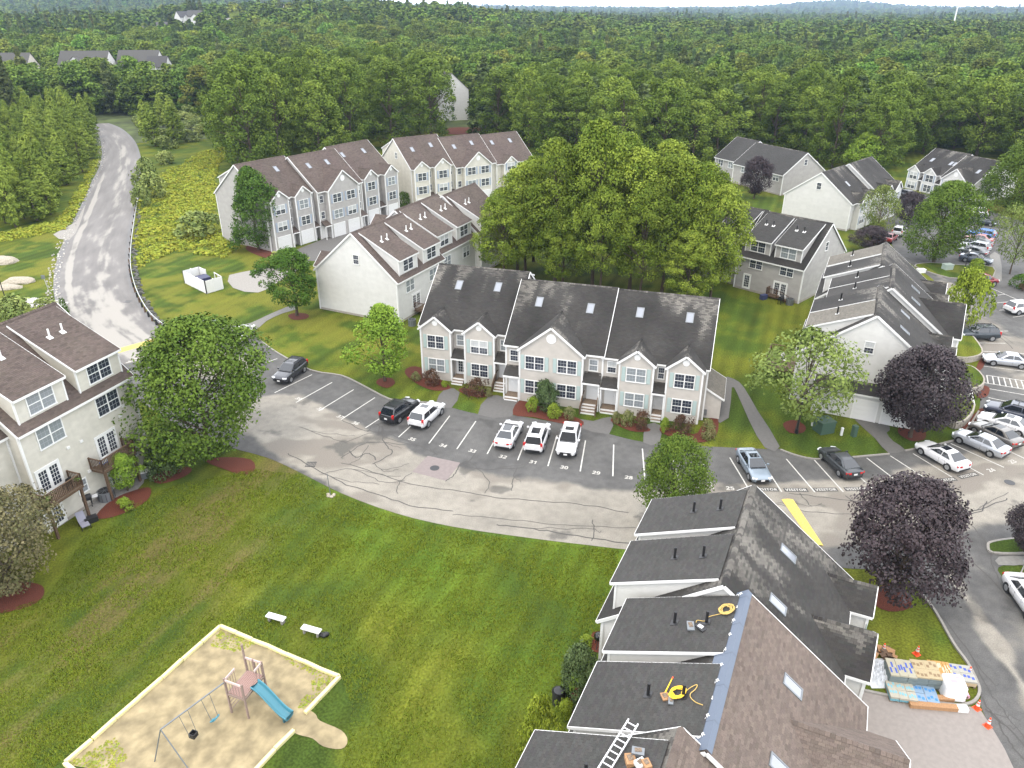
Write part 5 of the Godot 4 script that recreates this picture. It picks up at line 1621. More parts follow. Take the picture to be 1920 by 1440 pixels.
func make_wood() -> void:
	var g := RandomNumberGenerator.new()
	g.seed = 99
	var homes := []
	for q in far_homes():
		homes.append(Vector2(q[0], q[1]))
	var t := [[], [], [], []]
	var col := [[], [], [], []]
	var n := 62000
	for i in n:
		var r := sqrt(lerpf(252.0 * 252.0, 1500.0 * 1500.0, g.randf()))
		if i > 26000:
			r = sqrt(lerpf(1500.0 * 1500.0, 3600.0 * 3600.0, g.randf()))
		if i > 44000:
			r = sqrt(lerpf(3600.0 * 3600.0, 8200.0 * 8200.0, g.randf()))
		var a := g.randf_range(-0.92, 0.92)
		var x := sin(a) * r
		var z := -cos(a) * r
		var u := x / -z
		# the bend of the hill road, the rough ground by it, and the clearings
		if r < 330.0 and u < -0.2 and u > -0.62:
			continue
		if r < 300.0 and u < -0.05:
			continue
		if r < 268.0 and u > 0.0:
			continue
		var clear := false
		for h in homes:
			var d: Vector2 = Vector2(x, z) - h
			var dir: Vector2 = h.normalized()
			var along: float = d.dot(dir)
			if absf(d.dot(dir.orthogonal())) < (15.0 if h.length() < 500.0 else 20.0) and along > -h.length() * 0.13 and along < 12.0:
				clear = true
		if clear:
			continue
		var pine := nz2.get_noise_2d(x * 0.12, z * 0.12) > 0.2 and g.randf() < 0.5
		var s := g.randf_range(0.8, 1.3)
		if r > 3600.0:
			s *= 2.2
		elif r > 1500.0:
			s *= 1.35
		var kind := (1 if pine else 0) + (2 if r > 620.0 else 0)
		var b := Basis(Vector3.UP, g.randf() * TAU).scaled(Vector3(s * (1.25 if not pine else 0.95), s * g.randf_range(0.8, 1.05), s * (1.25 if not pine else 0.95)))
		t[kind].append(Transform3D(b, Vector3(x, gh(x, z) - 1.5, z)))
		var f := 1.0 + 0.5 * nz2.get_noise_2d(x * 0.25 + 40.0, z * 0.25) + g.randf_range(-0.2, 0.2)
		var wm := g.randf_range(0.88, 1.15) * (1.18 if g.randf() < 0.1 else 1.0)
		col[kind].append(Color(f * wm, f * (1.12 if g.randf() < 0.12 else 1.0), f * 0.95))
	var ks := ["wood_oak_tree", "wood_pine_tree"]
	for kind in 4:
		if t[kind].is_empty():
			continue
		var k: Dictionary = KINDS[ks[kind % 2]].duplicate()
		if kind >= 2:
			k.cl = 34
			k.lv = 20
			k.ls = 1.5
		var mm := MultiMesh.new()
		mm.transform_format = MultiMesh.TRANSFORM_3D
		mm.use_colors = true
		if kind >= 2:
			k.hull = true
		mm.mesh = crown_mesh(k, 500 + kind)[0]
		mm.instance_count = t[kind].size()
		for i in t[kind].size():
			mm.set_instance_transform(i, t[kind][i])
			mm.set_instance_color(i, col[kind][i])
		var o := MultiMeshInstance3D.new()
		o.multimesh = mm
		o.material_override = M.leaf
		o.name = ["near_wood", "near_pine_wood", "far_wood", "far_pine_wood"][kind]
		add_child(o)
		stuff(o)
		tag(o, ["green broadleaved wood filling the ground behind the houses", "darker pines scattered through the wood behind the houses", "hazy broadleaved forest rolling to the hills", "hazy dark pines scattered through the far forest"][kind], "wood")

func make_meadow() -> void:
	# rank growth on the bank below the hill road, and tufts in the lawns
	var g := RandomNumberGenerator.new()
	g.seed = 12
	var tuft := MB.new()
	rng.seed = 5
	for i in 26:
		var dr := rand_dir()
		dr.y = absf(dr.y)
		leaf_quad(tuft, dr * Vector3(0.42, 0.36, 0.42) * rng.randf_range(0.3, 1.0), (dr + Vector3.UP * 0.6 + rand_dir() * 0.5).normalized(), dr, rng.randf_range(0.16, 0.3), Color(0.17, 0.215, 0.026).lerp(Color(0.31, 0.34, 0.05), rng.randf()))
	var bank := pts("-89.19,-182 -85.69,-185.23 -88.09,-219.74 -83.05,-232 -77.34,-229.06 -77.67,-203.05 -71.04,-182 -54.66,-137.56 -46.51,-122 -46.74,-117.48 -56.35,-122 -58.53,-113.25 -63.33,-122 -72.45,-143.54")
	var left := pts("-92.44,-132.72 -86.47,-140.29 -89.62,-150 -98.79,-172.91 -112.41,-207 -111.55,-207 -93.33,-164.61 -82.06,-134.91 -85.23,-130.24 -88.83,-126.83")
	var ts := []
	for e in [[bank, 5200], [left, 1300]]:
		var poly: PackedVector2Array = e[0]
		var lo := poly[0]
		var hi := poly[0]
		for p in poly:
			lo = lo.min(p)
			hi = hi.max(p)
		var k := 0
		while k < e[1]:
			var p := Vector2(g.randf_range(lo.x, hi.x), g.randf_range(lo.y, hi.y))
			if not Geometry2D.is_point_in_polygon(p, poly):
				continue
			k += 1
			var d := nz.get_noise_2d(p.x * 5.0, p.y * 5.0)
			if d < -0.12 and g.randf() < 0.7:
				continue
			var s := g.randf_range(0.6, 1.5) * (1.2 + d)
			ts.append(Transform3D(Basis(Vector3.UP, g.randf() * TAU).scaled(Vector3(s, s * g.randf_range(0.6, 1.3), s)), Vector3(p.x, 0, p.y)))
	multi("meadow_growth", tuft.mesh(), ts, M.leaf, "rank yellow green growth on the bank below the hill road", "meadow", g)
	ts = []
	for q in ["-18.88,-36.12 -16.26,-35.03 -17.41,-34.41 -19.11,-34.94", "-14.73,-34.41 -10.54,-32.32 -11.21,-30.76 -11.87,-31.53 -11.93,-32.48 -13.64,-33.43", "-23.66,-26.62 -21.97,-28.15 -20.7,-27 -20.97,-26.06", "-12.11,-31.22 -11.21,-30.76 -11.78,-29.91 -12.34,-30.28"]:
		var poly := pts(q)
		for p in scatter(poly, 0.16, 77, 170):
			var s := g.randf_range(0.15, 0.42)
			ts.append(Transform3D(Basis(Vector3.UP, g.randf() * TAU).scaled(Vector3(s, s * 0.5, s)), Vector3(p.x, 0.02, p.y)))
	multi("sand_weeds", tuft.mesh(), ts, M.leaf, "weeds creeping into the corners of the playground sand", "weeds", g)
	# grass blades of the lawn: small tufts of a few blades
	var bl := MB.new()
	for i in 7:
		var a := rng.randf() * TAU
		var o := Vector3(cos(a), 0, sin(a)) * rng.randf() * 0.11
		var lean := Vector3(rng.randf_range(-0.06, 0.06), rng.randf_range(0.05, 0.10), rng.randf_range(-0.06, 0.06))
		var side := Vector3(-sin(a), 0, cos(a)) * 0.012
		var col := Color(0.13, 0.19, 0.02).lerp(Color(0.25, 0.29, 0.04), rng.randf())
		bl.quad2(o - side, o + side, o + lean + side * 0.4, o + lean - side * 0.4, (Vector3.UP + lean * 3.0).normalized(), col)
	var field := pts("-27.95,-25.75 -35.31,-37.26 -31.83,-39.27 -32.95,-47.28 -30.02,-51.61 -27.74,-53.19 -22.46,-55.26 -18.51,-54.41 -14.12,-51.08 -9.34,-48.46 -4.55,-46.68 1.61,-45.19 7.95,-44.25 6.25,-36.31 5.12,-35.39 2.52,-31.22 0.56,-25.75 -8.94,-25.75 -9.22,-30.09 -10.35,-32.6 -19.11,-36.78 -24.38,-26.37 -24.6,-25.75")
	ts = []
	var lo2 := field[0]
	var hi2 := field[0]
	for p in field:
		lo2 = lo2.min(p)
		hi2 = hi2.max(p)
	while ts.size() < 90000:
		var p := Vector2(g.randf_range(lo2.x, hi2.x), g.randf_range(lo2.y, hi2.y))
		if Geometry2D.is_point_in_polygon(p, field):
			var s := g.randf_range(0.5, 1.1) * (1.0 + 0.9 * nz.get_noise_2d(p.x * 8.0, p.y * 8.0))
			ts.append(Transform3D(Basis(Vector3.UP, g.randf() * TAU).scaled(Vector3(s, s, s)), Vector3(p.x, 0, p.y)))
	multi("lawn_grass", bl.mesh(), ts, M.leaf, "short mown grass of the big front lawn", "grass", g)

func multi(called: String, mesh: Mesh, ts: Array, m: Material, label: String, cat: String, g: RandomNumberGenerator) -> void:
	var mm := MultiMesh.new()
	mm.transform_format = MultiMesh.TRANSFORM_3D
	mm.use_colors = true
	mm.mesh = mesh
	mm.instance_count = ts.size()
	for i in ts.size():
		mm.set_instance_transform(i, ts[i])
		var f := g.randf_range(0.75, 1.2)
		mm.set_instance_color(i, Color(f * g.randf_range(0.9, 1.15), f, f))
	var o := MultiMeshInstance3D.new()
	o.multimesh = mm
	o.material_override = m
	o.name = called
	add_child(o)
	stuff(o)
	tag(o, label, cat)


# ---------- far houses ----------
func far_homes() -> Array:
	# x, z, turn, length, depth, eaves, rise, wall, roof, label
	return [
		[-309.5, -737.7, 0.4, 13.0, 10.0, 7.0, 4.5, "cream", "gray", "cream house on the far hillside, lowest of its cluster", 21.0],
		[-301.5, -741.0, -0.3, 11.0, 9.0, 6.0, 4.0, "tan_siding", "dark", "tan roofed house just right of the cream one on the far hillside", 19.5],
		[-305.4, -775.0, 0.9, 14.0, 10.0, 8.0, 5.0, "white_siding", "dark", "tall white house behind the cream one on the far hillside", 25.0],
		[-292.0, -773.0, 0.2, 16.0, 10.0, 7.0, 5.5, "white_siding", "gray", "wide white house in the middle of the far hillside cluster", 24.5],
		[-281.0, -769.7, 1.2, 12.0, 9.0, 6.5, 4.5, "white_siding", "dark", "narrow white gabled house right of the hillside cluster", 22.5],
		[-259.6, -756.7, 0.1, 16.0, 9.0, 4.5, 4.0, "white_siding", "light", "low white house with pale roof alone on the far hillside", 21.5],
		[-331.4, -735.0, 0.5, 13.0, 9.0, 5.0, 4.0, "white_siding", "gray", "half hidden white house left of the hillside cluster", 25.5],
		[-229.4, -870.3, 0.7, 17.0, 11.0, 9.0, 6.0, "white_siding", "gray", "big white house on the skyline of the left ridge", 33.0],
		[-209.7, -985.0, -0.4, 15.0, 10.0, 8.0, 5.5, "gray_siding", "dark", "grey house at the skyline right of the big white one", 33.0],
		[-232.2, -373.7, 0.05, 22.0, 12.0, 11.5, 5.6, "tan_siding", "gray", "dark roofed row at the left edge beyond the poplar thicket", 5.0],
		[-203.0, -388.0, 0.05, 22.0, 12.0, 11.5, 5.6, "white_siding", "gray", "white gabled row beyond the poplars, second from the left edge", 4.5],
		[-181.5, -397.5, 0.05, 19.0, 12.0, 11.5, 5.6, "white_siding", "gray", "white gabled row beyond the road bend, third from the left edge", 4.5],
		[-168.0, -386.0, 0.05, 9.0, 10.0, 10.5, 4.6, "white_siding", "dark", "small white gabled end house beyond the road bend", 4.5],
		[-25.0, -297.0, -1.2, 20.0, 12.0, 11.0, 5.4, "white_siding", "gray", "tall white house half hidden by the dark oaks", -0.3],
		[1094.8, -3638.9, 0.0, 150.0, 60.0, 12.0, 3.0, "white_siding", "light", "long white warehouse at the foot of the far blue hill", 22.0],
	]

func far_home(q: Array) -> void:
	var o := thing("house", q[9], "house", Vector3(q[0], gh(q[0], q[1]) - 0.5 if q[10] < 0.0 or q[10] > 20.0 else gh(q[0], q[1]) - 0.5, q[1]), q[2])
	var l: float = q[3]
	var w: float = q[4]
	var e: float = q[5]
	var r: float = q[6]
	var m := MB.new()
	for z in [-w / 2, w / 2]:
		var s := signf(z)
		m.quad(Vector3(-l / 2 * s, 0, z), Vector3(l / 2 * s, 0, z), Vector3(l / 2 * s, e, z), Vector3(-l / 2 * s, e, z))
	for x in [-l / 2, l / 2]:
		var s := signf(x)
		m.poly(PackedVector3Array([Vector3(x, 0, w / 2 * s), Vector3(x, 0, -w / 2 * s), Vector3(x, e, -w / 2 * s), Vector3(x, e + r, 0), Vector3(x, e, w / 2 * s)]))
	# a gable to the front
	var gw := minf(l * 0.36, 8.0)
	var gx := -l * 0.12
	m.poly(PackedVector3Array([Vector3(gx - gw / 2, 0, w / 2 + 1.2), Vector3(gx + gw / 2, 0, w / 2 + 1.2), Vector3(gx + gw / 2, e, w / 2 + 1.2), Vector3(gx, e + gw * 0.42, w / 2 + 1.2), Vector3(gx - gw / 2, e, w / 2 + 1.2)]))
	for s in [-1, 1]:
		var a := Vector3(gx + s * gw / 2, 0, w / 2 + 1.2)
		var b := Vector3(gx + s * gw / 2, 0, w / 2)
		if s > 0:
			m.quad(a, b, b + Vector3.UP * e, a + Vector3.UP * e)
		else:
			m.quad(b, a, a + Vector3.UP * e, b + Vector3.UP * e)
	obj("wall", m, M[q[7]], o)
	var rf := MB.new()
	var c := {"gray": Color(0.1, 0.095, 0.09), "dark": Color(0.08, 0.078, 0.078), "light": Color(0.3, 0.29, 0.27)}[q[8]] as Color
	var y := Vector3.UP * 0.15
	for s in [-1.0, 1.0]:
		rf.quad(Vector3(-l / 2 * s - 0.3 * s, e - 0.3, (w / 2 + 0.4) * s) + y, Vector3(l / 2 * s + 0.3 * s, e - 0.3, (w / 2 + 0.4) * s) + y, Vector3(l / 2 * s + 0.3 * s, e + r, 0) + y, Vector3(-l / 2 * s - 0.3 * s, e + r, 0) + y, c)
	var zr := w / 2 - gw * 0.42 / (r / (w / 2))
	for s in [-1.0, 1.0]:
		var a := Vector3(gx + s * (gw / 2 + 0.3), e - 0.2, w / 2 + 1.5) + y
		var b := Vector3(gx + s * (gw / 2 + 0.3), e - 0.2, w / 2) + y
		var d := Vector3(gx, e + gw * 0.42, zr - 0.2) + y
		var f := Vector3(gx, e + gw * 0.42, w / 2 + 1.5) + y
		if s > 0:
			rf.quad(a, b, d, f, c)
		else:
			rf.quad(b, a, f, d, c)
	obj("roof", rf, M.shingle, o)
	for i in 3:
		for k in int(e / 3.4):
			var x := lerpf(-l / 2 + 1.6, l / 2 - 1.6, i / 2.0)
			if absf(x - gx) < gw / 2 + 0.6:
				continue
			window(o, Vector3(x, 1.7 + k * 2.9, w / 2 + 0.02), 0, 1.5, 1.5, 2, false)
	for k in int(e / 3.4):
		window(o, Vector3(gx, 1.7 + k * 2.9, w / 2 + 1.22), 0, 2.0, 1.5, 2, false)
		window(o, Vector3(l / 2 + 0.02, 1.7 + k * 2.9, 0), PI / 2, 1.2, 1.5, 1, false)

# ---------- cars ----------
func loft(rings: Array, cap := true) -> MB:
	var m := MB.new()
	var k: int = rings[0].size()
	var ns := []
	for i in rings.size():
		var row := []
		for j in k:
			var du: Vector3 = rings[mini(i + 1, rings.size() - 1)][j] - rings[maxi(i - 1, 0)][j]
			var dv: Vector3 = rings[i][(j + 1) % k] - rings[i][(j - 1 + k) % k]
			row.append(dv.cross(du).normalized())
		ns.append(row)
	for i in rings.size() - 1:
		for j in k:
			var e := (j + 1) % k
			var at := m.v.size()
			m.quad(rings[i][j], rings[i][e], rings[i + 1][e], rings[i + 1][j])
			var nn := [ns[i][j], ns[i + 1][e], ns[i][e], ns[i][j], ns[i + 1][j], ns[i + 1][e]]
			for s in 6:
				if m.n[at + s].dot(nn[s]) > 0.35:
					m.n[at + s] = nn[s]
	if cap:
		var a := PackedVector3Array(rings[0])
		a.reverse()
		m.poly(a)
		m.poly(PackedVector3Array(rings[-1]))
	return m

func body_ring(z: float, lo: float, hi: float, w: float) -> Array:
	var r := []
	for p in [[0.80, 0.0], [0.97, 0.12], [1.0, 0.45], [0.985, 0.78], [0.90, 0.95], [0.62, 1.0]]:
		r.append(Vector3(w * p[0], lerpf(lo, hi, p[1]), z))
	var l := []
	for i in range(5, -1, -1):
		l.append(Vector3(-r[i].x, r[i].y, z))
	return r + l

const CARS := {
	"sedan": {"len": 4.7, "w": 0.91, "st": [[-2.35, 0.45, 0.82, 0.70], [-2.28, 0.32, 0.98, 0.82], [-2.0, 0.26, 1.04, 0.88], [-1.4, 0.24, 1.02, 0.905], [-0.4, 0.22, 0.97, 0.91], [0.6, 0.22, 0.95, 0.91], [1.1, 0.23, 0.94, 0.905], [1.7, 0.24, 0.86, 0.89], [2.1, 0.26, 0.76, 0.83], [2.32, 0.34, 0.62, 0.68]],
		"g": [-1.85, -0.95, 0.05, 1.0], "top": 1.45, "gb": 0.80, "gt": 0.57, "belt": 0.98, "ax": [-1.36, 1.42], "wr": 0.33},
	"suv": {"len": 4.65, "w": 0.93, "st": [[-2.32, 0.5, 0.95, 0.78], [-2.26, 0.36, 1.08, 0.86], [-1.9, 0.3, 1.12, 0.91], [-1.0, 0.28, 1.09, 0.93], [0.2, 0.27, 1.06, 0.93], [0.95, 0.28, 1.06, 0.925], [1.6, 0.29, 1.0, 0.91], [2.05, 0.32, 0.92, 0.86], [2.32, 0.42, 0.76, 0.72]],
		"g": [-2.22, -1.75, 0.15, 0.98], "top": 1.68, "gb": 0.84, "gt": 0.66, "belt": 1.08, "ax": [-1.33, 1.36], "wr": 0.36},
	"pickup": {"len": 5.4, "w": 0.96, "st": [[-2.7, 0.5, 1.05, 0.88], [-2.62, 0.42, 1.12, 0.93], [-1.0, 0.38, 1.12, 0.95], [0.2, 0.36, 1.14, 0.955], [1.3, 0.36, 1.14, 0.95], [2.1, 0.38, 1.08, 0.93], [2.55, 0.4, 1.0, 0.87], [2.7, 0.5, 0.85, 0.75]],
		"g": [-0.75, -0.55, 0.85, 1.5], "top": 1.83, "gb": 0.87, "gt": 0.70, "belt": 1.13, "ax": [-1.75, 1.75], "wr": 0.4},
}

func car(kind: String, paint: Color, at: Vector3, turn: float, label: String, sunroof := 0, rails := false, metal := 0.0) -> void:
	var k: Dictionary = CARS[kind]
	var o := thing("parked_" + {"sedan": "sedan", "suv": "suv", "pickup": "pickup"}[kind], label, "pickup" if kind == "pickup" else "car", at, turn, "")
	o.position.y = 0.03
	var key := "%02x%02x%02x%.1f" % [int(paint.r * 255), int(paint.g * 255), int(paint.b * 255), metal]
	if not M.has(key):
		var pm := mat(key, paint, 0.32, metal)
		pm.clearcoat_enabled = true
		pm.clearcoat = 0.8
		pm.clearcoat_roughness = 0.08
	var pmat: Material = M[key]
	if not cache.has(kind):
		cache[kind] = car_meshes(k, kind)
	var c: Dictionary = cache[kind]
	obj("body", c.body, pmat, o)
	obj("cabin", c.cabin, pmat, o)
	for w in c.glass:
		obj(w[0], w[1], M.car_glass, o)
	for q in [["grille", M.black], ["bumper_trim", M.black], ["windscreen_base", M.black]]:
		obj(q[0], c[q[0]], q[1], o)
	for s in c.lamps:
		obj(s[0], s[1], M.tail_lamp if s[0] == "tail_light" else M.head_lamp, o)
	for s in c.plates:
		obj("licence_plate", s, M.white_plastic, o)
	for s in c.mirrors:
		obj("mirror", s, pmat, o)
	for s in c.handles:
		obj("door_handle", s, pmat, o)
	for s in c.seams:
		obj("door_seam", s, M.black, o)
	for z in k.ax:
		for s in [-1, 1]:
			var wh := Node3D.new()
			wh.name = "wheel"
			o.add_child(wh, true)
			wh.position = Vector3(s * (k.w - 0.09), k.wr, z)
			wh.rotation.y = PI / 2 if s > 0 else -PI / 2
			obj("arch", c.arch, M.black, wh)
			obj("tyre", c.tyre, M.tyre, wh)
			obj("rim", c.rim, M.rim, wh)
	if sunroof:
		var m := MB.new()
		var zc: float = lerpf(k.g[1], k.g[2], 0.72 if sunroof == 1 else 0.55)
		m.box(Vector3(0, k.top + 0.002, zc), Vector3(0.78, 0.012, 0.62 if sunroof == 1 else 1.05))
		obj("sunroof", m, M.car_glass, o)
	if rails:
		for s in [-1, 1]:
			var m := MB.new()
			m.bar(Vector3(s * k.gt * 0.93, k.top + 0.05, k.g[1] + 0.1), Vector3(s * k.gt * 0.93, k.top + 0.05, k.g[2] - 0.1), 0.045, 0.045)
			for z in [k.g[1] + 0.15, (k.g[1] + k.g[2]) / 2, k.g[2] - 0.15]:
				m.box(Vector3(s * k.gt * 0.93, k.top + 0.01, z), Vector3(0.045, 0.08, 0.1))
			obj("roof_rail", m, M.black, o)
		for z in [k.g[1] + 0.5, k.g[2] - 0.5]:
			var m := MB.new()
			m.bar(Vector3(-k.gt * 0.95, k.top + 0.08, z), Vector3(k.gt * 0.95, k.top + 0.08, z), 0.06, 0.03)
			obj("roof_bar", m, M.black, o)
	if kind == "pickup":
		var m := MB.new()
		m.box(Vector3(0, 1.125, -1.7), Vector3(1.55, 0.02, 1.7))
		obj("bed_floor", m, M.black, o)

func car_meshes(k: Dictionary, kind: String) -> Dictionary:
	var d := {}
	var rings := []
	var st: Array = k.st
	for i in st.size() - 1:
		for j in 4:
			var t := j / 4.0
			var q := []
			for e in 4:
				var a: float = st[maxi(i - 1, 0)][e]
				var z: float = st[mini(i + 2, st.size() - 1)][e]
				q.append(cubic_interpolate(st[i][e], st[i + 1][e], a, z, t))
			rings.append(body_ring(q[0], q[1], q[2], q[3]))
	rings.append(body_ring(st[-1][0], st[-1][1], st[-1][2], st[-1][3]))
	d.body = loft(rings).mesh()
	# cabin: base stays at the belt, roof rises between the screens
	var g: Array = k.g
	var cr := []
	for q in [[g[0], 0.0], [lerpf(g[0], g[1], 0.5), 0.52], [lerpf(g[0], g[1], 0.85), 0.88], [g[1] + 0.15, 0.985], [lerpf(g[1], g[2], 0.5), 1.0], [g[2] - 0.1, 0.985], [lerpf(g[2], g[3], 0.15), 0.9], [lerpf(g[2], g[3], 0.5), 0.54], [g[3], 0.0]]:
		var y: float = lerpf(k.belt - 0.05, k.top, q[1])
		var wt: float = lerpf(k.gb, k.gt, q[1])
		var r := [Vector3(k.gb, k.belt - 0.08, q[0]), Vector3(lerpf(k.gb, wt, 0.5), lerpf(k.belt - 0.08, y, 0.5), q[0]), Vector3(wt, y - 0.03 * q[1], q[0]), Vector3(wt * 0.8, y, q[0])]
		var l := []
		for i in range(3, -1, -1):
			l.append(Vector3(-r[i].x, r[i].y, q[0]))
		cr.append(r + l)
	d.cabin = loft(cr).mesh()
	var side := func(z: float, f: float, s: float, lift: float) -> Vector3:
		var w := lerpf(k.gb, k.gt, f)
		return Vector3(s * (w + lift), lerpf(k.belt, k.top, f), z)
	var glass := []
	var scr := func(z0: float, z1: float, back: bool) -> MB:
		var m := MB.new()
		var dz := 0.035 * signf(z0 - z1)
		var a := Vector3(-k.gb * 0.9, k.belt + 0.0, lerpf(z0, z1, 0.06) + dz)
		var b := Vector3(k.gb * 0.9, k.belt + 0.0, lerpf(z0, z1, 0.06) + dz)
		var c := Vector3(k.gt * 0.92, k.top - 0.075, lerpf(z0, z1, 0.9) + dz)
		var e := Vector3(-k.gt * 0.92, k.top - 0.075, lerpf(z0, z1, 0.9) + dz)
		var up := Vector3(0, 0.03, 0)
		for q in [a, b, c, e]:
			pass
		if back:
			m.quad(b + up, a + up, e + up, c + up)
		else:
			m.quad(a + up, b + up, c + up, e + up)
		return m
	glass.append(["windscreen", scr.call(g[3], g[2], false).mesh()])
	glass.append(["rear_window", scr.call(g[0], g[1], true).mesh()])
	for s in [-1.0, 1.0]:
		var z0: float = lerpf(g[0], g[1], 0.55) if kind != "pickup" else g[1]
		var z1: float = lerpf(g[3], g[2], 0.28)
		var zm := lerpf(g[1], g[2], 0.5)
		for q in [[z0, zm - 0.04, lerpf(z0, g[1], 0.9) + 0.1, zm - 0.04], [zm + 0.04, z1, zm + 0.04, g[2] - 0.05]]:
			var m := MB.new()
			var a: Vector3 = side.call(q[0], 0.08, s, 0.022)
			var b: Vector3 = side.call(q[1], 0.08, s, 0.022)
			var c: Vector3 = side.call(q[3], 0.84, s, 0.022)
			var e: Vector3 = side.call(q[2], 0.84, s, 0.022)
			if s > 0:
				m.quad(b, a, e, c)
			else:
				m.quad(a, b, c, e)
			glass.append(["side_window", m.mesh()])
	d.glass = glass
	var front: float = st[-1][0]
	var rear: float = st[0][0]
	var m := MB.new()
	m.box(Vector3(0, st[-1][2] - 0.14, front - 0.05), Vector3(1.0, 0.16, 0.14))
	m.box(Vector3(0, st[-1][1] + 0.06, front - 0.04), Vector3(1.15, 0.12, 0.16))
	d.grille = m.mesh()
	m = MB.new()
	m.box(Vector3(0, st[0][1] - 0.02, rear + 0.1), Vector3(1.3, 0.14, 0.26))
	d.bumper_trim = m.mesh()
	m = MB.new()
	m.bar(Vector3(-k.gb * 0.85, k.belt + 0.012, g[3] + 0.06), Vector3(k.gb * 0.85, k.belt + 0.012, g[3] + 0.06), 0.1, 0.02)
	d.windscreen_base = m.mesh()
	d.lamps = []
	for s in [-1, 1]:
		m = MB.new()
		m.box(Vector3(s * k.w * 0.70, st[-2][2] - 0.12, front - 0.2), Vector3(0.42, 0.13, 0.3), Color.WHITE, Basis(Vector3.UP, s * 0.45))
		d.lamps.append(["headlight", m.mesh()])
		m = MB.new()
		if kind == "sedan":
			m.box(Vector3(s * k.w * 0.68, st[1][2] - 0.15, rear + 0.1), Vector3(0.46, 0.15, 0.2), Color.WHITE, Basis(Vector3.UP, -s * 0.3))
		else:
			m.box(Vector3(s * k.w * 0.82, st[1][2] - 0.08, rear + 0.13), Vector3(0.2, 0.42, 0.22), Color.WHITE, Basis(Vector3.UP, -s * 0.35))
		d.lamps.append(["tail_light", m.mesh()])
	d.plates = []
	for z in [front + 0.035, rear - 0.012]:
		m = MB.new()
		m.box(Vector3(0, 0.52 if z > 0 else 0.72, z), Vector3(0.32, 0.16, 0.02))
		d.plates.append(m.mesh())
	d.mirrors = []
	d.handles = []
	d.seams = []
	for s in [-1, 1]:
		m = MB.new()
		m.box(Vector3(s * (k.gb + 0.17), k.belt + 0.08, lerpf(g[3], g[2], 0.35)), Vector3(0.2, 0.14, 0.12))
		m.bar(Vector3(s * k.gb * 0.96, k.belt + 0.03, lerpf(g[3], g[2], 0.35)), Vector3(s * (k.gb + 0.1), k.belt + 0.06, lerpf(g[3], g[2], 0.35)), 0.05, 0.04)
		d.mirrors.append(m.mesh())
		for z in [lerpf(g[1], g[2], 0.35), lerpf(g[1], g[2], 0.95)]:
			m = MB.new()
			m.box(Vector3(s * k.w * 1.003, k.belt - 0.14, z - 0.25), Vector3(0.03, 0.035, 0.18))
			d.handles.append(m.mesh())
			m = MB.new()
			m.box(Vector3(s * k.w * 0.993, k.belt - 0.38, z + (0.45 if z > 0 else -0.42)), Vector3(0.015, 0.5, 0.012))
			d.seams.append(m.mesh())
	m = MB.new()
	m.tube(Vector3(0, 0, 0.02), Vector3(0, 0, 0.085), k.wr + 0.07, k.wr + 0.06, 18)
	d.arch = m.mesh()
	m = MB.new()
	m.tube(Vector3(0, 0, -0.1), Vector3(0, 0, 0.10), k.wr, k.wr * 0.96, 18)
	d.tyre = m.mesh()
	m = MB.new()
	m.tube(Vector3(0, 0, 0.08), Vector3(0, 0, 0.108), k.wr * 0.70, k.wr * 0.66, 14)
	for i in 5:
		var a := TAU * i / 5.0
		m.bar(Vector3.ZERO + Vector3(0, 0, 0.112), Vector3(cos(a), sin(a), 0) * k.wr * 0.62 + Vector3(0, 0, 0.112), 0.05, 0.012, Color.WHITE, Vector3.BACK)
	d.rim = m.mesh()
	return d

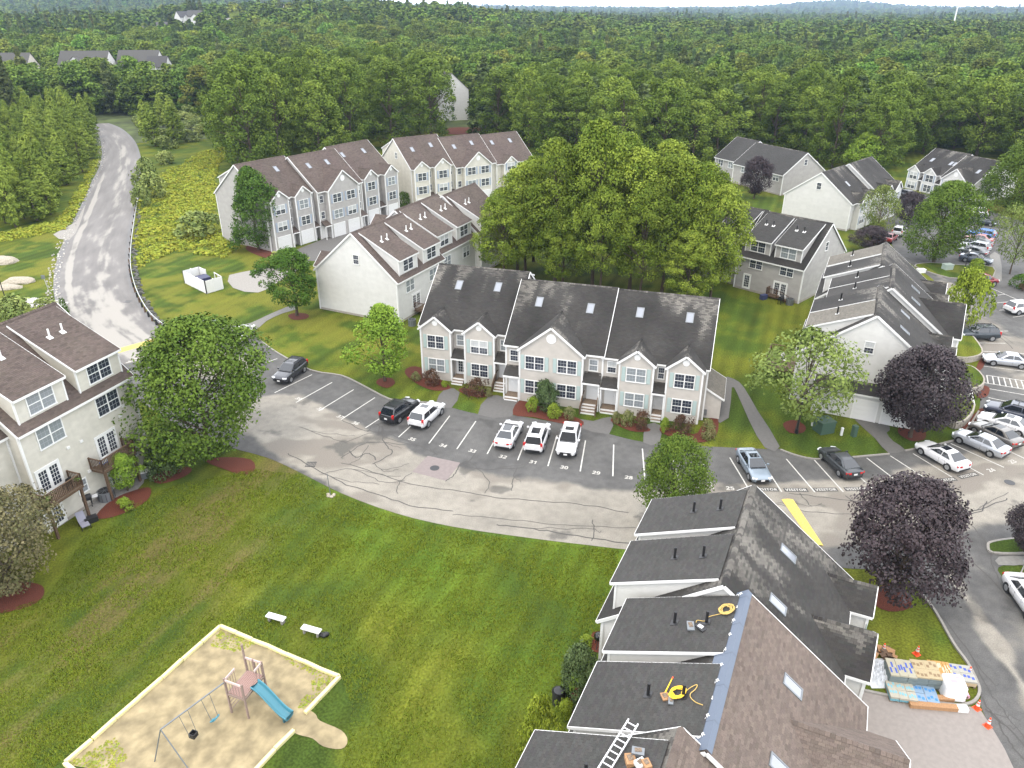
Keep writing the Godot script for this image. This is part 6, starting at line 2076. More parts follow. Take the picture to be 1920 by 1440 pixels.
func make_cars() -> void:
	mat("car_glass", Color8(26, 30, 36), 0.05).metallic_specular = 0.8
	mat("tyre", Color8(34, 34, 35), 0.85)
	mat("rim", Color8(165, 167, 170), 0.35, 0.7)
	mat("tail_lamp", Color8(176, 28, 26), 0.2)
	mat("head_lamp", Color8(222, 226, 230), 0.12)
	var white := Color8(208, 208, 210)
	var black := Color8(28, 30, 34)
	var dark := Color8(52, 56, 60)
	var silver := Color8(178, 182, 188)
	car("suv", Color8(40, 42, 50), Vector3(-24.29, 0, -73.84), -0.305, "black SUV with roof rails parked alone at the left end of the stalls", 0, true)
	car("suv", black, Vector3(-11.08, 0, -65.00), 2.640, "black SUV parked beside the white hatchback", 0, true)
	car("suv", white, Vector3(-8.34, 0, -64.14), 2.737, "white hatchback SUV parked beside the black one", 1)
	car("sedan", white, Vector3(-0.30, 0, -60.46), 2.881, "white sedan with dark sunroof in stall 32", 2)
	car("suv", white, Vector3(2.34, 0, -59.78), 2.928, "white SUV with long dark glass roof, middle of three white cars", 2)
	car("suv", white, Vector3(5.22, 0, -59.11), -0.203, "white SUV facing out of its stall, rightmost of three white cars", 1)
	car("sedan", Color8(126, 138, 150), Vector3(21.03, 0, -55.00), 0.059, "grey blue sedan facing out of a visitor stall", 1, false, 0.4)
	car("sedan", dark, Vector3(28.78, 0, -55.60), -2.963, "charcoal sedan nosed in to the visitor stalls", 0, false, 0.3)
	car("sedan", white, Vector3(38.29, 0, -56.64), -2.764, "white sedan with black sunroof, nearest the purple maple", 1)
	car("sedan", silver, Vector3(42.95, 0, -58.83), -2.581, "silver grey sedan between the white and the bronze one", 0, false, 0.5)
	car("sedan", Color8(112, 108, 104), Vector3(45.26, 0, -60.46), -2.739, "bronze grey sedan tucked behind the silver one", 1, false, 0.5)
	car("sedan", white, Vector3(47.33, 0, -62.36), -2.361, "white sedan with sunroof cut by the right edge", 1)
	car("suv", Color8(42, 48, 66), Vector3(49.22, 0, -64.57), -2.262, "navy wagon with black roof rails at the right edge", 0, true)
	car("sedan", silver, Vector3(56.01, 0, -76.88), -1.905, "silver sedan alone above the hatched box", 0, false, 0.5)
	car("suv", Color8(34, 44, 52), Vector3(57.00, 0, -84.44), -1.606, "dark teal SUV below the big lime shrub", 0, true)
	car("suv", white, Vector3(67.84, 0, -93.31), 1.808, "white SUV seen from behind at the right edge", 0)
	car("pickup", Color8(126, 40, 44), Vector3(68.17, 0, -104.09), 1.796, "dark red pickup beside the lime shrub", 0)
	car("sedan", Color8(88, 96, 110), Vector3(74.02, 0, -115.47), 0.896, "slate sedan in front of the island's lime shrub", 0, false, 0.4)
	car("sedan", Color8(96, 100, 104), Vector3(75.67, 0, -119.55), -2.467, "grey sedan just behind the slate one", 0, false, 0.4)
	car("suv", silver, Vector3(77.46, 0, -122.00), -2.482, "light grey SUV third in the upper right line", 0, false, 0.3)
	car("sedan", Color8(84, 88, 92), Vector3(79.49, 0, -124.86), -2.434, "dark grey sedan fourth in the upper right line", 0, false, 0.3)
	car("sedan", Color8(178, 128, 130), Vector3(80.96, 0, -127.16), -2.377, "dusty red sedan between the dark grey and the blue cars", 0, false, 0.2)
	car("suv", Color8(88, 130, 196), Vector3(82.95, 0, -129.89), -2.392, "bright blue hatchback at the head of the upper right line", 0, false, 0.2)
	car("sedan", Color8(60, 68, 76), Vector3(88.53, 0, -139.11), 0.852, "dark sedan parked alone below the white SUV at the far lot", 0, false, 0.3)
	car("suv", white, Vector3(90.77, 0, -146.06), -2.054, "white SUV at the far end of the upper car park", 0)
	car("suv", white, Vector3(69.38, 0, -132.00), 2.528, "white SUV half hidden between the airy and bright maples", 0)
	car("sedan", Color8(126, 40, 44), Vector3(65.87, 0, -127.83), 2.446, "red car peeping over the streaked roof ridge", 0)
	car("suv", Color8(38, 42, 50), Vector3(84.96, 0, -160.98), 0.348, "black SUV before the far white row", 0)
	car("sedan", Color8(60, 94, 150), Vector3(77.49, 0, -150.00), 2.571, "blue car behind the small purple tree", 0)
	car("suv", silver, Vector3(-38.25, 0, -86.30), -3.125, "silver SUV half hidden behind the large maple", 0, false, 0.3)
	car("sedan", white, Vector3(-33.15, 0, -84.94), 3.097, "white car peeping out right of the large maple's top", 0)
	car("sedan", white, Vector3(34.88, 0, -38.40), -0.107, "white car cut off by the right edge beside the stop sign lawn", 0)

# ---------- small things ----------
func lamp_post(at: Vector3, h: float, label: String) -> void:
	var o := thing("lamp_post", label, "street lamp", at)
	var p := MB.new()
	p.tube(Vector3.ZERO, Vector3(0, h, 0), 0.075, 0.055, 10)
	obj("pole", p, M.black, o)
	var b := MB.new()
	b.tube(Vector3.ZERO, Vector3(0, 0.45, 0), 0.2, 0.13, 12)
	obj("base", b, M.black, o)
	var l := MB.new()
	l.tube(Vector3(0, h, 0), Vector3(0, h + 0.42, 0), 0.12, 0.2, 8)
	obj("lantern", l, M.white_plastic, o)
	var c := MB.new()
	c.tube(Vector3(0, h + 0.42, 0), Vector3(0, h + 0.6, 0), 0.25, 0.04, 8)
	obj("cap", c, M.black, o)

func boxy(called: String, label: String, cat: String, at: Vector3, turn: float, s: Vector3, m: Material, lid: Material = null) -> Node3D:
	var o := thing(called, label, cat, at, turn)
	var b := MB.new()
	b.box(Vector3(0, s.y * 0.42, 0), Vector3(s.x, s.y * 0.84, s.z))
	obj("body", b, m, o)
	var l := MB.new()
	l.box(Vector3(0, s.y * 0.9, 0), Vector3(s.x * 1.06, s.y * 0.12, s.z * 1.06))
	obj("lid", l, lid if lid else m, o)
	return o

func make_playground() -> void:
	var sand := mat("sand", Color8(164, 149, 116), 1.0)
	grain(sand, 0.03, 0.7, 0.11, 51)
	sheet("sand", pts("-18.94,-36.31 -10.54,-32.32 -11.85,-29.8 -12.19,-28.67 -14.27,-24.94 -23.74,-26.55"), 0.03, sand)
	sheet("sand_spill", smooth(pts("-11.79,-29.95 -11.22,-29.73 -10.88,-29.3 -9.54,-28.67 -9.05,-27.99 -9.3,-27.49 -10.32,-27.65 -11.03,-28.15 -11.86,-28.39 -12.41,-28.81"), true, 3), 0.034, sand)
	# weedy corners of the sand
	var bd := thing("sandbox_border", "pale yellow timber border round the playground sand", "timber border")
	mat("yellow_timber", Color8(214, 204, 150), 0.8)
	var n := 0
	for q in [[Vector3(-19.01, 0, -36.50), Vector3(-23.84, 0, -26.59), 7], [Vector3(-19.01, 0, -36.50), Vector3(-10.40, 0, -32.34), 7], [Vector3(-10.40, 0, -32.34), Vector3(-11.83, 0, -29.73), 3], [Vector3(-12.18, 0, -28.63), Vector3(-14.26, 0, -24.92), 3], [Vector3(-23.84, 0, -26.59), Vector3(-21.08, 0, -24.86), 2]]:
		for i in q[2]:
			var m := MB.new()
			rng.seed = n * 5 + 3
			var a: Vector3 = q[0].lerp(q[1], float(i) / q[2])
			var b: Vector3 = q[0].lerp(q[1], (i + 0.985) / q[2])
			var j := Vector3(rng.randf_range(-0.03, 0.03), 0, rng.randf_range(-0.03, 0.03))
			m.bar(a + Vector3(0, 0.1, 0) + j, b + Vector3(0, 0.1, 0) - j, 0.21, 0.2)
			obj("timber", m, M.yellow_timber, bd)
			n += 1
	# climbing platform with slide and swing beam: one frame
	var p0 := Vector3(-16.05, 0, -29.85)
	var p1 := Vector3(-14.95, 0, -29.45)
	var e1 := (p1 - p0).normalized()
	var e2 := Vector3(e1.z, 0, -e1.x)
	var w := (p1 - p0).length()
	var dp := 1.75
	var o := thing("playset", "play frame with platform, teal slide and two swings on the sand", "playground set", p0, atan2(-e1.z, e1.x))
	# local: x along the front edge, -z to the back
	var pinkish := mat("weathered_rail", Color8(196, 176, 172), 0.8)
	mat("weathered_deck", Color8(150, 122, 114), 0.85)
	mat("weathered_post", Color8(136, 118, 110), 0.8)
	var top := 1.6
	for q in [[0.0, 0.0, 2.75], [w, 0.0, 2.7], [0.0, -dp, 3.6], [w, -dp, 2.7], [w * 0.5, -dp, 2.7]]:
		var m := MB.new()
		m.box(Vector3(q[0], q[2] / 2, q[1]), Vector3(0.09, q[2], 0.09))
		obj("post", m, M.weathered_post, o)
	for i in 9:
		var m := MB.new()
		m.box(Vector3(lerpf(0.05, w - 0.05, (i + 0.5) / 9.0), top, -dp / 2), Vector3((w - 0.1) / 9.0 - 0.02, 0.05, dp - 0.06))
		obj("plank", m, M.weathered_deck, o)
	var fr := MB.new()
	for q in [[Vector3(0, top - 0.08, 0), Vector3(w, top - 0.08, 0)], [Vector3(0, top - 0.08, -dp), Vector3(w, top - 0.08, -dp)], [Vector3(0, top - 0.08, 0), Vector3(0, top - 0.08, -dp)], [Vector3(w, top - 0.08, 0), Vector3(w, top - 0.08, -dp)]]:
		fr.bar(q[0], q[1], 0.06, 0.14)
	obj("deck_frame", fr, M.weathered_post, o)
	for q in [[Vector3(0, 2.6, 0), Vector3(w, 2.55, 0)], [Vector3(0, 2.6, -dp), Vector3(w, 2.6, -dp)], [Vector3(0, 2.6, 0), Vector3(0, 2.6, -dp * 0.5)], [Vector3(w, 2.6, -dp), Vector3(w, 2.6, -dp * 0.62)]]:
		var m := MB.new()
		m.bar(q[0], q[1], 0.05, 0.14)
		obj("rail", m, pinkish, o)
		var k := int((q[1] - q[0]).length() / 0.17)
		for i in k:
			var bm := MB.new()
			var f: Vector3 = q[0].lerp(q[1], (i + 0.5) / k)
			bm.bar(Vector3(f.x, top, f.z), f, 0.022, 0.022)
			obj("baluster", bm, M.weathered_post, o)
	for i in 5:
		var m := MB.new()
		m.bar(Vector3(0, 0.28 + i * 0.27, -0.02), Vector3(0, 0.28 + i * 0.27, -dp * 0.55), 0.035, 0.035)
		obj("rung", m, M.weathered_post, o)
	var lp := MB.new()
	lp.box(Vector3(0, top / 2, -dp * 0.57), Vector3(0.06, top, 0.06))
	obj("post", lp, M.weathered_post, o)
	# slide: a trough swept down from the right side
	var teal := mat("teal_plastic", Color8(62, 122, 138), 0.35)
	var sa := o.to_local(Vector3(-12.54, 0, -29.30))
	var s0 := Vector3(w + 0.02, top + 0.06, -dp * 0.52)
	var s1 := Vector3(sa.x, 0.28, sa.z)
	var dir := (Vector3(s1.x, 0, s1.z) - Vector3(s0.x, 0, s0.z)).normalized()
	var sd := Vector3(-dir.z, 0, dir.x)
	var rings := []
	for i in 15:
		var t := i / 14.0
		var c := s0.lerp(s1, t)
		c.y = lerpf(s0.y, s1.y, smoothstep(0.02, 0.93, t) * 0.75 + t * 0.25)
		var q := []
		for e in [[-0.34, 0.22], [-0.30, 0.235], [-0.26, 0.21], [-0.24, 0.05], [-0.15, 0.0], [0.15, 0.0], [0.24, 0.05], [0.26, 0.21], [0.30, 0.235], [0.34, 0.22], [0.29, 0.0], [0.17, -0.05], [-0.17, -0.05], [-0.29, 0.0]]:
			q.append(c + sd * e[0] + Vector3(0, e[1], 0))
		rings.append(q)
	var sm := loft(rings)
	if sm.n[200].dot(Vector3.UP) < -0.9:
		pass
	obj("slide", sm, teal, o)
	var sf := MB.new()
	sf.box(s1 + Vector3(0, -0.14, 0) - dir * 0.25, Vector3(0.55, 0.3, 0.12), Color.WHITE, Basis(sd, Vector3.UP, dir))
	obj("slide_foot", sf, mat("dark_teal", Color8(30, 84, 98), 0.5), o)
	# swing beam and its far legs
	var be := o.to_local(Vector3(-18.40, 0, -26.87))
	var bh := 2.35
	var b0 := Vector3(0, 2.45, -0.05)
	var b1 := Vector3(be.x, bh, be.z)
	var bm2 := MB.new()
	bm2.tube(b0, b1, 0.045, 0.045, 8)
	obj("swing_beam", bm2, M.gray_metal, o)
	for q in [o.to_local(Vector3(-19.15, 0, -26.74)), o.to_local(Vector3(-17.10, 0, -26.24))]:
		var m := MB.new()
		m.tube(Vector3(q.x, 0, q.z), b1, 0.035, 0.035, 8)
		obj("swing_leg", m, M.gray_metal, o)
	for i in 2:
		var f0 := 0.18 + 0.34 * i + 0.08
		var sw := Node3D.new()
		sw.name = "swing"
		o.add_child(sw, true)
		var a := b0.lerp(b1, f0)
		var b := b0.lerp(b1, f0 + 0.13)
		var sway := Vector3(0.18, 0, -0.10)
		var sc := (a + b) / 2 + Vector3(0, -1.75, 0) + sway
		var al := (b - a).normalized() * 0.2
		for e in [[a, sc - al], [b, sc + al]]:
			var m := MB.new()
			m.tube(e[0], e[1], 0.016, 0.016, 5)
			obj("chain", m, M.gray_metal, sw)
		var st := MB.new()
		if i == 0:
			for k in 6:
				var t := (k + 0.5) / 6.0 - 0.5
				st.box(sc + al * 2.1 * t + Vector3(0, t * t * 0.35 - 0.08, 0), Vector3(0.1, 0.04, 0.26))
			obj("seat", st, teal, sw)
		else:
			st.box(sc + Vector3(0, -0.12, 0), Vector3(0.34, 0.06, 0.34))
			st.box(sc + Vector3(0, 0.02, 0.16), Vector3(0.34, 0.28, 0.04))
			st.box(sc + Vector3(0, 0.02, -0.16), Vector3(0.34, 0.28, 0.04))
			st.box(sc + Vector3(0.16, 0.05, 0), Vector3(0.04, 0.2, 0.3))
			st.box(sc + Vector3(-0.16, 0.05, 0), Vector3(0.04, 0.2, 0.3))
			obj("bucket_seat", st, M.black, sw)
	# benches
	for q in [[Vector3(-15.49, 0, -36.97), "white slab bench on the lawn, further from the sand"], [Vector3(-12.91, 0, -35.89), "white slab bench with a dark bag at its end"]]:
		var b := thing("bench", q[1], "bench", q[0], 1.231 - PI / 2)
		var s := MB.new()
		s.box(Vector3(0, 0.44, 0), Vector3(1.35, 0.08, 0.42))
		obj("seat", s, M.white_plastic, b)
		for x in [-0.5, 0.5]:
			var l := MB.new()
			l.box(Vector3(x, 0.2, 0), Vector3(0.1, 0.4, 0.34))
			obj("leg", l, M.concrete, b)
	var bag := MB.new()
	rng.seed = 4
	for i in 5:
		bag.ball(Vector3(rng.randf_range(-0.22, 0.22), 0.14, rng.randf_range(-0.12, 0.12)), Vector3(0.2, 0.14, 0.17), 6)
	var bo := obj("bag", bag, M.black, null, Vector3(-12.11, 0, -35.71))
	tag(bo, "dark bag lying by the end of the white bench", "bag")

func cone(at: Vector3, label: String) -> void:
	if not M.has("cone_orange"):
		mat("cone_orange", Color8(232, 82, 40), 0.6)
	var o := thing("traffic_cone", label, "traffic cone", at, 0.4, "traffic cones round the pallets")
	var b := MB.new()
	b.box(Vector3(0, 0.025, 0), Vector3(0.38, 0.05, 0.38))
	obj("base", b, M.cone_orange, o)
	var c := MB.new()
	c.tube(Vector3(0, 0.05, 0), Vector3(0, 0.7, 0), 0.15, 0.035, 14)
	obj("cone", c, M.cone_orange, o)
	for q in [[0.3, 0.44], [0.52, 0.6]]:
		var s := MB.new()
		s.tube(Vector3(0, q[0], 0), Vector3(0, q[1], 0), 0.155 - 0.177 * (q[0] - 0.05), 0.155 - 0.177 * (q[1] - 0.05), 14, Color.WHITE, false)
		obj("collar", s, M.white_plastic, o)

# pallet of wrapped bundles: foot corners given by centre, turn, size
func pallet(at: Vector3, turn: float, s: Vector3, rows: int, cols: int, wrap: Color, side: Color, label: String, print_col: Color) -> void:
	var o := thing("shingle_pallet", label, "pallet", at, turn)
	var key := "wrap%d%d%d" % [int(wrap.r * 255), int(wrap.g * 255), int(wrap.b * 255)]
	if not M.has(key):
		grain(mat(key, wrap, 0.5), 0.05, 0.75, 2.0, 61)
	var key2 := "side%d%d%d" % [int(side.r * 255), int(side.g * 255), int(side.b * 255)]
	if not M.has(key2):
		mat(key2, side, 0.6)
	var pk := "print%d" % int(print_col.b * 255)
	if not M.has(pk):
		mat(pk, print_col, 0.6)
	for i in 5:
		var m := MB.new()
		m.box(Vector3(lerpf(-0.5, 0.5, i / 4.0) * (s.x - 0.12), 0.06, 0), Vector3(0.12, 0.12, s.z))
		obj("pallet_board", m, M.deck_wood, o)
	var layers := maxi(int((s.y - 0.12) / 0.1), 2)
	rng.seed = int(at.x * 100)
	for l in layers:
		for i in cols:
			for j in rows:
				var m := MB.new()
				var c := Vector3(((i + 0.5) / cols - 0.5) * s.x, 0.12 + (l + 0.5) * (s.y - 0.12) / layers, ((j + 0.5) / rows - 0.5) * s.z)
				c += Vector3(rng.randf_range(-0.02, 0.02), 0, rng.randf_range(-0.02, 0.02))
				m.box(c, Vector3(s.x / cols - 0.015, (s.y - 0.12) / layers - 0.008, s.z / rows - 0.015))
				var bo := obj("bundle", m, M[key] if l == layers - 1 else M[key2], o)
				if l == layers - 1:
					for k in 3:
						var st := MB.new()
						st.box(c + Vector3((k - 1) * s.x / cols * 0.28, (s.y - 0.12) / layers * 0.5, rng.randf_range(-0.2, 0.2) * s.z / rows), Vector3(s.x / cols * 0.2, 0.006, s.z / rows * 0.3))
						obj("print_patch", st, M[pk], bo)

func rope(called: String, pl: Array, r: float, m: Material, label: String) -> void:
	var c := Curve3D.new()
	for i in pl.size():
		var d: Vector3 = (pl[mini(i + 1, pl.size() - 1)] - pl[maxi(i - 1, 0)]) * 0.2
		c.add_point(pl[i], -d, d)
	c.bake_interval = 0.08
	var b := c.get_baked_points()
	var mb := MB.new()
	for i in b.size() - 1:
		mb.tube(b[i], b[i + 1], r, r, 5, Color.WHITE, false)
	tag(obj(called, mb, m), label, "rope")

func make_site() -> void:
	var cd := Color8(173, 156, 126)
	var gr := Color8(107, 117, 117)
	pallet(Vector3(23.22, 0, -32.28), 1.398 - PI / 2, Vector3(1.5, 0.95, 1.35), 1, 3, Color8(179, 173, 152), gr, "shingle pallet with blue print nearest the white tarpaulin", Color8(58, 80, 159))
	pallet(Vector3(24.64, 0, -32.16), 1.398 - PI / 2, Vector3(1.5, 0.95, 1.4), 2, 2, Color8(186, 168, 132), gr, "tan strapped shingle pallet, second from the white tarpaulin", Color8(126, 105, 77))
	pallet(Vector3(25.70, 0, -32.40), 1.398 - PI / 2, Vector3(1.2, 0.75, 1.2), 1, 6, Color8(194, 147, 77), cd, "pallet of orange striped cartons behind the white wrapped one", Color8(199, 189, 169))
	pallet(Vector3(26.88, 0, -32.32), 1.398 - PI / 2, Vector3(1.5, 0.5, 1.3), 2, 2, Color8(173, 171, 161), cd, "low pallet with blue print at the kerb end", Color8(63, 84, 159))
	pallet(Vector3(22.81, 0, -31.10), 1.398 - PI / 2, Vector3(1.5, 0.4, 1.25), 2, 3, Color8(181, 176, 161), Color8(100, 151, 164), "low front pallet of pale bundles with pale blue bands", Color8(109, 164, 178))
	pallet(Vector3(24.11, 0, -30.95), 1.398 - PI / 2, Vector3(1.4, 0.3, 1.2), 2, 2, Color8(139, 164, 189), Color8(50, 117, 173), "low stack in bright blue plastic at the front", Color8(58, 122, 179))
	# white wrapped pallet
	var o := thing("wrapped_pallet", "tall pallet shrunk in white plastic with pink print", "pallet", Vector3(25.85, 0, -31.22), 1.398 - PI / 2)
	var rings := []
	rng.seed = 8
	for i in 9:
		var t := i / 8.0
		var s := lerpf(0.66, 0.58, t) if i < 8 else 0.45
		var ring := []
		for j in 20:
			var a := TAU * j / 20.0
			var q := Vector2(signf(cos(a)) * pow(absf(cos(a)), 0.35), signf(sin(a)) * pow(absf(sin(a)), 0.35)) * s * rng.randf_range(0.97, 1.03)
			ring.append(Vector3(q.x, 0.1 + t * 1.0, q.y))
		rings.append(ring)
	obj("plastic_wrap", loft(rings), M.white_plastic, o)
	var pr := mat("pink_print", Color8(206, 150, 156), 0.6)
	for q in [[-0.1, 0.1, 0.4, 0.28], [0.18, -0.2, 0.22, 0.16]]:
		var m := MB.new()
		m.box(Vector3(q[0], 1.103, q[1]), Vector3(q[2], 0.006, q[3]))
		obj("print_patch", m, pr, o)
	var wp := MB.new()
	wp.box(Vector3(0, 0.05, 0), Vector3(1.25, 0.1, 1.25))
	obj("pallet_board", wp, M.deck_wood, o)
	# rolls and long cartons
	var pk := thing("insulation_roll", "pink wrapped roll leaning beside the white pallet", "roll")
	var pm := MB.new()
	pm.tube(Vector3(26.73, 0, -31.80) + Vector3(0, 0.16, 0), Vector3(26.56, 0, -30.80) + Vector3(0, 0.16, 0), 0.16, 0.16, 12)
	obj("wrap", pm, mat("pink_plastic", Color8(208, 158, 176), 0.5), pk)
	var core := MB.new()
	core.tube(Vector3(26.56, 0, -30.80) + Vector3(0, 0.16, 0), Vector3(26.57, 0, -30.76) + Vector3(0, 0.16, 0), 0.07, 0.07, 10)
	obj("core", core, M.deck_wood, pk)
	grain(mat("carton", Color8(172, 132, 94), 0.85), 0.03, 0.8, 1.2, 62)
	for q in [[Vector3(22.68, 0, -30.76), Vector3(25.69, 0, -30.69), "upper long brown carton with white left end, on the kerb", true], [Vector3(22.96, 0, -30.31), Vector3(26.12, 0, -29.98), "lower long brown carton with white right end, on the driveway", false]]:
		var c := thing("long_carton", q[2], "carton")
		var m := MB.new()
		var a: Vector3 = q[0] + Vector3(0, 0.16, 0)
		var b: Vector3 = q[1] + Vector3(0, 0.16, 0)
		m.bar(a, b, 0.34, 0.26)
		obj("body", m, M.carton, c)
		var w := MB.new()
		var d := (b - a).normalized()
		if q[3]:
			w.bar(a - d * 0.01, a + d * 0.42, 0.352, 0.272)
		else:
			w.bar(b - d * 0.55, b + d * 0.01, 0.352, 0.272)
		obj("white_end", w, M.white_plastic, c)
	# crumpled tarpaulin
	var tp := MB.new()
	var kx := 22
	var fz := FastNoiseLite.new()
	fz.seed = 15
	fz.frequency = 0.11
	var to := Vector3(22.20, 0, -32.72)
	var hgt := func(i: int, j: int) -> Vector3:
		var u := (i / float(kx) - 0.5) * 1.7
		var v := (j / float(kx) - 0.5) * 2.3
		var e := clampf(1.0 - pow(Vector2(u / 0.85, v / 1.15).length(), 3.0), 0.0, 1.0)
		return to + Vector3(u, 0.02 + e * (0.32 + 0.5 * absf(fz.get_noise_2d(i * 2.4, j * 2.0)) + 0.22 * fz.get_noise_2d(i * 5.0, j * 5.0)), v)
	for i in kx:
		for j in kx:
			tp.quad(hgt.call(i, j + 1), hgt.call(i + 1, j + 1), hgt.call(i + 1, j), hgt.call(i, j))
	tag(obj("tarpaulin", tp, mat("tarp_white", Color8(190, 194, 200), 0.5)), "crumpled white tarpaulin on the grass against the roofs", "tarpaulin")
	var db := thing("debris_heap", "heap of torn brown roofing behind the white tarpaulin", "debris", Vector3(23.03, 0, -34.24))
	rng.seed = 19
	for i in 26:
		var m := MB.new()
		m.box(Vector3(rng.randf_range(-0.8, 0.8), rng.randf_range(0.05, 0.35), rng.randf_range(-0.45, 0.45)), Vector3(rng.randf_range(0.3, 0.7), 0.02, rng.randf_range(0.15, 0.35)), Color.WHITE, Basis(rand_dir(), rng.randf_range(-0.6, 0.6)) * Basis(Vector3.UP, rng.randf() * 3.0))
		obj("shingle_scrap", m, M.brown_wood if i % 3 else M.carton, db)
	for q in [[Vector3(25.28, 0, -34.20), "cone standing alone on the grass above the pallets"], [Vector3(23.27, 0, -34.41), "cone beside the brown debris heap"], [Vector3(27.62, 0, -32.56), "cone at the kerb end of the low pallet"], [Vector3(26.78, 0, -30.13), "cone on the kerb corner of the driveway"], [Vector3(26.72, 0, -28.94), "cone lowest down on the driveway"]]:
		cone(q[0], q[1])
	# on the roofs: ridge membrane, ropes, tools, ladder
	var mem := mat("membrane", Color8(90, 100, 116), 0.45)
	var rl := MB.new()
	var s := 1.18
	var he := 4.65 - 0.21
	var rid := he + 4.87 + 0.15
	var th := 1.137
	var loc := func(u: float, v: float, h: float) -> Vector3:
		return Vector3(20.39 + u * cos(th) + v * sin(th), h, -35.19 - u * sin(th) + v * cos(th))
	var ro := thing("ridge_membrane", "blue grey membrane strip with white print along the stripped ridge", "roofing membrane")
	rng.seed = 23
	for i in 20:
		var u0 := lerpf(-8.75, -18.9, i / 20.0)
		var u1 := lerpf(-8.75, -18.9, (i + 1) / 20.0)
		var z := s - 6.3
		var p := 4.87 / 6.3
		var y := 0.07 + (0.012 if i % 4 == 0 else 0.0)
		rl.quad(loc.call(u0, z - 0.75, rid - 0.75 * p + y), loc.call(u0, z, rid + y + 0.03), loc.call(u1, z, rid + y + 0.03), loc.call(u1, z - 0.75, rid - 0.75 * p + y))
		rl.quad(loc.call(u0, z, rid + y + 0.03), loc.call(u0, z + 0.22, rid - 0.22 * p + y), loc.call(u1, z + 0.22, rid - 0.22 * p + y), loc.call(u1, z, rid + y + 0.03))
		if i % 2 == 0:
			var tm := TextMesh.new()
			tm.text = ["OR", "W", "CR"][(i / 2) % 3]
			tm.font = SystemFont.new()
			tm.font.font_names = PackedStringArray(["Droid Sans"])
			tm.font.font_weight = 700
			tm.font_size = 48
			tm.pixel_size = 0.006
			tm.depth = 0.003
			var t := obj("printed_mark", tm, M.white_plastic, ro)
			t.position = loc.call((u0 + u1) / 2, z - 0.38, rid - 0.38 * p + y + 0.05)
			t.basis = Basis(Vector3.UP, th) * Basis(Vector3.RIGHT, -PI / 2 - atan(p)) * Basis(Vector3.BACK, -PI / 2 + 0.5)
	obj("sheet", rl, mem, ro)
	var ye := mat("yellow_rope", Color8(240, 196, 48), 0.7)
	var mn := mat("manila_rope", Color8(196, 166, 96), 0.8)
	rng.seed = 33
	var coil := []
	var cc := Vector3(7.38, 8.77, -23.64)
	var ux := Vector3(cos(th), 0, -sin(th))
	var vx := (Vector3(7.80, 8.96, -23.48) - Vector3(6.95, 8.57, -23.81)).normalized()
	for i in 80:
		var a := i * 0.62
		var r := 0.30 + 0.08 * sin(i * 0.9) + rng.randf_range(-0.04, 0.04)
		coil.append(cc + ux * cos(a) * r + vx * sin(a) * r + Vector3(0, 0.03 + 0.002 * (i % 25), 0))
	rope("rope_coil", coil, 0.022, ye, "coiled bright yellow rope on the grey dormer roof")
	rope("rope_tail", [Vector3(7.69, 8.87, -23.59), Vector3(8.01, 8.95, -23.80), Vector3(8.27, 9.05, -23.84), Vector3(8.15, 9.04, -23.61), Vector3(7.86, 8.98, -23.35), Vector3(7.95, 9.09, -22.91), Vector3(8.22, 9.25, -22.58)], 0.02, mn, "tan rope running from the yellow coil to the ridge")
	coil = []
	cc = Vector3(10.72, 9.21, -28.36)
	for i in 70:
		var a := i * 0.7
		var r := 0.22 + 0.16 * absf(sin(i * 0.31)) + rng.randf_range(-0.05, 0.05)
		coil.append(cc + ux * cos(a) * r + vx * sin(a) * r + Vector3(0, 0.02 + 0.002 * (i % 20), 0))
	rope("rope_tangle", coil, 0.018, mn, "tangled tan rope near the top of the blue grey membrane")
	rope("rope_lead", [Vector3(10.50, 9.13, -28.17), Vector3(9.87, 8.88, -28.21), Vector3(9.61, 8.82, -27.98), Vector3(9.30, 8.67, -28.18), Vector3(9.20, 8.65, -28.05)], 0.018, mn, "tan rope leading from the tangle to the tool bags")
	for q in [[Vector3(8.89, 8.60, -27.85), 0.3, Vector3(0.6, 0.1, 0.35), "gray_metal", "grey tool bag on the dormer roof below the tan tangle"], [Vector3(9.32, 8.83, -27.52), 1.0, Vector3(0.5, 0.08, 0.36), "dark_metal", "dark shingle pack with white label beside the grey tool bag"], [Vector3(6.85, 8.56, -23.62), 0.6, Vector3(0.42, 0.06, 0.34), "carton", "flat cardboard piece beside the yellow coil"], [Vector3(7.03, 8.69, -23.28), 0.2, Vector3(0.4, 0.06, 0.22), "gray_metal", "grey roof bracket below the yellow coil"], [Vector3(4.69, 9.44, -19.78), 0.5, Vector3(0.5, 0.25, 0.4), "carton", "open cardboard box by the ladder"], [Vector3(5.02, 9.52, -20.05), 0.2, Vector3(0.34, 0.3, 0.5), "gray_metal", "grey bucket case on the lowest roof"], [Vector3(5.03, 9.63, -19.50), 0.9, Vector3(0.36, 0.2, 0.4), "white_plastic", "white paper pack on the lowest roof"], [Vector3(5.24, 9.73, -19.38), 0.7, Vector3(0.4, 0.25, 0.3), "carton", "brown carton at the right of the white paper pack"]]:
		var t := thing("roofer_item", q[4], "roofing supply", q[0], q[1] + th)
		var m := MB.new()
		m.box(Vector3.ZERO, q[2])
		obj("body", m, M[q[3]], t)
		var fl := MB.new()
		fl.box(Vector3(q[2].x * 0.1, q[2].y / 2 + 0.01, 0), Vector3(q[2].x * 0.5, 0.02, q[2].z * 0.55), Color.WHITE, Basis(Vector3.UP, 0.2))
		obj("flap", fl, M.white_plastic if q[3] == "dark_metal" else M.deck_wood, t)
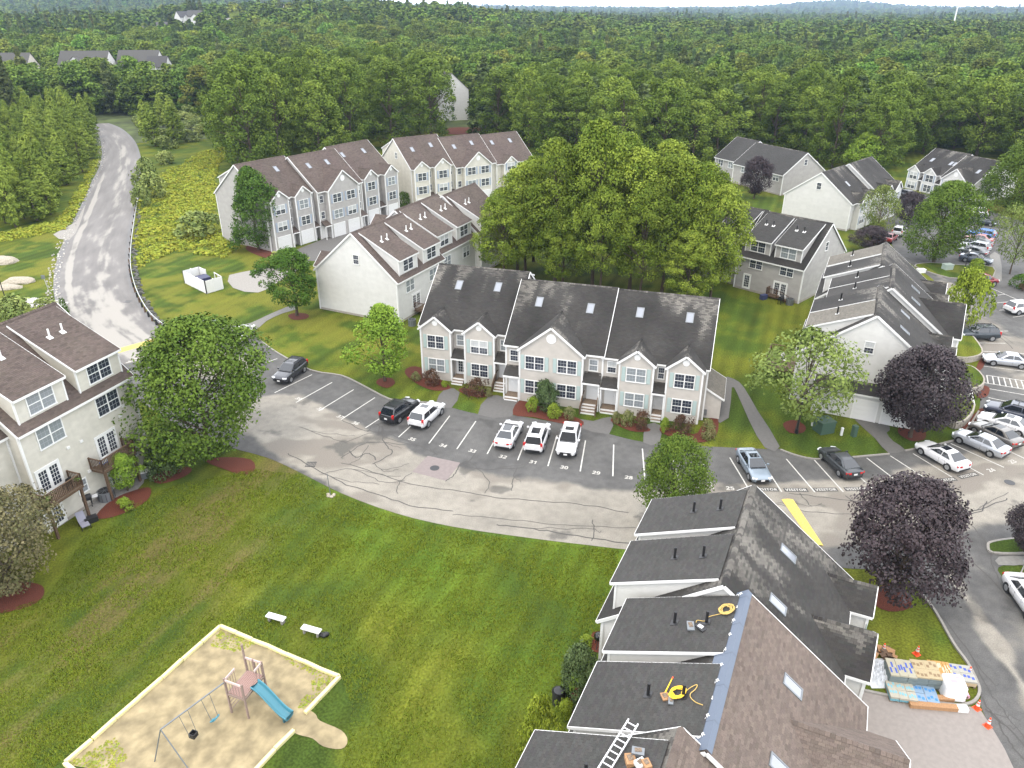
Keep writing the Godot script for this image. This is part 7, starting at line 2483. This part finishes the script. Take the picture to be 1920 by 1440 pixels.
	for q in [[Vector3(6.88, 8.56, -23.82), Vector3(7.33, 8.61, -24.56), "yellow pry bar pair left of the yellow coil"]]:
		var t := thing("roofing_fork", q[2], "tool")
		var m := MB.new()
		m.tube(q[0], q[1], 0.035, 0.025, 6)
		obj("shaft", m, ye, t)
		m = MB.new()
		m.tube(q[1], q[1] + (q[1] - q[0]).normalized() * 0.12, 0.035, 0.035, 6)
		obj("grip", m, M.cone_orange, t)
	# ladder from the lowest roof up to the next dormer edge
	var la := Vector3(3.68, 9.17, -19.65)
	var lb := Vector3(4.34, 9.26, -20.59)
	var ld := (lb - la).normalized()
	la -= ld * 1.2
	lb += ld * 1.3
	var lx := (ux - ld * ux.dot(ld)).normalized()
	lx = ld.cross(Vector3.UP).normalized()
	var lad := thing("ladder", "aluminium ladder leaning between the two lowest dormer roofs", "ladder")
	for sgn in [-1, 1]:
		var m := MB.new()
		m.bar(la + lx * 0.22 * sgn, lb + lx * 0.22 * sgn, 0.05, 0.08)
		obj("stile", m, M.aluminium, lad)
	var nr := int((lb - la).length() / 0.3)
	for i in nr:
		var m := MB.new()
		var c := la.lerp(lb, (i + 0.5) / nr)
		m.bar(c - lx * 0.22, c + lx * 0.22, 0.04, 0.04)
		obj("rung", m, M.aluminium, lad)

func make_things() -> void:
	for q in far_homes():
		far_home(q)
	# bins behind a white fence
	var f := thing("dumpster_enclosure", "white panel fence with an open gate round the dark skip", "fence")
	var c0 := Vector3(-48.28, 0, -105.29)
	var c1 := Vector3(-43.36, 0, -100.64)
	var c2 := Vector3(-41.79, 0, -102.69)
	var c3 := c0 + (c2 - c1)
	for q in [[c0, c1, 3], [c1, c2, 2], [c3, c0, 2], [c3, c3.lerp(c2, 0.3), 1]]:
		for i in q[2]:
			var m := MB.new()
			m.bar(q[0].lerp(q[1], float(i) / q[2]) + Vector3(0, 0.95, 0), q[0].lerp(q[1], (i + 0.97) / q[2]) + Vector3(0, 0.95, 0), 0.06, 1.85)
			obj("panel", m, M.white_plastic, f)
		for i in q[2] + 1:
			var m := MB.new()
			var p: Vector3 = q[0].lerp(q[1], float(i) / q[2])
			m.box(p + Vector3(0, 0.98, 0), Vector3(0.13, 1.96, 0.13))
			obj("post", m, M.white_plastic, f)
	var gt := MB.new()
	var g0 := c2 + Vector3(0.1, 0, 0)
	var g1 := c2 + (c2 - c1).normalized().rotated(Vector3.UP, 1.35) * 2.6
	for y in [0.2, 1.0, 1.85]:
		gt.bar(g0 + Vector3(0, y, 0), g1 + Vector3(0, y, 0), 0.07, 0.09)
	for p in [g0, g0.lerp(g1, 0.5), g1]:
		gt.bar(p + Vector3(0, 0.15, 0), p + Vector3(0, 1.9, 0), 0.08, 0.08)
	obj("gate", gt, M.white_plastic, f)
	var sk := (c0 + c1 + c2 + c3) / 4.0
	var bin := thing("dumpster", "dark navy skip inside the white fence", "dumpster", sk, atan2((c1 - c0).x, (c1 - c0).z))
	var bm := MB.new()
	var navy := mat("navy_steel", Color8(40, 42, 76), 0.5)
	for q in [[Vector3(0, 0.8, 0.95), Vector3(1.6, 1.3, 0.06)], [Vector3(0, 0.8, -0.95), Vector3(1.6, 1.3, 0.06)], [Vector3(0.8, 0.8, 0), Vector3(0.06, 1.3, 1.96)], [Vector3(-0.8, 0.8, 0), Vector3(0.06, 1.3, 1.96)], [Vector3(0, 0.2, 0), Vector3(1.6, 0.08, 1.9)]]:
		bm.box(q[0], q[1])
	obj("body", bm, navy, bin)
	bm = MB.new()
	bm.box(Vector3(0, 1.5, 0.3), Vector3(1.62, 0.05, 1.3), Color.WHITE, Basis(Vector3.RIGHT, 0.12))
	obj("lid", bm, navy, bin)
	bm = MB.new()
	bm.box(Vector3(0, 1.2, -0.55), Vector3(1.3, 0.3, 0.6), Color.WHITE, Basis(Vector3.UP, 0.3))
	obj("cardboard", bm, M.carton, bin)
	# guard rail
	var gl := smooth(pts("-81.43,-164.61 -74.57,-147.79 -66.55,-128.51 -60.5,-114.63 -55.95,-105.53 -51.14,-97.17 -46.4,-90.25 -42.51,-86.13 -41.58,-85.96"), false, 4)
	var rail := thing("guard_rail", "galvanized guard rail on dark posts along the hill road", "guard rail")
	var rm := MB.new()
	for i in gl.size() - 1:
		var a := Vector3(gl[i].x, 0.62, gl[i].y)
		var b := Vector3(gl[i + 1].x, 0.62, gl[i + 1].y)
		for y in [-0.1, 0.1]:
			rm.bar(a + Vector3(0, y, 0), b + Vector3(0, y, 0), 0.07, 0.12)
		rm.bar(a, b, 0.03, 0.14)
	obj("rail", rm, M.galvanized, rail)
	for i in range(0, gl.size(), 1):
		var m := MB.new()
		var nrm := (gl[mini(i + 1, gl.size() - 1)] - gl[maxi(i - 1, 0)]).normalized().orthogonal() * -0.2
		m.box(Vector3(gl[i].x + nrm.x, 0.4, gl[i].y + nrm.y), Vector3(0.18, 0.8, 0.18))
		obj("post", m, M.black if i % 2 else M.brown_wood, rail)
	# dark stones under the rail
	var ds := MB.new()
	rng.seed = 44
	for i in gl.size() - 1:
		for k in 8:
			var p := gl[i].lerp(gl[i + 1], rng.randf()) + Vector2(rng.randf_range(0.2, 0.9), rng.randf_range(-0.2, 0.2))
			var s := rng.randf_range(0.2, 0.5)
			var g := rng.randf_range(0.05, 0.14)
			ds.box(Vector3(p.x, 0.08, p.y), Vector3(s, s * 0.7, s * 0.8), Color(g, g, g * 0.9), Basis(rand_dir(), rng.randf()))
	var dso := obj("edge_stones", ds, M.stone_vc)
	stuff(dso)
	tag(dso, "dark stones heaped along the foot of the guard rail", "stones")
	# boulders left of the road
	for q in [[Vector3(-81.18, 0, -115.47), Vector3(2.2, 0.9, 1.6), "grey boulder at the left edge above the ledge", 3], [Vector3(-73.05, 0, -106.02), Vector3(2.4, 0.7, 1.3), "long pale ledge of rock in the grass left of the road", 4], [Vector3(-73.22, 0, -103.15), Vector3(2.0, 0.5, 1.2), "lower pale rock at the left edge", 5]]:
		var m := MB.new()
		m.ball(Vector3.ZERO, Vector3.ONE, 12)
		var fz := FastNoiseLite.new()
		fz.seed = q[3]
		fz.frequency = 0.9
		for i in m.v.size():
			var v := m.v[i]
			m.v[i] = v * (1.0 + 0.35 * fz.get_noise_3dv(v)) * q[1]
		for i in range(0, m.v.size(), 3):
			var nn := (m.v[i + 2] - m.v[i]).cross(m.v[i + 1] - m.v[i]).normalized()
			for k in 3:
				m.n[i + k] = (m.n[i + k] + nn).normalized()
		var o := obj("boulder", m, M.rock, null, q[0])
		tag(o, q[2], "boulder")
	var rr := MB.new()
	for i in 160:
		var p := pts("-66.34,-97.38 -61.64,-95.51")
		var c := p[0].lerp(p[1], rng.randf()) + Vector2(rng.randf_range(-1.6, 1.6), rng.randf_range(-1.2, 1.2))
		var s := rng.randf_range(0.2, 0.5)
		var g := rng.randf_range(0.4, 0.65)
		rr.box(Vector3(c.x, 0.12, c.y), Vector3(s, s * 0.7, s * 0.8), Color(g, g * 0.97, g * 0.92), Basis(rand_dir(), rng.randf()))
	var rro := obj("white_riprap", rr, M.stone_vc)
	stuff(rro)
	tag(rro, "white broken stones behind the cream house's ridge", "stones")
	lamp_post(Vector3(27.09, 0, -61.55), 3.4, "black lamp post in front of the airy maple")
	lamp_post(Vector3(-68.98, 0, -96.13), 4.0, "dark lamp post at the left edge by the boulders")
	lamp_post(Vector3(-40.07, 0, -122.00), 2.6, "lamp post before the columnar tree and garages")
	lamp_post(Vector3(68.93, 0, -109.53), 3.6, "lamp post on the island of the upper car park")
	# signs
	var s := thing("stop_sign", "red stop sign on a leaning galvanized post at the right edge", "sign", Vector3(35.38, 0, -40.66), 0.3)
	var pm := MB.new()
	pm.bar(Vector3.ZERO, Vector3(0.25, 2.1, 0), 0.06, 0.05)
	obj("post", pm, M.galvanized, s)
	var oct := MB.new()
	oct.tube(Vector3(0.26, 2.15, 0.03), Vector3(0.26, 2.15, 0.06), 0.38, 0.38, 8)
	obj("white_rim", oct, M.white_plastic, s)
	oct = MB.new()
	oct.tube(Vector3(0.26, 2.15, 0.06), Vector3(0.26, 2.15, 0.066), 0.345, 0.345, 8)
	obj("plate", oct, mat("stop_red", Color8(186, 26, 32), 0.5), s)
	var tm := TextMesh.new()
	tm.text = "STOP"
	tm.font = SystemFont.new()
	tm.font.font_names = PackedStringArray(["Droid Sans"])
	tm.font.font_weight = 700
	tm.font_size = 48
	tm.pixel_size = 0.0042
	tm.depth = 0.004
	obj("lettering", tm, M.white_plastic, s, Vector3(0.26, 2.15, 0.07))
	var gs := thing("small_sign", "small grey sign on a thin post left of the hill road", "sign", Vector3(-67.08, 0, -102.69), 0.2)
	pm = MB.new()
	pm.bar(Vector3.ZERO, Vector3(-0.15, 2.0, 0), 0.06, 0.06)
	obj("post", pm, M.galvanized, gs)
	pm = MB.new()
	pm.box(Vector3(-0.16, 1.85, 0.05), Vector3(0.5, 0.55, 0.03))
	obj("plate", pm, M.gray_metal, gs)
	var sp := thing("young_stake", "thin stake on the lawn edge beside the drain", "stake", Vector3(-15.04, 0, -51.23))
	pm = MB.new()
	pm.bar(Vector3.ZERO, Vector3(-0.05, 2.2, 0), 0.05, 0.05)
	obj("stake", pm, M.gray_metal, sp)
	pm = MB.new()
	for i in 7:
		pm.ball(Vector3(cos(i) * 0.25, 0.06, sin(i * 1.7) * 0.2), Vector3(0.16, 0.1, 0.14), 5)
	obj("stones", pm, M.rock, sp)
	# service boxes on the lawn by the lamp post
	mat("green_steel", Color8(66, 88, 76), 0.5)
	boxy("transformer", "large green transformer box on the lawn by the airy maple", "transformer", Vector3(29.78, 0, -61.95), 0.3, Vector3(1.5, 1.3, 1.3), M.green_steel)
	boxy("service_pedestal", "slim green service pedestal right of the transformer", "pedestal", Vector3(32.28, 0, -60.95), 0.3, Vector3(0.4, 1.2, 0.4), M.green_steel)
	for q in [[Vector3(31.20, 0, -61.15), 0.75, "short white hydrant-like post between the green boxes"], [Vector3(29.13, 0, -62.98), 1.5, "white utility post left of the transformer"]]:
		var o := thing("utility_post", q[2], "post", q[0])
		var m := MB.new()
		m.tube(Vector3.ZERO, Vector3(0, q[1], 0), 0.13, 0.13, 10)
		obj("body", m, M.white_plastic, o)
		m = MB.new()
		m.ball(Vector3(0, q[1], 0), Vector3(0.15, 0.1, 0.15), 6)
		obj("cap", m, M.white_plastic, o)
	boxy("transformer", "pale green service box on the island of the upper car park", "transformer", Vector3(67.50, 0, -111.63), 0.2, Vector3(1.3, 1.0, 1.0), mat("pale_green", Color8(150, 164, 156), 0.5))
	boxy("utility_box", "white utility box at the rear end of the upper island", "box", Vector3(62.79, 0, -110.31), 0.2, Vector3(1.2, 0.6, 0.7), M.white_plastic)
	# behind the houses
	for q in [[Vector3(-33.35, 0, -50.78), 0.62, "round grey air conditioner on gravel by the balcony post", M.gray_metal], [Vector3(37.98, 0, -96.34), 0.5, "small grey air conditioner at the corner of the grey row", M.gray_metal], [Vector3(-12.76, 0, -88.78), 0.5, "grey air conditioner under the white row's wooden deck", M.gray_metal]]:
		var o := thing("air_conditioner", q[2], "air conditioner", q[0])
		var m := MB.new()
		m.tube(Vector3.ZERO, Vector3(0, 0.85, 0), q[1], q[1], 20)
		obj("case", m, q[3], o)
		m = MB.new()
		m.tube(Vector3(0, 0.85, 0), Vector3(0, 0.87, 0), q[1] * 0.82, q[1] * 0.82, 18)
		obj("fan_well", m, M.black, o)
		for i in 8:
			m = MB.new()
			m.bar(Vector3(0, 0.885, 0), Vector3(cos(TAU * i / 8.0), 0, sin(TAU * i / 8.0)) * q[1] * 0.85 + Vector3(0, 0.885, 0), 0.03, 0.015)
			obj("grille_bar", m, q[3], o)
		for i in 12:
			m = MB.new()
			var d: Vector3 = Vector3(cos(TAU * i / 12.0), 0, sin(TAU * i / 12.0)) * (q[1] + 0.005)
			m.bar(d + Vector3(0, 0.08, 0), d + Vector3(0, 0.78, 0), 0.05, 0.02)
			obj("louver", m, M.dark_metal, o)
	for q in [[Vector3(-34.41, 0, -49.74), "barbecue grill with side shelf under the lower balcony", 0.5], [Vector3(36.81, 0, -96.55), "covered black grill by the steps of the grey row", 0.8]]:
		var o := thing("barbecue_grill", q[1], "grill", q[0], q[2])
		var m := MB.new()
		for x in [-0.35, 0.35]:
			for z in [-0.2, 0.2]:
				var l := MB.new()
				l.bar(Vector3(x, 0, z), Vector3(x, 0.75, z), 0.05, 0.05)
				obj("leg", l, M.black, o)
		m.box(Vector3(0, 0.8, 0), Vector3(0.9, 0.22, 0.5))
		obj("firebox", m, M.black, o)
		m = MB.new()
		m.tube(Vector3(-0.42, 0.9, 0), Vector3(0.42, 0.9, 0), 0.26, 0.26, 12)
		obj("hood", m, M.black if q[2] > 0.6 else M.dark_metal, o)
		m = MB.new()
		m.box(Vector3(0.68, 0.85, 0), Vector3(0.42, 0.05, 0.45))
		obj("side_shelf", m, M.white_plastic, o)
	var kg := thing("kettle_grill", "round black kettle grill on mulch behind the near roofs", "grill", Vector3(5.47, 0, -34.85))
	var km := MB.new()
	km.ball(Vector3(0, 0.85, 0), Vector3(0.33, 0.3, 0.33), 10)
	obj("bowl", km, mat("gloss_black", Color8(20, 20, 22), 0.15), kg)
	for i in 3:
		km = MB.new()
		km.bar(Vector3(cos(i * 2.1) * 0.15, 0.7, sin(i * 2.1) * 0.15), Vector3(cos(i * 2.1) * 0.35, 0, sin(i * 2.1) * 0.35), 0.04, 0.04)
		obj("leg", km, M.black, kg)
	var rb := thing("rain_barrel", "dark grey barrel against the wall behind the near roofs", "barrel", Vector3(2.70, 0, -30.54))
	km = MB.new()
	km.tube(Vector3.ZERO, Vector3(0, 0.95, 0), 0.36, 0.4, 18)
	obj("body", km, M.dark_metal, rb)
	km = MB.new()
	km.tube(Vector3(0, 0.95, 0), Vector3(0, 1.03, 0), 0.42, 0.3, 18)
	obj("lid", km, M.dark_metal, rb)
	# lounge chair on the gravel at the left
	for q in [[Vector3(-33.45, 0, -47.28), Vector3(-34.32, 0, -48.32), "grey reclining garden chair with dark frame by the crab apple"]]:
		var o := thing("lounge_chair", q[2], "garden chair", q[0], 0.75)
		var m := MB.new()
		m.box(Vector3(0, 0.35, 0.35), Vector3(0.6, 0.05, 0.9))
		obj("seat", m, mat("gray_cloth", Color8(126, 126, 138), 0.9), o)
		m = MB.new()
		m.box(Vector3(0, 0.62, -0.4), Vector3(0.6, 0.05, 0.85), Color.WHITE, Basis(Vector3.RIGHT, 0.75))
		obj("backrest", m, M.gray_cloth, o)
		for x in [-0.32, 0.32]:
			for z in [-0.1, 0.7]:
				m = MB.new()
				m.bar(Vector3(x, 0, z), Vector3(x, 0.4, z), 0.05, 0.05)
				obj("leg", m, M.black, o)
	boxy("deck_box", "black storage box beside the grey garden chair", "storage box", Vector3(-33.11, 0, -47.76), 0.75, Vector3(0.9, 0.45, 0.55), M.black)
	boxy("bench_box", "white topped garden table behind the light green shrub", "table", Vector3(-31.65, 0, -54.00), 0.5, Vector3(1.0, 0.7, 0.6), M.gray_metal, M.white_plastic)
	boxy("storage_bin", "blue storage bin at the foot of the grey row", "bin", Vector3(35.04, 0, -98.45), 0.5, Vector3(0.9, 0.7, 0.6), mat("navy_plastic", Color8(56, 62, 96), 0.6))
	# things on the two balconies of the cream house
	for q in [[Vector3(-32.96, 2.99, -51.06), "blue and white folded chair on the upper right balcony", "blue"], [Vector3(-34.20, 3.04, -47.89), "dark chair on the lower left balcony", "dark"]]:
		var o := thing("balcony_chair", q[1], "chair", q[0], -1.9)
		var m := MB.new()
		m.box(Vector3(0, 0.42, 0), Vector3(0.5, 0.06, 0.5))
		obj("seat", m, M.black if q[2] == "dark" else mat("blue_cloth", Color8(60, 96, 170), 0.8), o)
		m = MB.new()
		m.box(Vector3(0, 0.75, -0.24), Vector3(0.5, 0.6, 0.05), Color.WHITE, Basis(Vector3.RIGHT, -0.2))
		obj("backrest", m, M.black if q[2] == "dark" else M.white_plastic, o)
		for x in [-0.22, 0.22]:
			for z in [-0.22, 0.22]:
				m = MB.new()
				m.bar(Vector3(x, 0, z), Vector3(x, 0.42, z), 0.035, 0.035)
				obj("leg", m, M.black, o)
	for q in [[Vector3(-33.65, 3.04, -48.39), "leafy pot plant at the right end of the lower balcony", 0.55], [Vector3(-34.54, 3.04, -45.73), "trailing pot plant at the left end of the lower balcony", 0.6]]:
		var o := thing("pot_plant", q[1], "pot plant", q[0])
		var m := MB.new()
		m.tube(Vector3.ZERO, Vector3(0, 0.35, 0), 0.13, 0.18, 10)
		obj("pot", m, M.brown_wood, o)
		m = MB.new()
		rng.seed = int(q[2] * 100)
		for i in 120:
			var d := rand_dir()
			leaf_quad(m, Vector3(0, 0.62, 0) + d * 0.32 * rng.randf_range(0.5, 1.0), (d + Vector3.UP * 0.5).normalized(), d, 0.13, Color(0.06, 0.12, 0.02).lerp(Color(0.14, 0.22, 0.05), rng.randf()))
		stuff(obj("foliage", m, M.leaf, o))
	# white chair on the deck of the right row
	var wc := thing("deck_chair", "white chair on the brown deck of the right row", "chair", Vector3(30.02, 1.23, -74.81), 0.6)
	var wm := MB.new()
	wm.box(Vector3(0, 0.4, 0), Vector3(0.55, 0.06, 0.55))
	obj("seat", wm, M.white_plastic, wc)
	wm = MB.new()
	wm.box(Vector3(0, 0.75, -0.28), Vector3(0.55, 0.65, 0.05), Color.WHITE, Basis(Vector3.RIGHT, -0.3))
	obj("backrest", wm, M.white_plastic, wc)
	for x in [-0.24, 0.24]:
		for z in [-0.24, 0.24]:
			wm = MB.new()
			wm.bar(Vector3(x, 0, z), Vector3(x, 0.4, z), 0.04, 0.04)
			obj("leg", wm, M.white_plastic, wc)
	# white handrail by the stone walls
	var hr := thing("handrail", "white metal handrail beside the stone walls of the right row", "handrail")
	var ha := Vector3(47.30, 0, -68.90)
	var hb := Vector3(46.14, 0, -65.78)
	for y in [0.5, 0.95]:
		var m := MB.new()
		m.bar(ha + Vector3(0, y + 0.5, 0), hb + Vector3(0, y, 0), 0.06, 0.06)
		obj("rail", m, M.trim, hr)
	for i in 5:
		var m := MB.new()
		var p := ha.lerp(hb, i / 4.0)
		m.bar(p, p + Vector3(0, 0.95 + 0.5 * (1 - i / 4.0), 0), 0.05, 0.05)
		obj("post", m, M.trim, hr)
	# slender mast over the far wood
	var mast := thing("mast", "white mast rising out of the far wood on the right", "mast", Vector3(517.2, gh(517.2, -970.8), -970.8))
	var mm := MB.new()
	mm.tube(Vector3.ZERO, Vector3(0, 34, 0), 1.0, 0.7, 8)
	obj("pole", mm, M.white_plastic, mast)
	mm = MB.new()
	mm.tube(Vector3(0, 34, 0), Vector3(0, 35.5, 0), 1.2, 1.2, 8)
	obj("head", mm, M.white_plastic, mast)

func _ready() -> void:
	nz.seed = 3
	nz.frequency = 0.03
	nz.fractal_octaves = 4
	nz2.seed = 9
	nz2.frequency = 0.05
	nz2.fractal_octaves = 3
	make_view()
	make_materials()
	make_ground()
	make_houses()
	make_trees()
	make_cars()
	make_playground()
	make_site()
	make_things()
